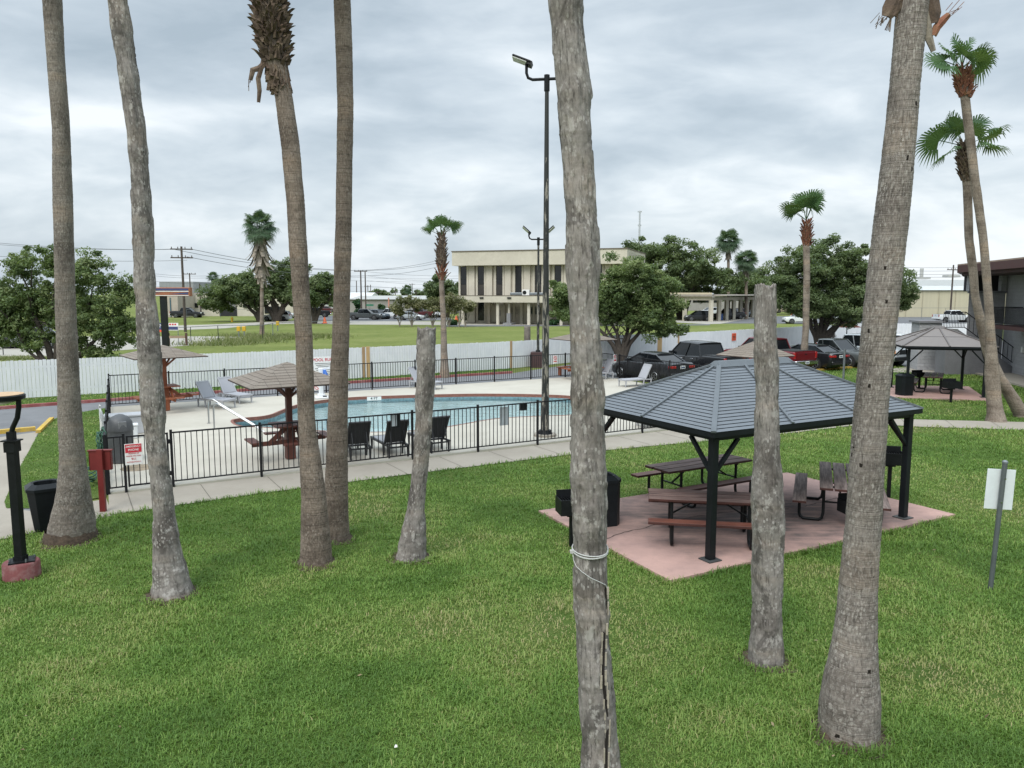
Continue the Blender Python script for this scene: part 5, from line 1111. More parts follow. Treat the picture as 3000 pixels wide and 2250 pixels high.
# ---------------------------------------------------------------- sun loungers
LGREY = M('lounger_resin', (.36, .365, .385), .55, var=.06); MESHG = M('lounger_mesh', (.33, .335, .36), .75, var=.06, vs=40); LBLK = M('lounger_dark_resin', (.026, .027, .029), .5, var=.15); MESHB = M('lounger_dark_mesh', (.03, .031, .034), .8, var=.25, vs=40)
def lounger(label, p, head, dark=False, back=55, L=1.95, flip=False):
    """head: direction from foot to head, degrees"""
    fr, ms = (LBLK, MESHB) if dark else (LGREY, MESHG); e = empty('sun_lounger', (p.x, p.y, .05), R(head), label, 'sun lounger', 'sun loungers on the pool deck'); w = .62; xs = .18
    mb = MB()
    for s in (-1, 1): mb.box((-.35, s*(w/2-.03), .33), (1.25, .055, .07), bev=.012)
    mb.box((-.95, 0, .33), (.06, w-.115, .07)); mb.box((.25, 0, .325), (.05, w-.115, .05)); mb.build('frame', fr, e)
    MB().box((-.37, 0, .355), (1.12, w-.12, .016)).build('seat', MESHG if not dark else M('lounger_seat_dark', (.26, .265, .28), .7), e)
    for sx in (-.9, .16):
        for s in (-1, 1):
            mb = MB(); mb.tube([(sx-.02, s*(w/2-.04), 0), (sx, s*(w/2-.03), .31)], [.026, .042], 8); mb.build('leg', fr, e)
    a = R(back); T = Matrix.Translation((.26, 0, .35)) @ Matrix.Rotation(-a, 4, 'Y'); mb = MB()
    for s in (-1, 1): mb.box((.38, s*(w/2-.03), 0), (.78, .05, .045), 0, 0, T)
    mb.box((.745, 0, 0), (.05, w-.105, .045), 0, 0, T); mb.build('back_frame', fr, e); mb = MB(); mb.box((.37, 0, .004), (.70, w-.112, .014), 0, 0, T); mb.build('backrest', ms, e)
    mb = MB(); t = Vector((.26+.45*math.cos(a), 0, .35+.45*math.sin(a))); 
    for s in (-1, 1): mb.bar((t.x, s*.2, t.z-.02), (.62, s*.2, .30), .025, .02)
    mb.box((.62, 0, .29), (.04, w-.1, .04)); 
    for s in (-1, 1): mb.box((.43, s*(w/2-.035), .32), (.42, .045, .05)); mb.tube([(.6, s*(w/2-.04), 0), (.6, s*(w/2-.04), .31)], [.026, .04], 8)
    mb.build('back_support', fr, e); return e
lounger('grey lounger with raised back, nearest the handrail', G(672, 1195, .05)+Vector((-.72, .3, 0)), 148)
lounger('grey lounger with raised back standing second, behind the handrail', G(742, 1177, .05)+Vector((-.85, .1, 0)), 140)
lounger('grey lounger half hidden behind the short stump, beyond the pool', G(1240, 1137, .05), 148)
lounger('grey lounger facing away at the far end of the pool by the fence', G(1778, 1112, .05)+Vector((-.3, .3, 0)), 25, back=62)
lounger('grey lounger with a steep back beside the dark sedan', G(1868, 1130, .05), 28, back=62)
lounger('grey lounger seen through the fence below the gazebo eave', G(1950, 1248, .05), 10, back=8)
for k, (u, v, lab) in enumerate(((1066, 1322, 'black lounger seen from behind, left of three'), (1170, 1317, 'black lounger seen from behind, middle of three'), (1284, 1304, 'black lounger seen from behind, right of three by the stump'))):
    p = G(u, v+8, .05); lounger(lab, p+Vector((-.20, -.15, 0)), -66+4*k, True, 62)

# ---------------------------------------------------------------- pool lift, handrail, depth mark
p = G(942, 1166, .05); e = empty('pool_lift', (p.x, p.y, .05), R(20), 'white pool lift with a blue plastic chair at the back of the pool', 'pool lift'); BLUE = M('blue_plastic', (.015, .10, .38), .35, var=.06)
mb = MB(); mb.box((0, 0, .04), (.55, .6, .07), bev=.02); mb.box((0, .05, .12), (.3, .3, .12), bev=.02); mb.build('base', WHITE, e); MB().box((0, .05, .72), (.19, .19, 1.15), bev=.02).build('column', WHITE, e)
MB().bar((0, .05, 1.22), (.62, -.1, 1.36), .09, .10).build('arm', WHITE, e); mb = MB(); mb.tube([(.6, -.1, 1.36), (.6, -.1, 1.1), (.5, -.1, .9)], .025, 8); mb.build('hanger', WHITE, e)
mb = MB(); mb.tube([(.14, -.1, 1.22), (.18, -.1, 1.0), (.23, -.1, .8), (.32, -.1, .66), (.46, -.1, .62), (.54, -.1, .5)], [.06, .11, .12, .12, .11, .04], 12); o = mb.build('chair', BLUE, e, True); o.scale = (1, 2.0, 1); o.location = (0, .1, 0)
MB().box((.12, -.22, .09), (.16, .1, .06)).build('battery', DARK, e)
p = G(612, 1240, .05); q_ = G(628, 1257, .05); e = empty('pool_handrail', (p.x, p.y, .05), 0, 'double stainless handrail bending down into the pool steps', 'handrail'); end = G(776, 1262, -.3)-p
for k, (a_, o_) in enumerate(((p, Vector((0, 0, 0))), (q_, q_-p))):
    z = .82; dr = Vector((.92, -.4, 0)); b_ = [Vector((0, 0, 0)), Vector((0, 0, z-.12)), Vector((.02, 0, z-.03)), Vector((.09, -.02, z+.03)), Vector((.2, -.04, z+.02)), Vector((.42, -.1, z-.1))]+[Vector((2.35, -.62, -.30))+Vector((.0, 0, 0))]
    mb = MB(); mb.tube([v+Vector((o_.x, o_.y, 0)) for v in b_], .026, 12); mb.tube([Vector((o_.x, o_.y, 0)), Vector((o_.x, o_.y, .015))], .06, 16); soft(mb.build('rail', STEEL, e), 50)
dm = min(range(len(pool)), key=lambda i: (pool[i]-G(1092, 1165)).length); pm_ = pool[dm]; td = (pool[(dm+1) % n]-pool[dm-1]).normalized() if False else (pool[(dm+1) % len(pool)]-pool[dm-1]).normalized()
rzm = math.atan2(td.y, td.x); rzm = rzm if math.cos(rzm) > 0 else rzm+math.pi
e = empty('depth_tile', pm_+Vector((math.sin(rzm)*.015, -math.cos(rzm)*.015, -.04)), rzm, 'white pool tile reading 4 FT at the far waterline', 'tile'); MB().box((0, 0, 0), (.62, .012, .17)).build('tile', WPAINT, e); text('4 FT', .17, INK, e, (0, -.009, 0), rot)
# ---------------------------------------------------------------- vehicles
def paint(name, col, rough=.28, metal=.0): return M(name, col, rough, metal, var=.04, vs=.8, coat=.4, spec=.3)
PB = paint('black_car_paint', (.012, .013, .015)); PDG = paint('charcoal_car_paint', (.022, .024, .027)); PRED = paint('dark_red_car_paint', (.13, .007, .012)); PGREY = paint('grey_car_paint', (.105, .115, .115), .32, .3); PWH = paint('white_car_paint', (.62, .64, .65)); PSIL = paint('silver_car_paint', (.38, .41, .42), .3, .3); PGR = paint('graphite_car_paint', (.06, .068, .07), .3, .2); PBL = paint('blue_grey_car_paint', (.09, .115, .14), .3, .2); PMAR = paint('maroon_car_paint', (.07, .014, .016)); PDT = paint('teal_grey_car_paint', (.035, .05, .055), .3, .2)
SHAPES = {
 'sedan': dict(L=4.85, W=1.84, wb=2.78, wr=.335, top=[(-2.42, .62, .80), (-2.40, .98, .86), (-2.2, 1.04, .95), (-1.6, 1.06, 1.0), (-.6, .98, 1.0), (.9, .95, 1.0), (1.25, .93, 1.0), (1.95, .82, .96), (2.3, .72, .86), (2.42, .56, .74)], gh=[(-1.95, 1.03, .72), (-1.05, 1.42, .58), (.15, 1.45, .58), (1.28, .94, .74)], cl=.17),
 'suv': dict(L=4.7, W=1.9, wb=2.75, wr=.36, top=[(-2.35, .7, .84), (-2.33, 1.05, .92), (-2.1, 1.08, .98), (-.6, 1.06, 1.0), (.9, 1.04, 1.0), (1.15, 1.05, 1.0), (1.95, .97, .95), (2.25, .86, .86), (2.35, .6, .78)], gh=[(-2.28, 1.06, .80), (-1.95, 1.66, .66), (.25, 1.70, .66), (1.2, 1.05, .78)], cl=.22),
 'pickup': dict(L=5.85, W=2.02, wb=3.65, wr=.40, top=[(-2.92, .72, .93), (-2.90, 1.24, .97), (-1.2, 1.25, .99), (-1.12, 1.20, 1.0), (.6, 1.16, 1.0), (1.25, 1.16, 1.0), (2.2, 1.10, .97), (2.75, 1.0, .9), (2.92, .66, .84)], gh=[(-1.12, 1.20, .84), (-.85, 1.86, .70), (.55, 1.90, .70), (1.40, 1.16, .82)], cl=.32, bed=(-2.80, -1.25)),
 'small_pickup': dict(L=5.1, W=1.78, wb=3.1, wr=.36, top=[(-2.55, .65, .93), (-2.53, 1.06, .97), (-1.0, 1.07, .99), (-.9, 1.04, 1.0), (.6, 1.02, 1.0), (1.0, 1.02, 1.0), (1.95, .97, .96), (2.4, .90, .92), (2.55, .62, .86)], gh=[(-.95, 1.04, .84), (-.8, 1.63, .70), (.20, 1.66, .70), (.98, 1.02, .80)], cl=.28, bed=(-2.45, -1.05)),
}
def vehicle(kind, label, loc, head, col, far=False, cat=None, name=None, wheelm=None, lower=None, badge=False, tonneau=None, group=None, roofm=None):
    s = SHAPES[kind]; L, W, wb, wr = s['L'], s['W'], s['wb'], s['wr']; hw = W/2; cl = s['cl']; sx0 = L/2
    e = empty(name or {'sedan': 'parked_car', 'suv': 'parked_suv'}.get(kind, 'parked_pickup'), (loc[0], loc[1], 0.012), R(head), label, cat or {'sedan': 'car', 'suv': 'suv'}.get(kind, 'pickup truck'), group)
    # body: stations resampled along the length
    X = [t[0] for t in s['top']]; Z = [t[1] for t in s['top']]; Wd = [t[2] for t in s['top']]
    xs = sorted(set(np.round(np.concatenate([np.linspace(X[0], X[-1], 15 if far else 34), X]), 4))); mb = MB(); N = 0; sec = []
    ax_ = (-wb/2+.02, wb/2+.02)
    for x in xs:
        z = float(np.interp(x, X, Z)); w_ = float(np.interp(x, X, Wd))*hw; zb = cl+.03+(.14 if abs(x) > L/2-.12 else 0)
        zs = zb
        pr = [(w_*.90, zb), (w_*.985, zb+.10), (w_, zb+(z-zb)*.45), (w_*.985, zb+(z-zb)*.72), (w_*.955, z-.05), (w_*.90, z), (w_*.45, z+.022)]
        sec.append([(x, y, q) for y, q in pr]+[(x, -y, q) for y, q in reversed(pr)])
    m = len(sec[0]); vs = [v for q in sec for v in q]; fs = []
    for i in range(len(sec)-1):
        for k in range(m):
            k2 = (k+1) % m; fs.append((i*m+k, (i+1)*m+k, (i+1)*m+k2, i*m+k2))
    fs.append(tuple(range(m))); fs.append(tuple((len(sec)-1)*m+k for k in reversed(range(m)))); mb.add(vs, fs); soft(mb.build('body', col, e), 35)
    # cabin
    g = s['gh']; (xa, za, wa), (xb, zb_, wb2), (xc, zc_, wc), (xd, zd, wd) = g
    wa, wb2, wc, wd = wa*hw*1.08, wb2*hw*1.12, wc*hw*1.12, wd*hw*1.08
    mb = MB(); vs = [(xa, -wa, za-.06), (xd, -wd, zd-.06), (xd, wd, zd-.06), (xa, wa, za-.06), (xb, -wb2, zb_-.03), (xc, -wc, zc_-.03), (xc, wc, zc_-.03), (xb, wb2, zb_-.03)]
    mb.add(vs, [(4, 5, 6, 7), (0, 1, 5, 4), (1, 2, 6, 5), (2, 3, 7, 6), (3, 0, 4, 7)]); mb.build('window', GLASSD, e)
    mb = MB(); ov = .025; nn = 7
    for i in range(nn):
        t = i/(nn-1); x = xb-.05+(xc-xb+.08)*t; w_ = wb2+(wc-wb2)*t+ov; z = zb_+(zc_-zb_)*t+.02*math.sin(math.pi*t)
        mb.V += [(x, y, z+dz) for y, dz in ((-w_, -.05), (-w_*.93, .0), (-w_*.5, .028), (0, .036), (w_*.5, .028), (w_*.93, 0), (w_, -.05))]
    for i in range(nn-1):
        for k in range(6): mb.F.append((i*7+k, (i+1)*7+k, (i+1)*7+k+1, i*7+k+1)); mb.I.append(0)
    mb.F += [(0, 1, 2, 3, 4, 5, 6), tuple((nn-1)*7+k for k in reversed(range(7)))]; mb.I += [0, 0]; soft(mb.build('roof', roofm or col, e), 50)
    mb = MB(); q = [Vector(v) for v in vs]
    for a_, b_ in ((0, 4), (1, 5), (2, 6), (3, 7)): mb.bar(q[a_]*1.003+Vector((0, 0, .0)), q[b_]*1.003, .07, .05)
    nm = (2,) if kind != 'suv' else (2, 3)
    for t in ((.46,) if kind in ('sedan', 'pickup') else (.36, .70) if kind == 'suv' else (.30,)):
        for lo, hi in ((q[0].lerp(q[1], t), q[4].lerp(q[5], t)), (q[3].lerp(q[2], t), q[7].lerp(q[6], t))): mb.bar(lo*1.006, hi*1.006, .075, .03, up=(1, 0, 0))
    mb.build('pillar', col, e)
    # wheels
    for fx in ax_:
        for sy in (-1, 1):
            y = sy*(hw-.115)
            mb = MB(); mb.tube([(fx, sy*(hw*.45), wr+.02), (fx, sy*(hw+.004), wr+.02)], wr*1.17, 24); mb.build('wheel_arch', RUBBER, e)
            mb = MB(); mb.tube([(fx, y-sy*.10, wr), (fx, y-sy*.09, wr), (fx, y+sy*.115, wr), (fx, y+sy*.13, wr)], [wr*.9, wr, wr, wr*.93], 28)
            o = soft(mb.build('wheel' if far else 'wheel', RUBBER, e), 40); m2 = MB(); rim = wr*.64; y2 = y+sy*.132
            m2.tube([(fx, y2-sy*.01, wr), (fx, y2, wr)], rim, 20)
            for k in range(5): a = 2*math.pi*k/5+.3; m2.bar((fx, y2+sy*.006, wr), (fx+rim*.93*math.cos(a), y2+sy*.004, wr+rim*.93*math.sin(a)), .06, .02, mi=1)
            m2.tube([(fx+rim*.93*math.cos(a), y2+sy*.006, wr+rim*.93*math.sin(a)) for a in [2*math.pi*k/20 for k in range(21)]], .022, 6, mi=1, cap=False)
            m2.build('rim', [RUBBER, wheelm or ALLOY], o)
    # lamps, bumpers, plate, mirrors
    xr, xf = X[0], X[-1]; zt = Z[1]; zf = Z[-2]
    big = kind in ('pickup', 'small_pickup')
    for sy in (-1, 1):
        if big: MB().box((xr+.03, sy*(hw*.93-.05), zt-.22), (.10, .15, .36), bev=.015).build('tail_light', LAMPR, e)
        else: MB().box((xr+.09, sy*(hw*.86-.16), zt-.13 if kind == 'sedan' else zt-.02), (.20, .42, .13) if kind == 'sedan' else (.22, .22, .30), -sy*.22, bev=.02).build('tail_light', LAMPR, e)
        o = MB().box((xf-.20 if not big else xf-.12, sy*(hw*.80-.12), zf-.06), (.28, .36, .15 if not big else .22), -sy*.30, bev=.03).build('headlight', LAMPW, e)
        if not far:
            if big: MB().box((xf-.16, sy*(hw*.92-.04), zf-.06), (.2, .10, .2), -sy*.3).build('turn_lens', AMBER, o)
            if badge: pass
        mx_ = xd-.30; MB().box((mx_, sy*(wd+.14), zd+.09), (.12, .20, .16 if not big else .24), sy*.2, bev=.03).build('mirror', col if not big else DARK, e)
        mb = MB(); mb.box((-.15, sy*(hw*.998), cl+.10), (wb-2.5*wr, .02, .10)); mb.build('sill', lower or DARK, e)
    if big:
        MB().box((xr-.06, 0, .62), (.16, W*.94, .20), bev=.03).build('rear_bumper', CHROME if lower is None else lower, e); MB().box((xf+.02, 0, .52), (.18, W*.93, .22), bev=.04).build('front_bumper', lower or DARK, e)
        MB().box((xf+.012-.05, 0, zf-.08), (.08, W*.50, .26), bev=.02).build('grille', DARK, e)
        b0, b1 = s['bed']; zt2 = float(np.interp((b0+b1)/2, X, Z)); MB().box(((b0+b1)/2, 0, zt2+.018), (b1-b0, W*.82, .03)).build('bed_cover' if tonneau else 'bed_opening', tonneau or RUBBER, e)
        MB().box((xr-.005, 0, zt-.28), (.02, W*.70, .44), bev=.01).build('tailgate', col, e)
        MB().box((xr-.02, 0, zt-.15), (.02, .2, .05), bev=.008).build('tailgate_handle', DARK, e)
    else:
        MB().box((xr+.0, 0, .44), (.12, W*.86, .22), bev=.04).build('rear_bumper', lower or col, e); MB().box((xf-.02, 0, .36), (.12, W*.80, .20), bev=.04).build('front_bumper', lower or DARK, e); MB().box((xf+.0, 0, .56), (.05, W*.5, .12), bev=.02).build('grille', DARK, e)
    zp = .62 if big else (.84 if kind == 'sedan' else .9); xp = xr-.15 if big else xr-.012
    o = MB().box((xp, 0, zp), (.012, .32, .16)).build('number_plate', PLATE, e)
    if not far:
        MB().box((xp-.008, 0, zp-.01), (.004, .22, .06)).build('plate_mark', M('plate_ink', (.06, .09, .16), .6), o)
        for t in ((.30, .62) if kind != 'small_pickup' else (.42,)):
            xx = xa+(xd-xa)*t
            for sy in (-1, 1): MB().box((xx-.18, sy*hw*.995, Z[3]-.16), (.18, .03, .035), bev=.008).build('door_handle', CHROME if big else col, e)
        mb = MB()
        for t in ((.08, .47, .86) if kind != 'small_pickup' else (.20, .86)):
            xx = xa+(xd-xa)*t
            for sy in (-1, 1): mb.box((xx, sy*hw*.993, (cl+Z[3])/2+.05), (.012, .022, Z[3]-cl-.22))
        mb.build('door_seam', RUBBER, e)
    return e
HD = 120.0; hv = Vector((math.cos(R(HD)), math.sin(R(HD)), 0))
vehicle('sedan', 'dark sedan parked just behind the pool fence, rear towards the lawn', (7.36, 40.53), HD, PDG)
vehicle('pickup', 'black pickup with a bed cover parked next to the dark sedan', (10.25, 42.25), HD, PB, tonneau=M('bed_vinyl', (.02, .021, .023), .6))
vehicle('pickup', 'dark red pickup parked with its tailgate to the lawn', (15.25, 46.2), HD, PRED, tonneau=None)
vehicle('sedan', 'black sedan parked between the red and the grey pickups', (18.15, 47.25), HD, PB)
vehicle('small_pickup', 'older grey pickup parked nose towards the lawn', (20.6, 48.75), HD+180, PGREY)
vehicle('pickup', 'silver pickup parked nose out, mostly behind the fibre-barked palm', (22.9, 50.1), HD+180, PSIL)
vehicle('suv', 'white car parked behind the block pillar', (27.3, 53.5), HD+180, PWH, far=True)
# red-badge mark on the red tailgate
# parked across the field
def vp(u, v): p = G(u, v); return (p.x, p.y)
def side(kind, lab, ul, ur, v, head, col, **kw):
    p = G((ul+ur)/2, v); vehicle(kind, lab, (p.x, p.y+SHAPES[kind]['W']*.5), head, col, far=True, **kw)
LT = 'cars parked in the lot left of the office'
side('pickup', 'dark grey pickup parked side-on nearest the utility pole', 1023, 1110, 937.5, -4, PGR, group=LT)
side('suv', 'blue-grey suv parked behind the nose of the dark grey pickup', 1078, 1140, 935, -40, PBL, group=LT)
side('pickup', 'white pickup parked in the lot beside the silver sedan', 1114, 1172, 935, 150, PWH, group=LT)
side('sedan', 'silver sedan parked side-on behind the crepe myrtle', 1167, 1238, 938.5, -6, PSIL, group=LT)
side('sedan', 'dark sedan roof showing behind the silver sedan', 1178, 1225, 930, 160, PDG, group=LT)
side('pickup', 'maroon pickup parked left of the shaggy palm', 1199, 1252, 931.5, 170, PMAR, group=LT)
side('suv', 'white suv parked between the maroon pickup and the palm', 1248, 1280, 930, -60, PWH, group=LT)
side('suv', 'dark teal suv parked right behind the shaggy palm', 1272, 1302, 929.5, -60, PDT, group=LT)
side('suv', 'long white suv parked under the spreading oak', 770, 842, 941, 180, PWH, lower=PWH)
side('sedan', 'silver car parked beyond the white suv under the oak', 815, 842, 932, 0, PSIL)
side('pickup', 'black truck parked against the wall of the store building', 522, 563, 931, 5, PB)
side('sedan', 'dark car parked far off between the oak and the palm trunk', 938, 972, 914.5, 0, PMAR)
side('pickup', 'black pickup parked in the shade of the rounded oak', 902, 942, 929.5, 185, PB)
p = G(82, 1022); vehicle('pickup', 'silver pickup parked on the street behind the bushy tree', (p.x, p.y+1), -2, PSIL, far=True)
side('suv', 'white suv facing left in the lot behind the slim pale palm', 2302, 2392, 949, 180, PWH)
side('suv', 'dark teal suv facing left in the lot behind the big round oak', 2453, 2527, 946.5, 182, PDT)
side('pickup', 'white pickup parked in the rear lot behind the block stair tower', 2755, 2850, 944.5, 2, PWH, lower=PWH)
side('suv', 'black suv parked under the near bay of the carport', 2000, 2098, 941, 184, PB)
side('pickup', 'black pickup parked under the middle of the carport', 2107, 2172, 936, 200, PB)
side('suv', 'dark red suv parked at the far end of the carport', 2150, 2186, 929, 210, PMAR)
side('sedan', 'blue-grey car parked just past the last carport column', 2197, 2232, 929, 200, PBL)
side('suv', 'white car parked beyond the carport, seen between its columns', 2066, 2100, 924, 200, PWH)
side('suv', 'beige car parked on the far grass left of the orange cone', 2282, 2318, 917, 180, M('beige_paint', (.35, .30, .24), .4))
side('suv', 'white van far off under the big round oak', 2268, 2300, 905, 180, PWH)
# ---------------------------------------------------------------- office building
YL = 121.0; oL = AT(1330, 861, YL); oR = AT(1830, 861, 112.5); od = Vector((oR.x-oL.x, oR.y-oL.y, 0)); oLen = od.length; oa = math.atan2(od.y, od.x)
off_ = empty('office_building', (oL.x, oL.y, 0), oa, 'cream office building with tall narrow dark windows and a drive-through canopy', 'office building'); LX = oLen+.4
HT = 10.95; fz = 8.85
MB().box((LX/2+.6, 8.0, (HT-.4)/2), (LX-1.2, 14.4, HT-.4)).build('wall', CREAM, off_)
mb = MB(); mb.box((LX/2, 7.6, (HT+fz)/2), (LX, 16.6, HT-fz)); mb.build('roof_fascia', CREAM, off_)
MB().box((LX/2, 7.6, HT+.07), (LX+.16, 16.8, .14)).build('roof_edge', M('roof_edge_brown', (.14, .115, .09), .7), off_)
uw = [1354, 1405, 1459, 1515, 1573, 1631, 1690]; wl = []
def off_x(u):
    x = (u-CX)/F; k = x/ray(u, 861).y; t = (oL.x-k*oL.y)/(k*od.y-od.x); return t*oLen
for i, u in enumerate(uw+[1750, 1806]):
    x = off_x(u); o = MB().box((x, .78, (8.75+4.35)/2), (1.0, .10, 4.40)).build('window', M('window_frame_black', (.012, .011, .01), .4), off_)
    for z0, z1, mt in ((4.42, 5.95, GLASSB if i % 2 == 0 or i == 1 else GLASSD), (6.0, 6.75, GLASSD), (6.8, 8.68, GLASSD)): MB().box((x, .715, (z0+z1)/2), (.86, .04, z1-z0)).build('pane', mt, o)
    mb = MB()
    for s in (-1, 1): mb.box((x+s*.68, .68, 4.6), (.30, .24, 8.45))
    mb.build('window_jamb', CREAM, off_)
    xm = x+1.42; MB().box((xm, .60, 4.72), (.98, .40, 9.30)).build('pier', CREAM, off_)
    if i not in (2, 3, 4, 5): 
        o = MB().box((x, .78, 1.95), (1.0, .10, 3.1)).build('window', MC['window_frame_black'], off_); MB().box((x, .715, 1.95), (.86, .04, 2.96)).build('pane', GLASSD, o)
# canopy in front
cx0, cx1 = off_x(1334)-.2, off_x(1828); cy = -5.2
MB().box(((cx0+cx1)/2, cy/2+.05, 3.75), (cx1-cx0, -cy, .95)).build('canopy', CREAM, off_)
MB().box(((cx0+cx1)/2, cy/2+.05, 4.26), (cx1-cx0+.1, -cy+.06, .08)).build('canopy_edge', MC['roof_edge_brown'], off_)
for u in (1381, 1480, 1568, 1660, 1760):
    x = off_x(u)+.4; MB().box((x, cy+.75, 1.64), (.40, .40, 3.28)).build('column', CREAM, off_)
for u in (1437, 1532, 1617, 1705): MB().box((off_x(u), -.6, 1.64), (.42, .5, 3.28)).build('column', CREAM, off_)
for u in (1372, 1446, 1524): MB().box((off_x(u), cy-.04, 3.95), (.62, .16, .2), bev=.03).build('canopy_light', DARK, off_)
mb = MB(); mb.box((off_x(1458), .25, 1.45), (2.3, .3, 2.6)); mb.build('machine_wall', CREAM, off_)
o = MB().box((off_x(1458)+.1, .06, 1.6), (.62, .10, .9)).build('cash_machine', M('machine_grey', (.22, .22, .22), .5), off_); MB().box((off_x(1458)+.1, 0, 1.75), (.4, .04, .3)).build('screen', GLASSD, o)
for u, w_ in ((1510, 2.2), (1567, 2.4)): o = MB().box((off_x(u), .77, 2.0), (w_, .1, 1.25)).build('teller_window', DARK, off_); MB().box((off_x(u), .71, 2.0), (w_-.15, .04, 1.1)).build('pane', M('teal_glass', (.02, .07, .075), .1, spec=.8), o)
MB().box((off_x(1540), .72, 1.7), (off_x(1600)-off_x(1482), .06, 3.3)).build('recess', M('recess_stucco', (.46, .42, .35), .9), off_)
mb = MB(); mb.box((off_x(1516)+.1, cy+1.1, .16), (1.3, 2.2, .3)); mb.box((off_x(1516)+.1, cy+.9, .95), (.55, .6, 1.5)); o = mb.build('drive_through_unit', MC['machine_grey'], off_)
MB().box((off_x(1517), cy+1.1, 1.7), (.28, .28, 3.2)).build('column', CREAM, off_)
# plant on the canopy roof
o = empty('air_conditioner', Vector((oL.x, oL.y, 0))+od.normalized()*off_x(1541)+Vector((0, -1.5, 4.3)), oa, 'white air conditioner box on the office canopy roof', 'air conditioner'); MB().box((0, 0, .42), (1.1, .5, .84), bev=.03).build('body', WPAINT, o); mb = MB(); mb.tube([(-.18, -.26, .42), (-.18, -.27, .42)], .3, 20); mb.build('fan_grille', DARK, o)
for u, lab in ((1518, 'galvanised duct left of the air conditioner on the canopy'), (1574, 'galvanised duct right of the air conditioner on the canopy')):
    q_ = Vector((oL.x, oL.y, 0))+od.normalized()*off_x(u)+Vector((0, -1.3, 4.3)); o = MB().box((0, 0, .22), (2.4, .7, .4), bev=.08).build('duct', GALV, None, False, q_, oa); tag(o, lab, 'duct')
# radio mast behind the office
p = AT(1873, 700, 190); mb = MB(); mb.tube([(0, 0, 0), (0, 0, AT(1873, 618, 190).z)], [.28, .20], 6); mb.box((0, 0, AT(1873, 620, 190).z), (1.0, .3, .3)); mb.box((0, 0, AT(1873, 660, 190).z), (.8, .2, .4))
o = mb.build('radio_mast', M('mast_grey', (.42, .44, .46), .6), None, False, (p.x, p.y, 0)); tag(o, 'thin pale radio mast rising behind the office roof', 'mast')
p = AT(1851, 700, 190); o = MB().cyl((0, 0, 0), (0, 0, AT(1851, 695, 190).z), .12, .06, 6).build('antenna', MC['mast_grey'], None, False, (p.x, p.y, 0)); tag(o, 'short thin antenna left of the radio mast', 'antenna')

# ---------------------------------------------------------------- carport
cA = AT(1862, 940, 136.0); cB = G(2082, 942); cC = G(2205, 930.5)
cp = empty('carport', (cB.x, cB.y, 0), 0, 'long cream flat-roofed carport on square columns beside the field', 'carport')
vA = Vector((cA.x-cB.x, cA.y-cB.y, 0)); vC = Vector((cC.x-cB.x, cC.y-cB.y, 0)); vD = vA+vC
zt_, zb2 = 4.55, 3.45; mb = MB()
def pris(P, z0, z1, name, mat, parent, exp=0.0):
    c = sum(P, Vector())/len(P); m2 = MB(); m2.prism([((q-c)*(1+exp)+c)[:2] for q in P], z0, z1); return m2.build(name, mat, parent)
CC = [vA, Vector((0, 0, 0)), vC, vD]
pris(CC, 4.1, 4.45, 'roof', M('carport_roof', (.30, .27, .23), .8), cp, .06); 
mb = MB(); mb.bar(vA+Vector((0, 0, 3.78)), Vector((0, 0, 3.78)), .4, .62); mb.bar(Vector((0, 0, 3.70)), vC+Vector((0, 0, 3.70)), .4, .5); mb.bar(vA+Vector((0, 0, 3.7)), vD+Vector((0, 0, 3.7)), .4, .5); mb.build('beam', CREAM, cp)
vn = Vector((.6, -.8, 0)); mb = MB()
mb.add([Vector((0, 0, 4.42)), vC+Vector((0, 0, 4.42)), vC+Vector((2.2, -1.2, 4.30)), Vector((2.2, -1.2, 4.30)), Vector((0, 0, 4.1)), vC+Vector((0, 0, 4.1)), vC+Vector((2.2, -1.2, 4.2)), Vector((2.2, -1.2, 4.2))], [(3, 2, 1, 0), (4, 5, 6, 7), (2, 3, 7, 6), (0, 3, 7, 4), (1, 2, 6, 5)][0:5]); mb.build('eave', MC['carport_roof'], cp)
MB().bar(vA+Vector((0, -.3, 4.35)), Vector((0, -.3, 4.35)), .1, .75).build('fascia', M('carport_fascia', (.52, .46, .33), .85, var=.06), cp)
for k in range(7): q_ = vC*(k/6.); MB().box((q_.x, q_.y, 1.75), (.55, .55, 3.5), .3).build('column', CREAM, cp)
for k in range(1, 4): q_ = vA*(k/3.); MB().box((q_.x, q_.y, 1.75), (.55, .55, 3.5), .3).build('column', CREAM, cp)
for k in range(1, 7): q_ = vA+vC*(k/6.); MB().box((q_.x, q_.y, 1.75), (.55, .55, 3.5), .3).build('column', CREAM, cp)
p = G(2109, 938); e = empty('recycling_bin', (p.x, p.y-.6, 0), 0, 'blue bin standing between two carport columns', 'bin'); MB().box((0, 0, .5), (.5, .5, 1.0), bev=.04).build('body', BLUE, e); MB().box((0, 0, 1.04), (.56, .56, .08), bev=.02).build('lid', BLUE, e)
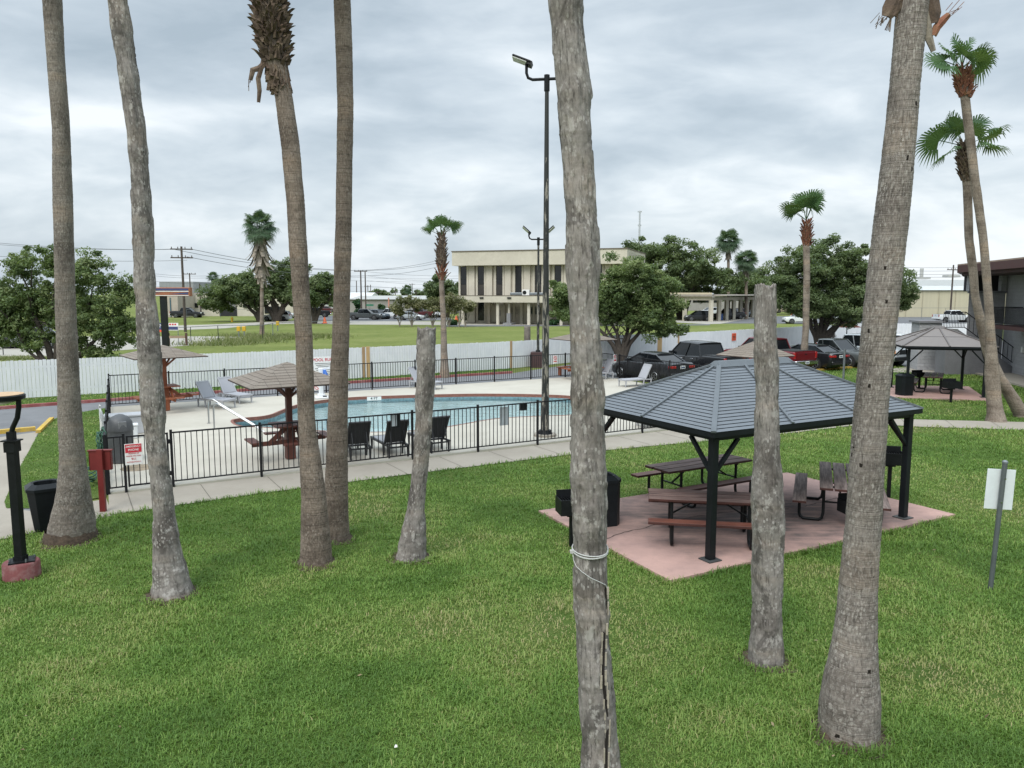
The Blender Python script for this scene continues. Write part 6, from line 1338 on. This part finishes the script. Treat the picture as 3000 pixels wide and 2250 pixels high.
# low buildings along the horizon
def shed(name, label, ul, ur, vt, vb, Y, wall, roof=None, vr=None, dep=25, cat='building', wins=()):
    a, b = AT(ul, vb, Y), AT(ur, vb, Y); w_ = b.x-a.x; h = AT(ul, vt, Y).z; e = empty(name, ((a.x+b.x)/2, Y, 0), 0, label, cat); MB().box((0, dep/2, h/2), (w_, dep, h)).build('wall', wall, e)
    if roof:
        r = AT(ul, vr, Y+dep/2).z if vr else h+.5; mb = MB(); x = w_/2+.3; mb.add([(-x, -.4, h), (x, -.4, h), (x, dep+.4, h), (-x, dep+.4, h), (-x, dep/2, r), (x, dep/2, r)], [(0, 1, 5, 4), (2, 3, 4, 5), (1, 2, 5), (3, 0, 4), (3, 2, 1, 0)]); mb.build('roof', roof, e)
    for (u0, u1, v0, v1, mt) in wins:
        p0, p1 = AT(u0, v0, Y), AT(u1, v1, Y); m_ = MB().box(((p0.x+p1.x)/2-(a.x+b.x)/2, -.05, (p0.z+p1.z)/2), (p1.x-p0.x, .12, p0.z-p1.z)).build('window', mt, e)
    return e
SIDING = M('metal_siding', (.36, .35, .31), .6, var=.06, stretch=(1, 1, .05), vs=3); GWALL = M('grey_block_wall', (.30, .285, .27), .9, var=.1, vs=.3); ROOFL = M('pale_metal_roof', (.38, .38, .36), .6, var=.08); YSID = M('cream_siding', (.50, .46, .33), .7, var=.05, stretch=(1, 1, .05), vs=2); WSID = M('white_siding', (.50, .52, .52), .6, var=.04)
shed('warehouse', 'low grey warehouse with a pale shallow roof left of the office', 1022, 1335, 877, 910, 178, GWALL, ROOFL, 866, 30, wins=[(1050, 1051, 877, 910, DARK), (1153, 1154, 877, 910, DARK)])
shed('warehouse', 'white pitched tent-like roof behind the utility pole', 1005, 1078, 874, 884, 215, WSID, M('white_roof', (.62, .63, .63), .5), 857, 20)
shed('store_building', 'cream store building with small square windows and a dark entrance', 512, 862, 866, 924, 158, CREAM, None, None, 20, wins=[(571, 581, 888, 901, GLASSD), (585, 598, 888, 901, GLASSD), (606, 614, 888, 901, GLASSD), (619, 629, 888, 901, GLASSD), (712, 722, 888, 901, GLASSD), (728, 738, 888, 901, GLASSD), (643, 695, 900, 927, M('dark_entrance', (.02, .02, .025), .5)), (636, 690, 885, 900, M('awning_grey', (.18, .18, .18), .8)), (657, 672, 887, 900, M('sign_dark', (.03, .02, .03), .6)), (775, 830, 898, 918, DARK)])
shed('store_building', 'taller cream block of the store with one tall blue window', 478, 523, 858, 930, 150, M('store_stucco', (.42, .37, .31), .9, var=.1, vs=1), None, None, 20, wins=[(497, 503, 872, 928, M('blue_glass', (.06, .12, .15), .2))])
shed('warehouse', 'grey metal upper storey rising behind the striped sign', 468, 567, 825, 860, 175, M('grey_siding', (.26, .27, .28), .6, stretch=(1, 1, .05)), None, None, 20)
shed('warehouse', 'flat pale warehouse behind the rounded oak', 860, 1010, 884, 915, 200, WSID, None, None, 30)
shed('warehouse', 'long grey metal building on the horizon behind the carport trees', 1900, 2300, 868, 912, 210, GWALL, None, None, 30, wins=[(2030, 2110, 878, 886, DARK)])
wv = shed('warehouse', 'cream metal warehouse behind the grass at the right', 2540, 3200, 850, 914, 152, YSID, WSID, 822, 34, wins=[(2631, 2644, 885, 912, M('shed_door', (.42, .37, .26), .7))])
mb = MB(); mb.box((0, 16, AT(2700, 833, 160).z-.6), (60, 18, AT(2700, 822, 160).z-AT(2700, 850, 160).z+1)); mb.build('clerestory', WSID, wv)
for u in range(2560, 2900, 48): q_ = AT(u, 860, 152); mb = MB(); mb.box((q_.x-wv.location.x, -.06, AT(u, 850, 152).z/2), (.12, .1, AT(u, 850, 152).z)); mb.build('downpipe', M('pipe_cream', (.40, .37, .27), .6), wv)
p = AT(2702, 815, 160); o = MB().box((0, 0, 0), (2.4, 2, .4)).cyl((-.2, 0, 0), (-.2, 0, 2.0), .35, .35, 10).build('roof_vent', ROOFL, wv); o.location = p-wv.location
o = MB().box((0, 0, 0), (2.6, 2, .5)).build('roof_vent', ROOFL, wv); o.location = AT(2787, 809, 160)-wv.location
# low chain-link fences far off
def chain_fence(label, pts, h=1.5, s=3.0):
    P = [Vector((p.x, p.y, 0)) for p in pts]; e = empty('chain_link_fence', P[0], 0, label, 'fence'); mb = MB(); m2 = MB()
    for a, b in zip(P[:-1], P[1:]):
        m2.bar(a-P[0]+Vector((0, 0, h)), b-P[0]+Vector((0, 0, h)), .05, .05); k = max(1, int((b-a).length/s))
        for i in range(k+1): q_ = a.lerp(b, i/k)-P[0]; mb.cyl(q_, q_+Vector((0, 0, h)), .035, None, 6)
    m2.build('rail', GALV, e); mb.build('posts', GALV, e); return e
chain_fence('bent chain-link fence along the ditch, nearest of the two', [G(480, 1010), G(560, 1006), G(640, 1000), G(770, 998), G(800, 990)], 1.5, 3.2)
chain_fence('chain-link fence farther up the bank under the oak', [G(800, 985), G(880, 980), G(1000, 975)], 1.4, 4)
chain_fence('chain-link fence in front of the cream warehouse', [AT(2560, 915, 140)-Vector((0, 0, AT(2560, 915, 140).z)), AT(3050, 915, 140)-Vector((0, 0, AT(3050, 915, 140).z))], 2.0, 4)
chain_fence('chain-link fence before the store entrance', [G(548, 931), G(745, 931)], 1.6, 5)
chain_fence('low street-side fence left of the bushy tree', [G(-60, 1042), G(10, 1040), G(90, 1035)], 1.1, 2.2)
# weeds on the ditch bank
def weeds():
    g = np.random.default_rng(5); cs = [(G(u, v), r) for u, v, r in ((700, 1003, 2.2), (760, 995, 3.0), (810, 992, 2.6), (850, 990, 2.4), (640, 1010, 1.8), (735, 985, 2.2), (30, 1052, 1.2), (90, 1050, 1.0), (900, 985, 2.0))]; n = 9000
    k = g.integers(0, len(cs), n); P = np.array([cs[i][0][:2] for i in range(len(cs))])[k]; rr = np.array([c[1] for c in cs])[k]; P = P+g.normal(size=(n, 2))*rr[:, None]*np.array((.9, .5)); h = g.uniform(.12, .75, n)**1.5*np.minimum(1, rr/2.2)*.8; a = g.uniform(0, 6.28, n); w_ = .05
    B = np.stack([P[:, 0], P[:, 1], np.zeros(n)], 1); s_ = np.stack([np.cos(a), np.sin(a), np.zeros(n)], 1)*w_; t = B+np.stack([g.normal(0, .18, n), g.normal(0, .18, n), h], 1); V = np.stack([B-s_, B+s_, t], 1).reshape(-1, 3)
    tag(np_mesh('weeds', V, np.arange(3*n).reshape(-1, 3), m_leaf('weed_leaf', (.10, .13, .04), (.17, .20, .07), (.28, .27, .14), .3), attr=np.repeat(g.random(n), 3)), kind='stuff')
weeds()
# ---------------------------------------------------------------- utility poles, wires, light poles
POLEW = M('pole_wood', (.075, .06, .05), .9, var=.2); WIRE = M('wire', (.10, .105, .11), .6)
def upole(u, vt, vb, Y, arms, label, lean=0):
    z = AT(u, vt, Y).z; p = AT(u, 861, Y); e = empty('utility_pole', (p.x, Y, 0), R(12), label, 'utility pole', 'wooden utility poles'); mb = MB(); mb.tube([(0, 0, 0), (lean, 0, z)], [.17, .12], 10); mb.build('pole', POLEW, e)
    for v in arms: m2 = MB(); m2.box((0, 0, AT(u, v, Y).z), (2.5, .12, .14)); [m2.cyl((x, 0, AT(u, v, Y).z+.06), (x, 0, AT(u, v, Y).z+.28), .05, None, 6) for x in (-1.1, -.4, .4, 1.1)]; m2.build('crossarm', POLEW, e)
    return Vector((p.x, Y, z))
u1 = upole(538, 722, 962, 92, (730, 755), 'tall wooden utility pole beside the striped sign')
u2 = upole(1058, 792, 912, 150, (795,), 'dark wooden utility pole in front of the grey warehouse')
upole(1071, 795, 870, 175, (), 'slim utility pole just right of the warehouse pole'); upole(2788, 776, 916, 140, (790,), 'dark utility pole in front of the cream warehouse')
for k, (u, vt, Y) in enumerate(((1045, 822, 230), (1078, 836, 280), (1086, 834, 300), (1106, 854, 250), (1158, 840, 260), (1188, 836, 300), (1202, 833, 300), (1208, 830, 320), (1219, 850, 250), (558, 800, 160), (586, 830, 150), (1261, 826, 200))): upole(u, vt, 861, Y, (vt+3,) if k % 2 else (), 'thin distant utility pole on the horizon')
def wire(pts, sag, name='power_line', r=.02, label='overhead power line strung between the utility poles', n=14):
    mb = MB(); a, b = Vector(pts[0]), Vector(pts[1]); P = [a.lerp(b, i/n)-Vector((0, 0, 4*sag*(i/n)*(1-i/n))) for i in range(n+1)]; mb.tube(P, r, 5); tag(mb.build(name, WIRE), label, 'power line', 'overhead power lines')
PL = AT(-260, 690, 75)
for dz, dx in ((0, -1.1), (0, 1.1), (-1.3, .6)): wire((PL+Vector((dx, 0, dz)), u1+Vector((dx, 0, dz-.3))), .5)
pr_ = AT(1290, 765, 160)
for dz, dx in ((0, -1.1), (0, 1.1), (-.9, .6)): wire((u1+Vector((dx, 0, dz-.3)), pr_+Vector((dx, 0, dz))), 2.2, r=.03)
for k, v in enumerate((800, 806, 812, 819, 826, 833, 842, 850)): a, b = AT(880 if k % 2 else 1075, v-4, 175+k*12), AT(1500, v+1+k % 3, 190+k*12); wire((a, b), .8+.2*(k % 3), r=.028)
for k, v in enumerate((778, 788, 798, 806)): wire((AT(2560, v, 140), AT(2950, v-4, 140)), .5, r=.025)
for k, v in enumerate((790, 796, 812, 826)): wire((AT(420, v+8, 120), AT(760, v, 130)), .8, r=.02)
PEEL = None
def m_peel():
    t = NT('peeling_black_paint'); n_ = t.noise(t.coord((9, 9, 1.6)), 1.0, 5, .65); k = t.ramp(n_, [(.52, 0.), (.56, 1.)]).outputs[0]; z = t.n('ShaderNodeSeparateXYZ', i0=t.coord()).outputs[2]
    q = t.math('MULTIPLY', k, t.math('LESS_THAN', z, 8.6)); t.set(Base__Color=t.mix(q, (.018, .020, .018), (.24, .22, .18)), Roughness=.6); return t.m
PEEL = m_peel()
def light_pole(label, foot, vt, parts, plinth=None, r0=.11, r1=.075, zr=0, az=0.0, arm=.62, tilt=30):
    z = AT(1500, vt, foot.y).z; e = empty('light_pole', (foot.x, foot.y, 0), az, label, 'light pole', 'double headed light poles'); mb = MB(); mb.tube([(0, 0, zr), (0, 0, z)], [r0, r1], 14); soft(mb.build('pole', PEEL, e))
    mb = MB(); mb.tube([(0, 0, zr), (0, 0, zr+.12)], [r0*1.9, r0*1.5], 14); mb.build('base_collar', BLACK, e); mb = MB(); mb.tube([(0, 0, z-.05), (0, 0, z+.42)], .085, 12); mb.build('top_sleeve', BLACK, e)
    for s in (-1, 1):
        mb = MB(); mb.tube([(0, 0, z+.30), (s*arm*.7, 0, z+.30), (s*arm*.92, 0, z+.36), (s*arm, 0, z+.50), (s*arm, 0, z+.82)], .045, 10); soft(mb.build('arm', BLACK, e), 60)
        T = Matrix.Translation((s*(arm+.14), 0, z+.88)) @ Matrix.Rotation(-R(tilt)*s, 4, 'Y') @ Matrix.Rotation(-R(tilt)*.35, 4, 'X'); m2 = MB(); m2.box((0, 0, 0), (.60, .36, .06), 0, 0, T, bev=.02); m2.box((-s*.28, 0, -.03), (.12, .3, .12), 0, 0, T); o = m2.build('flood_lamp', BLACK, e); m3 = MB(); m3.box((s*.05, 0, -.05), (.46, .34, .02), 0, 0, T); m3.build('lens', M('lamp_lens', (.45, .46, .42), .25), o)
    if plinth: MB().box((0, 0, zr/2), (plinth, plinth, zr), bev=.01).build('plinth', M('plinth_maroon', (.06, .03, .03), .7), e)
    return e
f1 = G(1597, 1281); e = light_pole('tall peeling black light pole standing on the pool deck', f1, 262, None, None, .125, .06, .12, R(-10), .62, 22)
mb = MB(); mb.tube([(0, 0, .05), (0, 0, .12)], .36, 28); mb.build('concrete_foot', WALK, e)
f2 = G(1576, 1076); light_pole('farther black light pole on a maroon block by the white fence', f2, 716, None, .85, .085, .06, .95, R(-6), .58, 42)
# plain steel pole on the rear lawn, signs and street furniture
p = G(2470, 1124); o = MB().tube([(0, 0, 0), (0, 0, 1.75)], .055, 12).build('steel_post', GALV, None, False, (p.x, p.y, 0)); tag(o, 'bare grey steel post on the lawn beyond the gazebo roof', 'post')
p = G(2905, 1727); e = empty('sign_post', (p.x, p.y, 0), R(-8), 'white sign seen from behind on a leaning grey post', 'sign'); mb = MB(); mb.tube([(-.02, 0, -.05), (.055, 0, 1.98)], .036, 14); soft(mb.build('post', M('grey_pole', (.12, .135, .14), .45, .3), e)); mb = MB(); mb.tube([(.055, 0, 1.975), (.056, 0, 2.0), (.057, 0, 2.02)], [.042, .042, .02], 14); mb.build('post_cap', GALV, e)
T = Matrix.Translation((.035, .055, 1.56)) @ Matrix.Rotation(R(1.5), 4, 'Y'); mb = MB(); mb.box((0, 0, 0), (.40, .008, .62), 0, 0, T, bev=.003); mb.build('panel', M('sign_back_white', (.68, .72, .73), .45, var=.04), e)
mb = MB(); [mb.box((.03+.03*k, -.035, 1.38+.36*k), (.02, .02, .02)) for k in (0, 1)]; mb.build('bolt', CHROME, e)
# striped pylon sign
Y = 62; a, b = AT(395, 842, Y), AT(561, 868, Y); e = empty('pylon_sign', ((AT(478, 861, Y)).x, Y, 0), 0, 'wide striped orange and blue sign on a dark post', 'sign'); w_ = b.x-a.x; zc_ = (a.z+b.z)/2; hh = a.z-b.z
MB().box((0, 0, (zc_-hh/2)/2), (.45, .35, zc_-hh/2)).build('post', DARK, e); o = MB().box((0, 0, zc_), (w_, .5, hh), bev=.03).build('cabinet', M('sign_orange_brown', (.30, .11, .055), .55, var=.08), e)
NAVY = M('sign_navy', (.045, .06, .16), .5); 
mb = MB(); mb.box((0, -.262, zc_+hh*.26), (w_*.95, .02, hh*.24)); mb.build('upper_stripe', NAVY, o); mb = MB(); mb.box((0, -.262, zc_+hh*.06), (w_*.96, .02, hh*.09)); mb.box((0, -.262, zc_-hh*.41), (w_*.96, .02, hh*.07)); mb.build('white_stripe', WPAINT, o)
mb = MB(); mb.add([(-w_*.47, -.265, zc_-hh*.02), (-w_*.47, -.265, zc_-hh*.34), (0, -.265, zc_-hh*.10)], [(0, 1, 2)]); mb.add([(w_*.47, -.265, zc_-hh*.06), (w_*.47, -.265, zc_-hh*.30), (w_*.12, -.265, zc_-hh*.24)], [(2, 1, 0)]); mb.build('blue_wedge', NAVY, o)
# roadside banners
Y = 68; a, b = AT(482, 946, Y), AT(523, 968, Y); e = empty('campaign_banner', ((a.x+b.x)/2, Y, 0), 0, 'white, red and blue banner on stakes beside the sign post', 'banner'); w_ = b.x-a.x; z0 = b.z; h_ = a.z-b.z
MB().box((0, 0, z0+h_/2), (w_, .03, h_)).build('panel', WPAINT, e); MB().box((w_*.12, -.02, z0+h_*.3), (w_*.7, .01, h_*.42)).build('navy_block', NAVY, e); mb = MB(); [mb.box((-w_*.28+k*w_*.19, -.02, z0+h_*.80), (w_*.13, .01, h_*.2)) for k in range(4)]; mb.build('red_letter_block', REDINK, e); mb = MB(); [mb.box((s*w_*.45, .03, z0/2+.2), (.05, .03, z0+.5)) for s in (-1, 1)]; mb.build('stake', GALV, e)
a, b = AT(462, 950, Y), AT(475, 975, Y); e = empty('campaign_banner', ((a.x+b.x)/2, Y+.3, 0), 0, 'dark and red banner half hidden behind the dead palm', 'banner'); MB().box((0, 0, (a.z+b.z)/2+.1), (1.1, .03, a.z-b.z)).build('panel', NAVY, e); MB().box((0, -.02, b.z+.15), (1.1, .02, .2)).build('red_band', ORANGE, e); text('NB', .42, WPAINT, e, (.12, -.03, (a.z+b.z)/2+.22), (R(90), 0, 0)); MB().box((0, .03, b.z/2), (.06, .03, b.z+.2)).build('stake', GALV, e)
# barricade, hydrants, cones
p = G(521, 1012); e = empty('barricade', (p.x, p.y, 0), .1, 'wooden road barricade by the ditch left of the chain-link fence', 'barricade'); [MB().box((s*.75, 0, .55), (.14, .25, 1.1)).build('leg', M('barricade_brown', (.10, .055, .04), .8), e) for s in (-1, 1)]; MB().box((0, -.1, .75), (1.5, .05, .22)).build('rail', M('barricade_rail', (.30, .22, .15), .8), e)
YH = M('hydrant_yellow', (.55, .34, .02), .5)
for u, v, lab in ((700, 990, 'yellow marker post left of the ditch weeds'), (716, 990, 'yellow marker post in the middle of the ditch weeds'), (814, 970, 'yellow marker up the bank by the skirted palm')):
    p = G(u, v); e = empty('marker_post', (p.x, p.y, 0), 0, lab, 'marker post', 'yellow marker posts by the ditch'); MB().box((0, 0, .35), (.09, .09, .8)).build('post', GALV, e); MB().box((0, 0, .95), (.36, .2, .5), bev=.04).build('head', YH, e)
p = G(680, 943); e = empty('fire_hydrant', (p.x, p.y, 0), 0, 'yellow fire hydrant on the grass before the store', 'hydrant'); mb = MB(); mb.tube([(0, 0, 0), (0, 0, .1), (0, 0, .12), (0, 0, .6), (0, 0, .75), (0, 0, .82)], [.22, .22, .15, .15, .13, .03], 14); mb.cyl((-.25, 0, .5), (.25, 0, .5), .08); soft(mb.build('barrel', YH, e))
CONE = M('cone_orange', (.70, .14, .05), .6)
for u, v, Y, lab in ((2329, 905, 150, 'big orange traffic barrel under the big round oak'), (951, 928, 118, 'orange barrier by the rounded oak'), (1337, 925, 125, 'orange cone by the crepe myrtles at the office corner')):
    p = AT(u, v, Y); e = empty('traffic_cone', (p.x, Y, 0), 0, lab, 'traffic cone'); mb = MB(); mb.tube([(0, 0, .03), (0, 0, 1.0 if Y < 150 else 2.2)], [.35 if Y < 150 else .8, .1], 14); mb.build('cone', CONE, e); MB().box((0, 0, .03), (.8, .8, .06)).build('base', DARK, e)
p = G(1045, 921); 
p = AT(1084, 905, 140); e = empty('street_sign', (p.x, 140, 0), 0, 'small green street sign by the parked cars', 'sign'); MB().cyl((0, 0, 0), (0, 0, AT(1084, 900, 140).z), .05, None, 8).build('post', GALV, e); MB().box((0, 0, AT(1084, 894, 140).z), (1.3, .06, .36)).build('panel', M('sign_green', (.05, .20, .12), .5), e)
p = AT(1139, 890, 150); o = MB().tube([(0, 0, 0), (0, 0, AT(1139, 872, 150).z)], [.2, .12], 10).build('warning_pole', M('pole_orange', (.55, .25, .17), .7), None, False, (p.x, 150, 0)); tag(o, 'faded orange and white pole in front of the warehouse wall', 'pole')
p = G(2482, 1000); q_ = AT(2482, 948, 66); e = empty('patio_umbrella', (q_.x, 66, 0), 0, 'rust-red patio umbrella standing before the white fence', 'parasol'); MB().cyl((0, 0, 0), (0, 0, q_.z+.1), .045, None, 8).build('pole', DARK, e); mb = MB(); zz_ = q_.z; n8 = 8; vs = [(1.2*math.cos(2*math.pi*k/n8), 1.2*math.sin(2*math.pi*k/n8), zz_-.3) for k in range(n8)]+[(0, 0, zz_+.18)]; mb.add(vs, [(k, (k+1) % n8, n8) for k in range(n8)]); mb.build('canopy', M('rust_fabric', (.22, .06, .04), .9, var=.1), e)
p, rz = on_fence(2440, 975, .06); mb = MB(); rs = random.Random(3)
for k in range(26): a_ = rs.uniform(.2, 2.9); r_ = rs.uniform(.2, .62); mb.tube([(0, 0, -.5), (r_*.6*math.cos(a_), -.03, -.3+r_*.5*math.sin(a_)), (r_*math.cos(a_), -.02, -.4+r_*math.sin(a_)*1.05), (r_*1.15*math.cos(a_), -.03, -.6+r_*.6*math.sin(a_))], .012, 5)
o = mb.build('vine', BARK, None, False, p, rz); tag(o, 'bare dark vine tangle clinging to the white fence', 'plant')
# red bench by the far fence
p = G(1664, 1098, .05); e = empty('bench', (p.x-.1, p.y, .05), R(30), 'small orange-red bench end beside the nearest palm, by the far fence', 'bench'); MB().box((0, 0, .44), (1.1, .26, .05), bev=.01).build('seat', WOODB2, e); [MB().box((s*.42, 0, .21), (.07, .22, .42)).build('leg', WOODB2, e) for s in (-1, 1)]
# ---------------------------------------------------------------- motel wing at the right
def m_block():
    t = NT('grey_block'); c = t.coord(); s = t.n('ShaderNodeSeparateXYZ', i0=c); v = t.n('ShaderNodeCombineXYZ', i0=t.math('ADD', s.outputs[0], s.outputs[1]), i1=s.outputs[2]); br = t.n('ShaderNodeTexBrick', Vector=v, Scale=1.0); br.inputs['Brick Width'].default_value = .42; br.inputs['Row Height'].default_value = .21; br.inputs['Mortar Size'].default_value = .012
    br.inputs['Color1'].default_value = (.36, .36, .37, 1); br.inputs['Color2'].default_value = (.40, .40, .41, 1); br.inputs['Mortar'].default_value = (.30, .30, .31, 1); n_ = t.noise(c, 9, 5, .7); col = t.mix(.35, br.outputs[0], t.ramp(n_, [(.3, (.28, .28, .29)), (.7, (.47, .47, .48))]).outputs[0]); t.set(Base__Color=col, Roughness=.9, Normal=t.bump(t.math('SUBTRACT', n_, t.math('MULTIPLY', br.outputs[1], .6)), .9, .03)); return t.m
BLK = m_block(); FASC = M('fascia_red_brown', (.075, .028, .026), .6, var=.1); DOOR = M('door_dark_red', (.05, .018, .018), .5); ROOFT = M('roof_tan', (.33, .24, .19), .8)
mt = empty('motel_building', (26.2, 44.4, 0), 0, 'two-storey grey block motel wing with a red-brown roof edge and stairs', 'motel')
fv = Vector((-.215, -.977, 0)); fq = Vector((.977, -.215, 0)); ml = 17.0; ma = math.atan2(fv.y, fv.x)
B0 = Vector((2.25, .2, 0))
def mprism(P, z0, z1, name, mat): m2 = MB(); m2.prism([q[:2] for q in P], z0, z1); return m2.build(name, mat, mt)
mprism([B0, B0+fv*ml, B0+fv*ml+fq*8, B0+fq*8+Vector((0, 0, 0))], 0, 5.6, 'wall', BLK)
mprism([Vector((0, 0, 0)), Vector((2.2, .15, 0)), Vector((3.6, 3.2, 0)), Vector((1.8, 3.0, 0))], 0, 4.55, 'stair_tower', BLK)
mprism([Vector((-.12, -.12, 0)), Vector((2.3, .03, 0)), Vector((3.7, 3.2, 0)), Vector((1.72, 3.1, 0))], 4.55, 4.68, 'tower_coping', M('block_cap', (.20, .20, .21), .9))
for x in (.18, 2.02): MB().box((x, .22, 5.2), (.30, .30, 1.04)).build('column', BLK, mt)
MB().box((2.0, 1.6, 5.15), (2.0, 1.4, .98)).build('recess_shade_block', M('recess_shade', (.03, .03, .033), .9), mt)  # near-black block stands in for shade in the opening above the tower
r0 = Vector((-.6, .3, 0)); RP = [r0+fq*0, r0+fv*(ml+1)+Vector((-.1, 0, 0)), r0+fv*(ml+1)+fq*11, r0+fq*11+Vector((0, 4, 0)), r0+Vector((2.9, 4.6, 0))]
mprism(RP, 5.72, 6.12, 'roof_fascia', FASC); mprism([q+Vector((0, 0, 0)) for q in RP], 6.125, 6.2, 'roof_edge', ROOFT); mprism([q+fq*.25-fv*.0 for q in RP], 5.55, 5.72, 'soffit', M('soffit_brown', (.06, .03, .03), .8))
def wallbox(t, z, w_, h_, mat, name, out=.05, th=.08):
    c = B0+fv*t-fq*out; return MB().box((0, 0, 0), (w_, th, h_)).build(name, mat, mt, False, (c.x, c.y, z), ma)
for t in (4.2, 7.6, 11.5): 
    for z in (1.05, 3.95): wallbox(t, z, 1.0, 2.1, DOOR, 'door'); wallbox(t+1.5, z+.2, 1.5, 1.3, GLASSD, 'window'); wallbox(t+1.5, z-.72, 1.5, .45, M('vent_panel_white', (.45, .46, .46), .6), 'vent_panel', .06); wallbox(t-.75, z, .08, 2.2, M('conduit_grey', (.16, .16, .165), .7), 'frame', .05); wallbox(t-1.1, z+.45, .22, .3, WPAINT, 'wall_lamp', .12, .12)
wl0 = 2.4; pa = B0+fv*wl0; pb = B0+fv*ml; mprism([pa, pb, pb-fq*1.5, pa-fq*1.5], 2.62, 2.82, 'balcony_slab', FASC)
mb = MB(); a_, b_ = pa-fq*1.45, pb-fq*1.45
for z in (2.95, 3.78): mb.bar(a_+Vector((0, 0, z)), b_+Vector((0, 0, z)), .045, .045)
k_ = 0
while k_ < (b_-a_).length: q_ = a_+fv*k_; mb.box((q_.x, q_.y, 3.36), (.02, .02, .84)); k_ += .125
mb.bar(pa+Vector((0, 0, 3.78)), a_+Vector((0, 0, 3.78)), .045, .045); mb.build('balcony_rail', IRON, mt)
mprism([B0+fv*1.5-fq*2.0, B0+fv*ml-fq*2.0, B0+fv*ml, B0+fv*1.5], .01, .10, 'walkway', WALK)
# stair flight and rails
st = MB(); sx, sy = -1.3, -.75
st.add([(-1.9, -.35, 0), (2.4, -.35, 0), (2.4, -.35, .15), (-1.3, -.35, 2.55), (-1.9, -.35, 2.55), (-1.9, -1.35, 0), (2.4, -1.35, 0), (2.4, -1.35, .15), (-1.3, -1.35, 2.55), (-1.9, -1.35, 2.55)], [(0, 1, 2, 3, 4), (9, 8, 7, 6, 5), (0, 5, 6, 1), (1, 6, 7, 2), (2, 7, 8, 3), (3, 8, 9, 4), (4, 9, 5, 0)]); st.build('stair', M('stair_concrete', (.16, .16, .17), .9, var=.12, vs=1.5), mt)
mb = MB(); top = [Vector((-2.1, -1.32, 3.5)), Vector((-.9, -1.32, 3.5)), Vector((2.6, -1.32, 1.05)), Vector((3.3, -1.32, 1.05))]; bot = [q-Vector((0, 0, .85)) for q in top]
for P_ in (top, bot):
    for a_, b_ in zip(P_[:-1], P_[1:]): mb.bar(a_, b_, .04, .04)
for a_, b_ in zip(top[:-1], top[1:]):
    for i in range(14): q_ = a_.lerp(b_, i/14); mb.box((q_.x, q_.y, q_.z-.43), (.02, .02, .85))
mb.build('stair_rail', IRON, mt)
mprism([Vector((-2.6, -1.4, 0)), Vector((-1.3, -1.4, 0)), Vector((-1.3, .2, 0)), Vector((-2.2, .2, 0))], 2.40, 2.56, 'landing', M('landing_concrete', (.20, .20, .2), .9))
q_ = G(2720, 1085); e = empty('block_pillar', (q_.x, q_.y+.5, 0), R(-6), 'free-standing grey block pillar with a flat cap in front of the stairs', 'pillar'); MB().box((0, 0, 1.40), (1.25, 1.2, 2.8)).build('shaft', BLK, e); MB().box((0, 0, 2.88), (1.5, 1.45, .12)).build('cap', MC['block_cap'], e)
sheet('walkway', [tuple(G(2560, 1090)[:2]), tuple(G(2760, 1096)[:2]), (28.3, 43.2), (30.5, 42.5), (31, 47), (24.5, 47.6)], .03, WALK)
q_ = G(2929, 1089); o = MB().prism([(-.3, -.3), (.3, -.3), (.3, .3), (-.3, .3)], 0, .5).build('planter', M('planter_pale', (.35, .33, .30), .8), None, False, (q_.x, q_.y-.3, .03)); tag(o, 'small pale square planter at the foot of the stairs', 'planter')
# litter on the lawn
q_ = G(1160, 2198); o = MB().add([(-.015, -.009, .035), (.015, -.008, .04), (.01, .012, .05), (-.008, .01, .055)], [(0, 1, 2, 3)]).add([(-.015, -.009, .033), (.015, -.008, .038), (.01, .012, .048), (-.008, .01, .053)], [(3, 2, 1, 0)]).build('paper_scrap', WPAINT, None, False, (q_.x, q_.y, 0)); tag(o, 'tiny scrap of white paper lying on the lawn', 'litter')
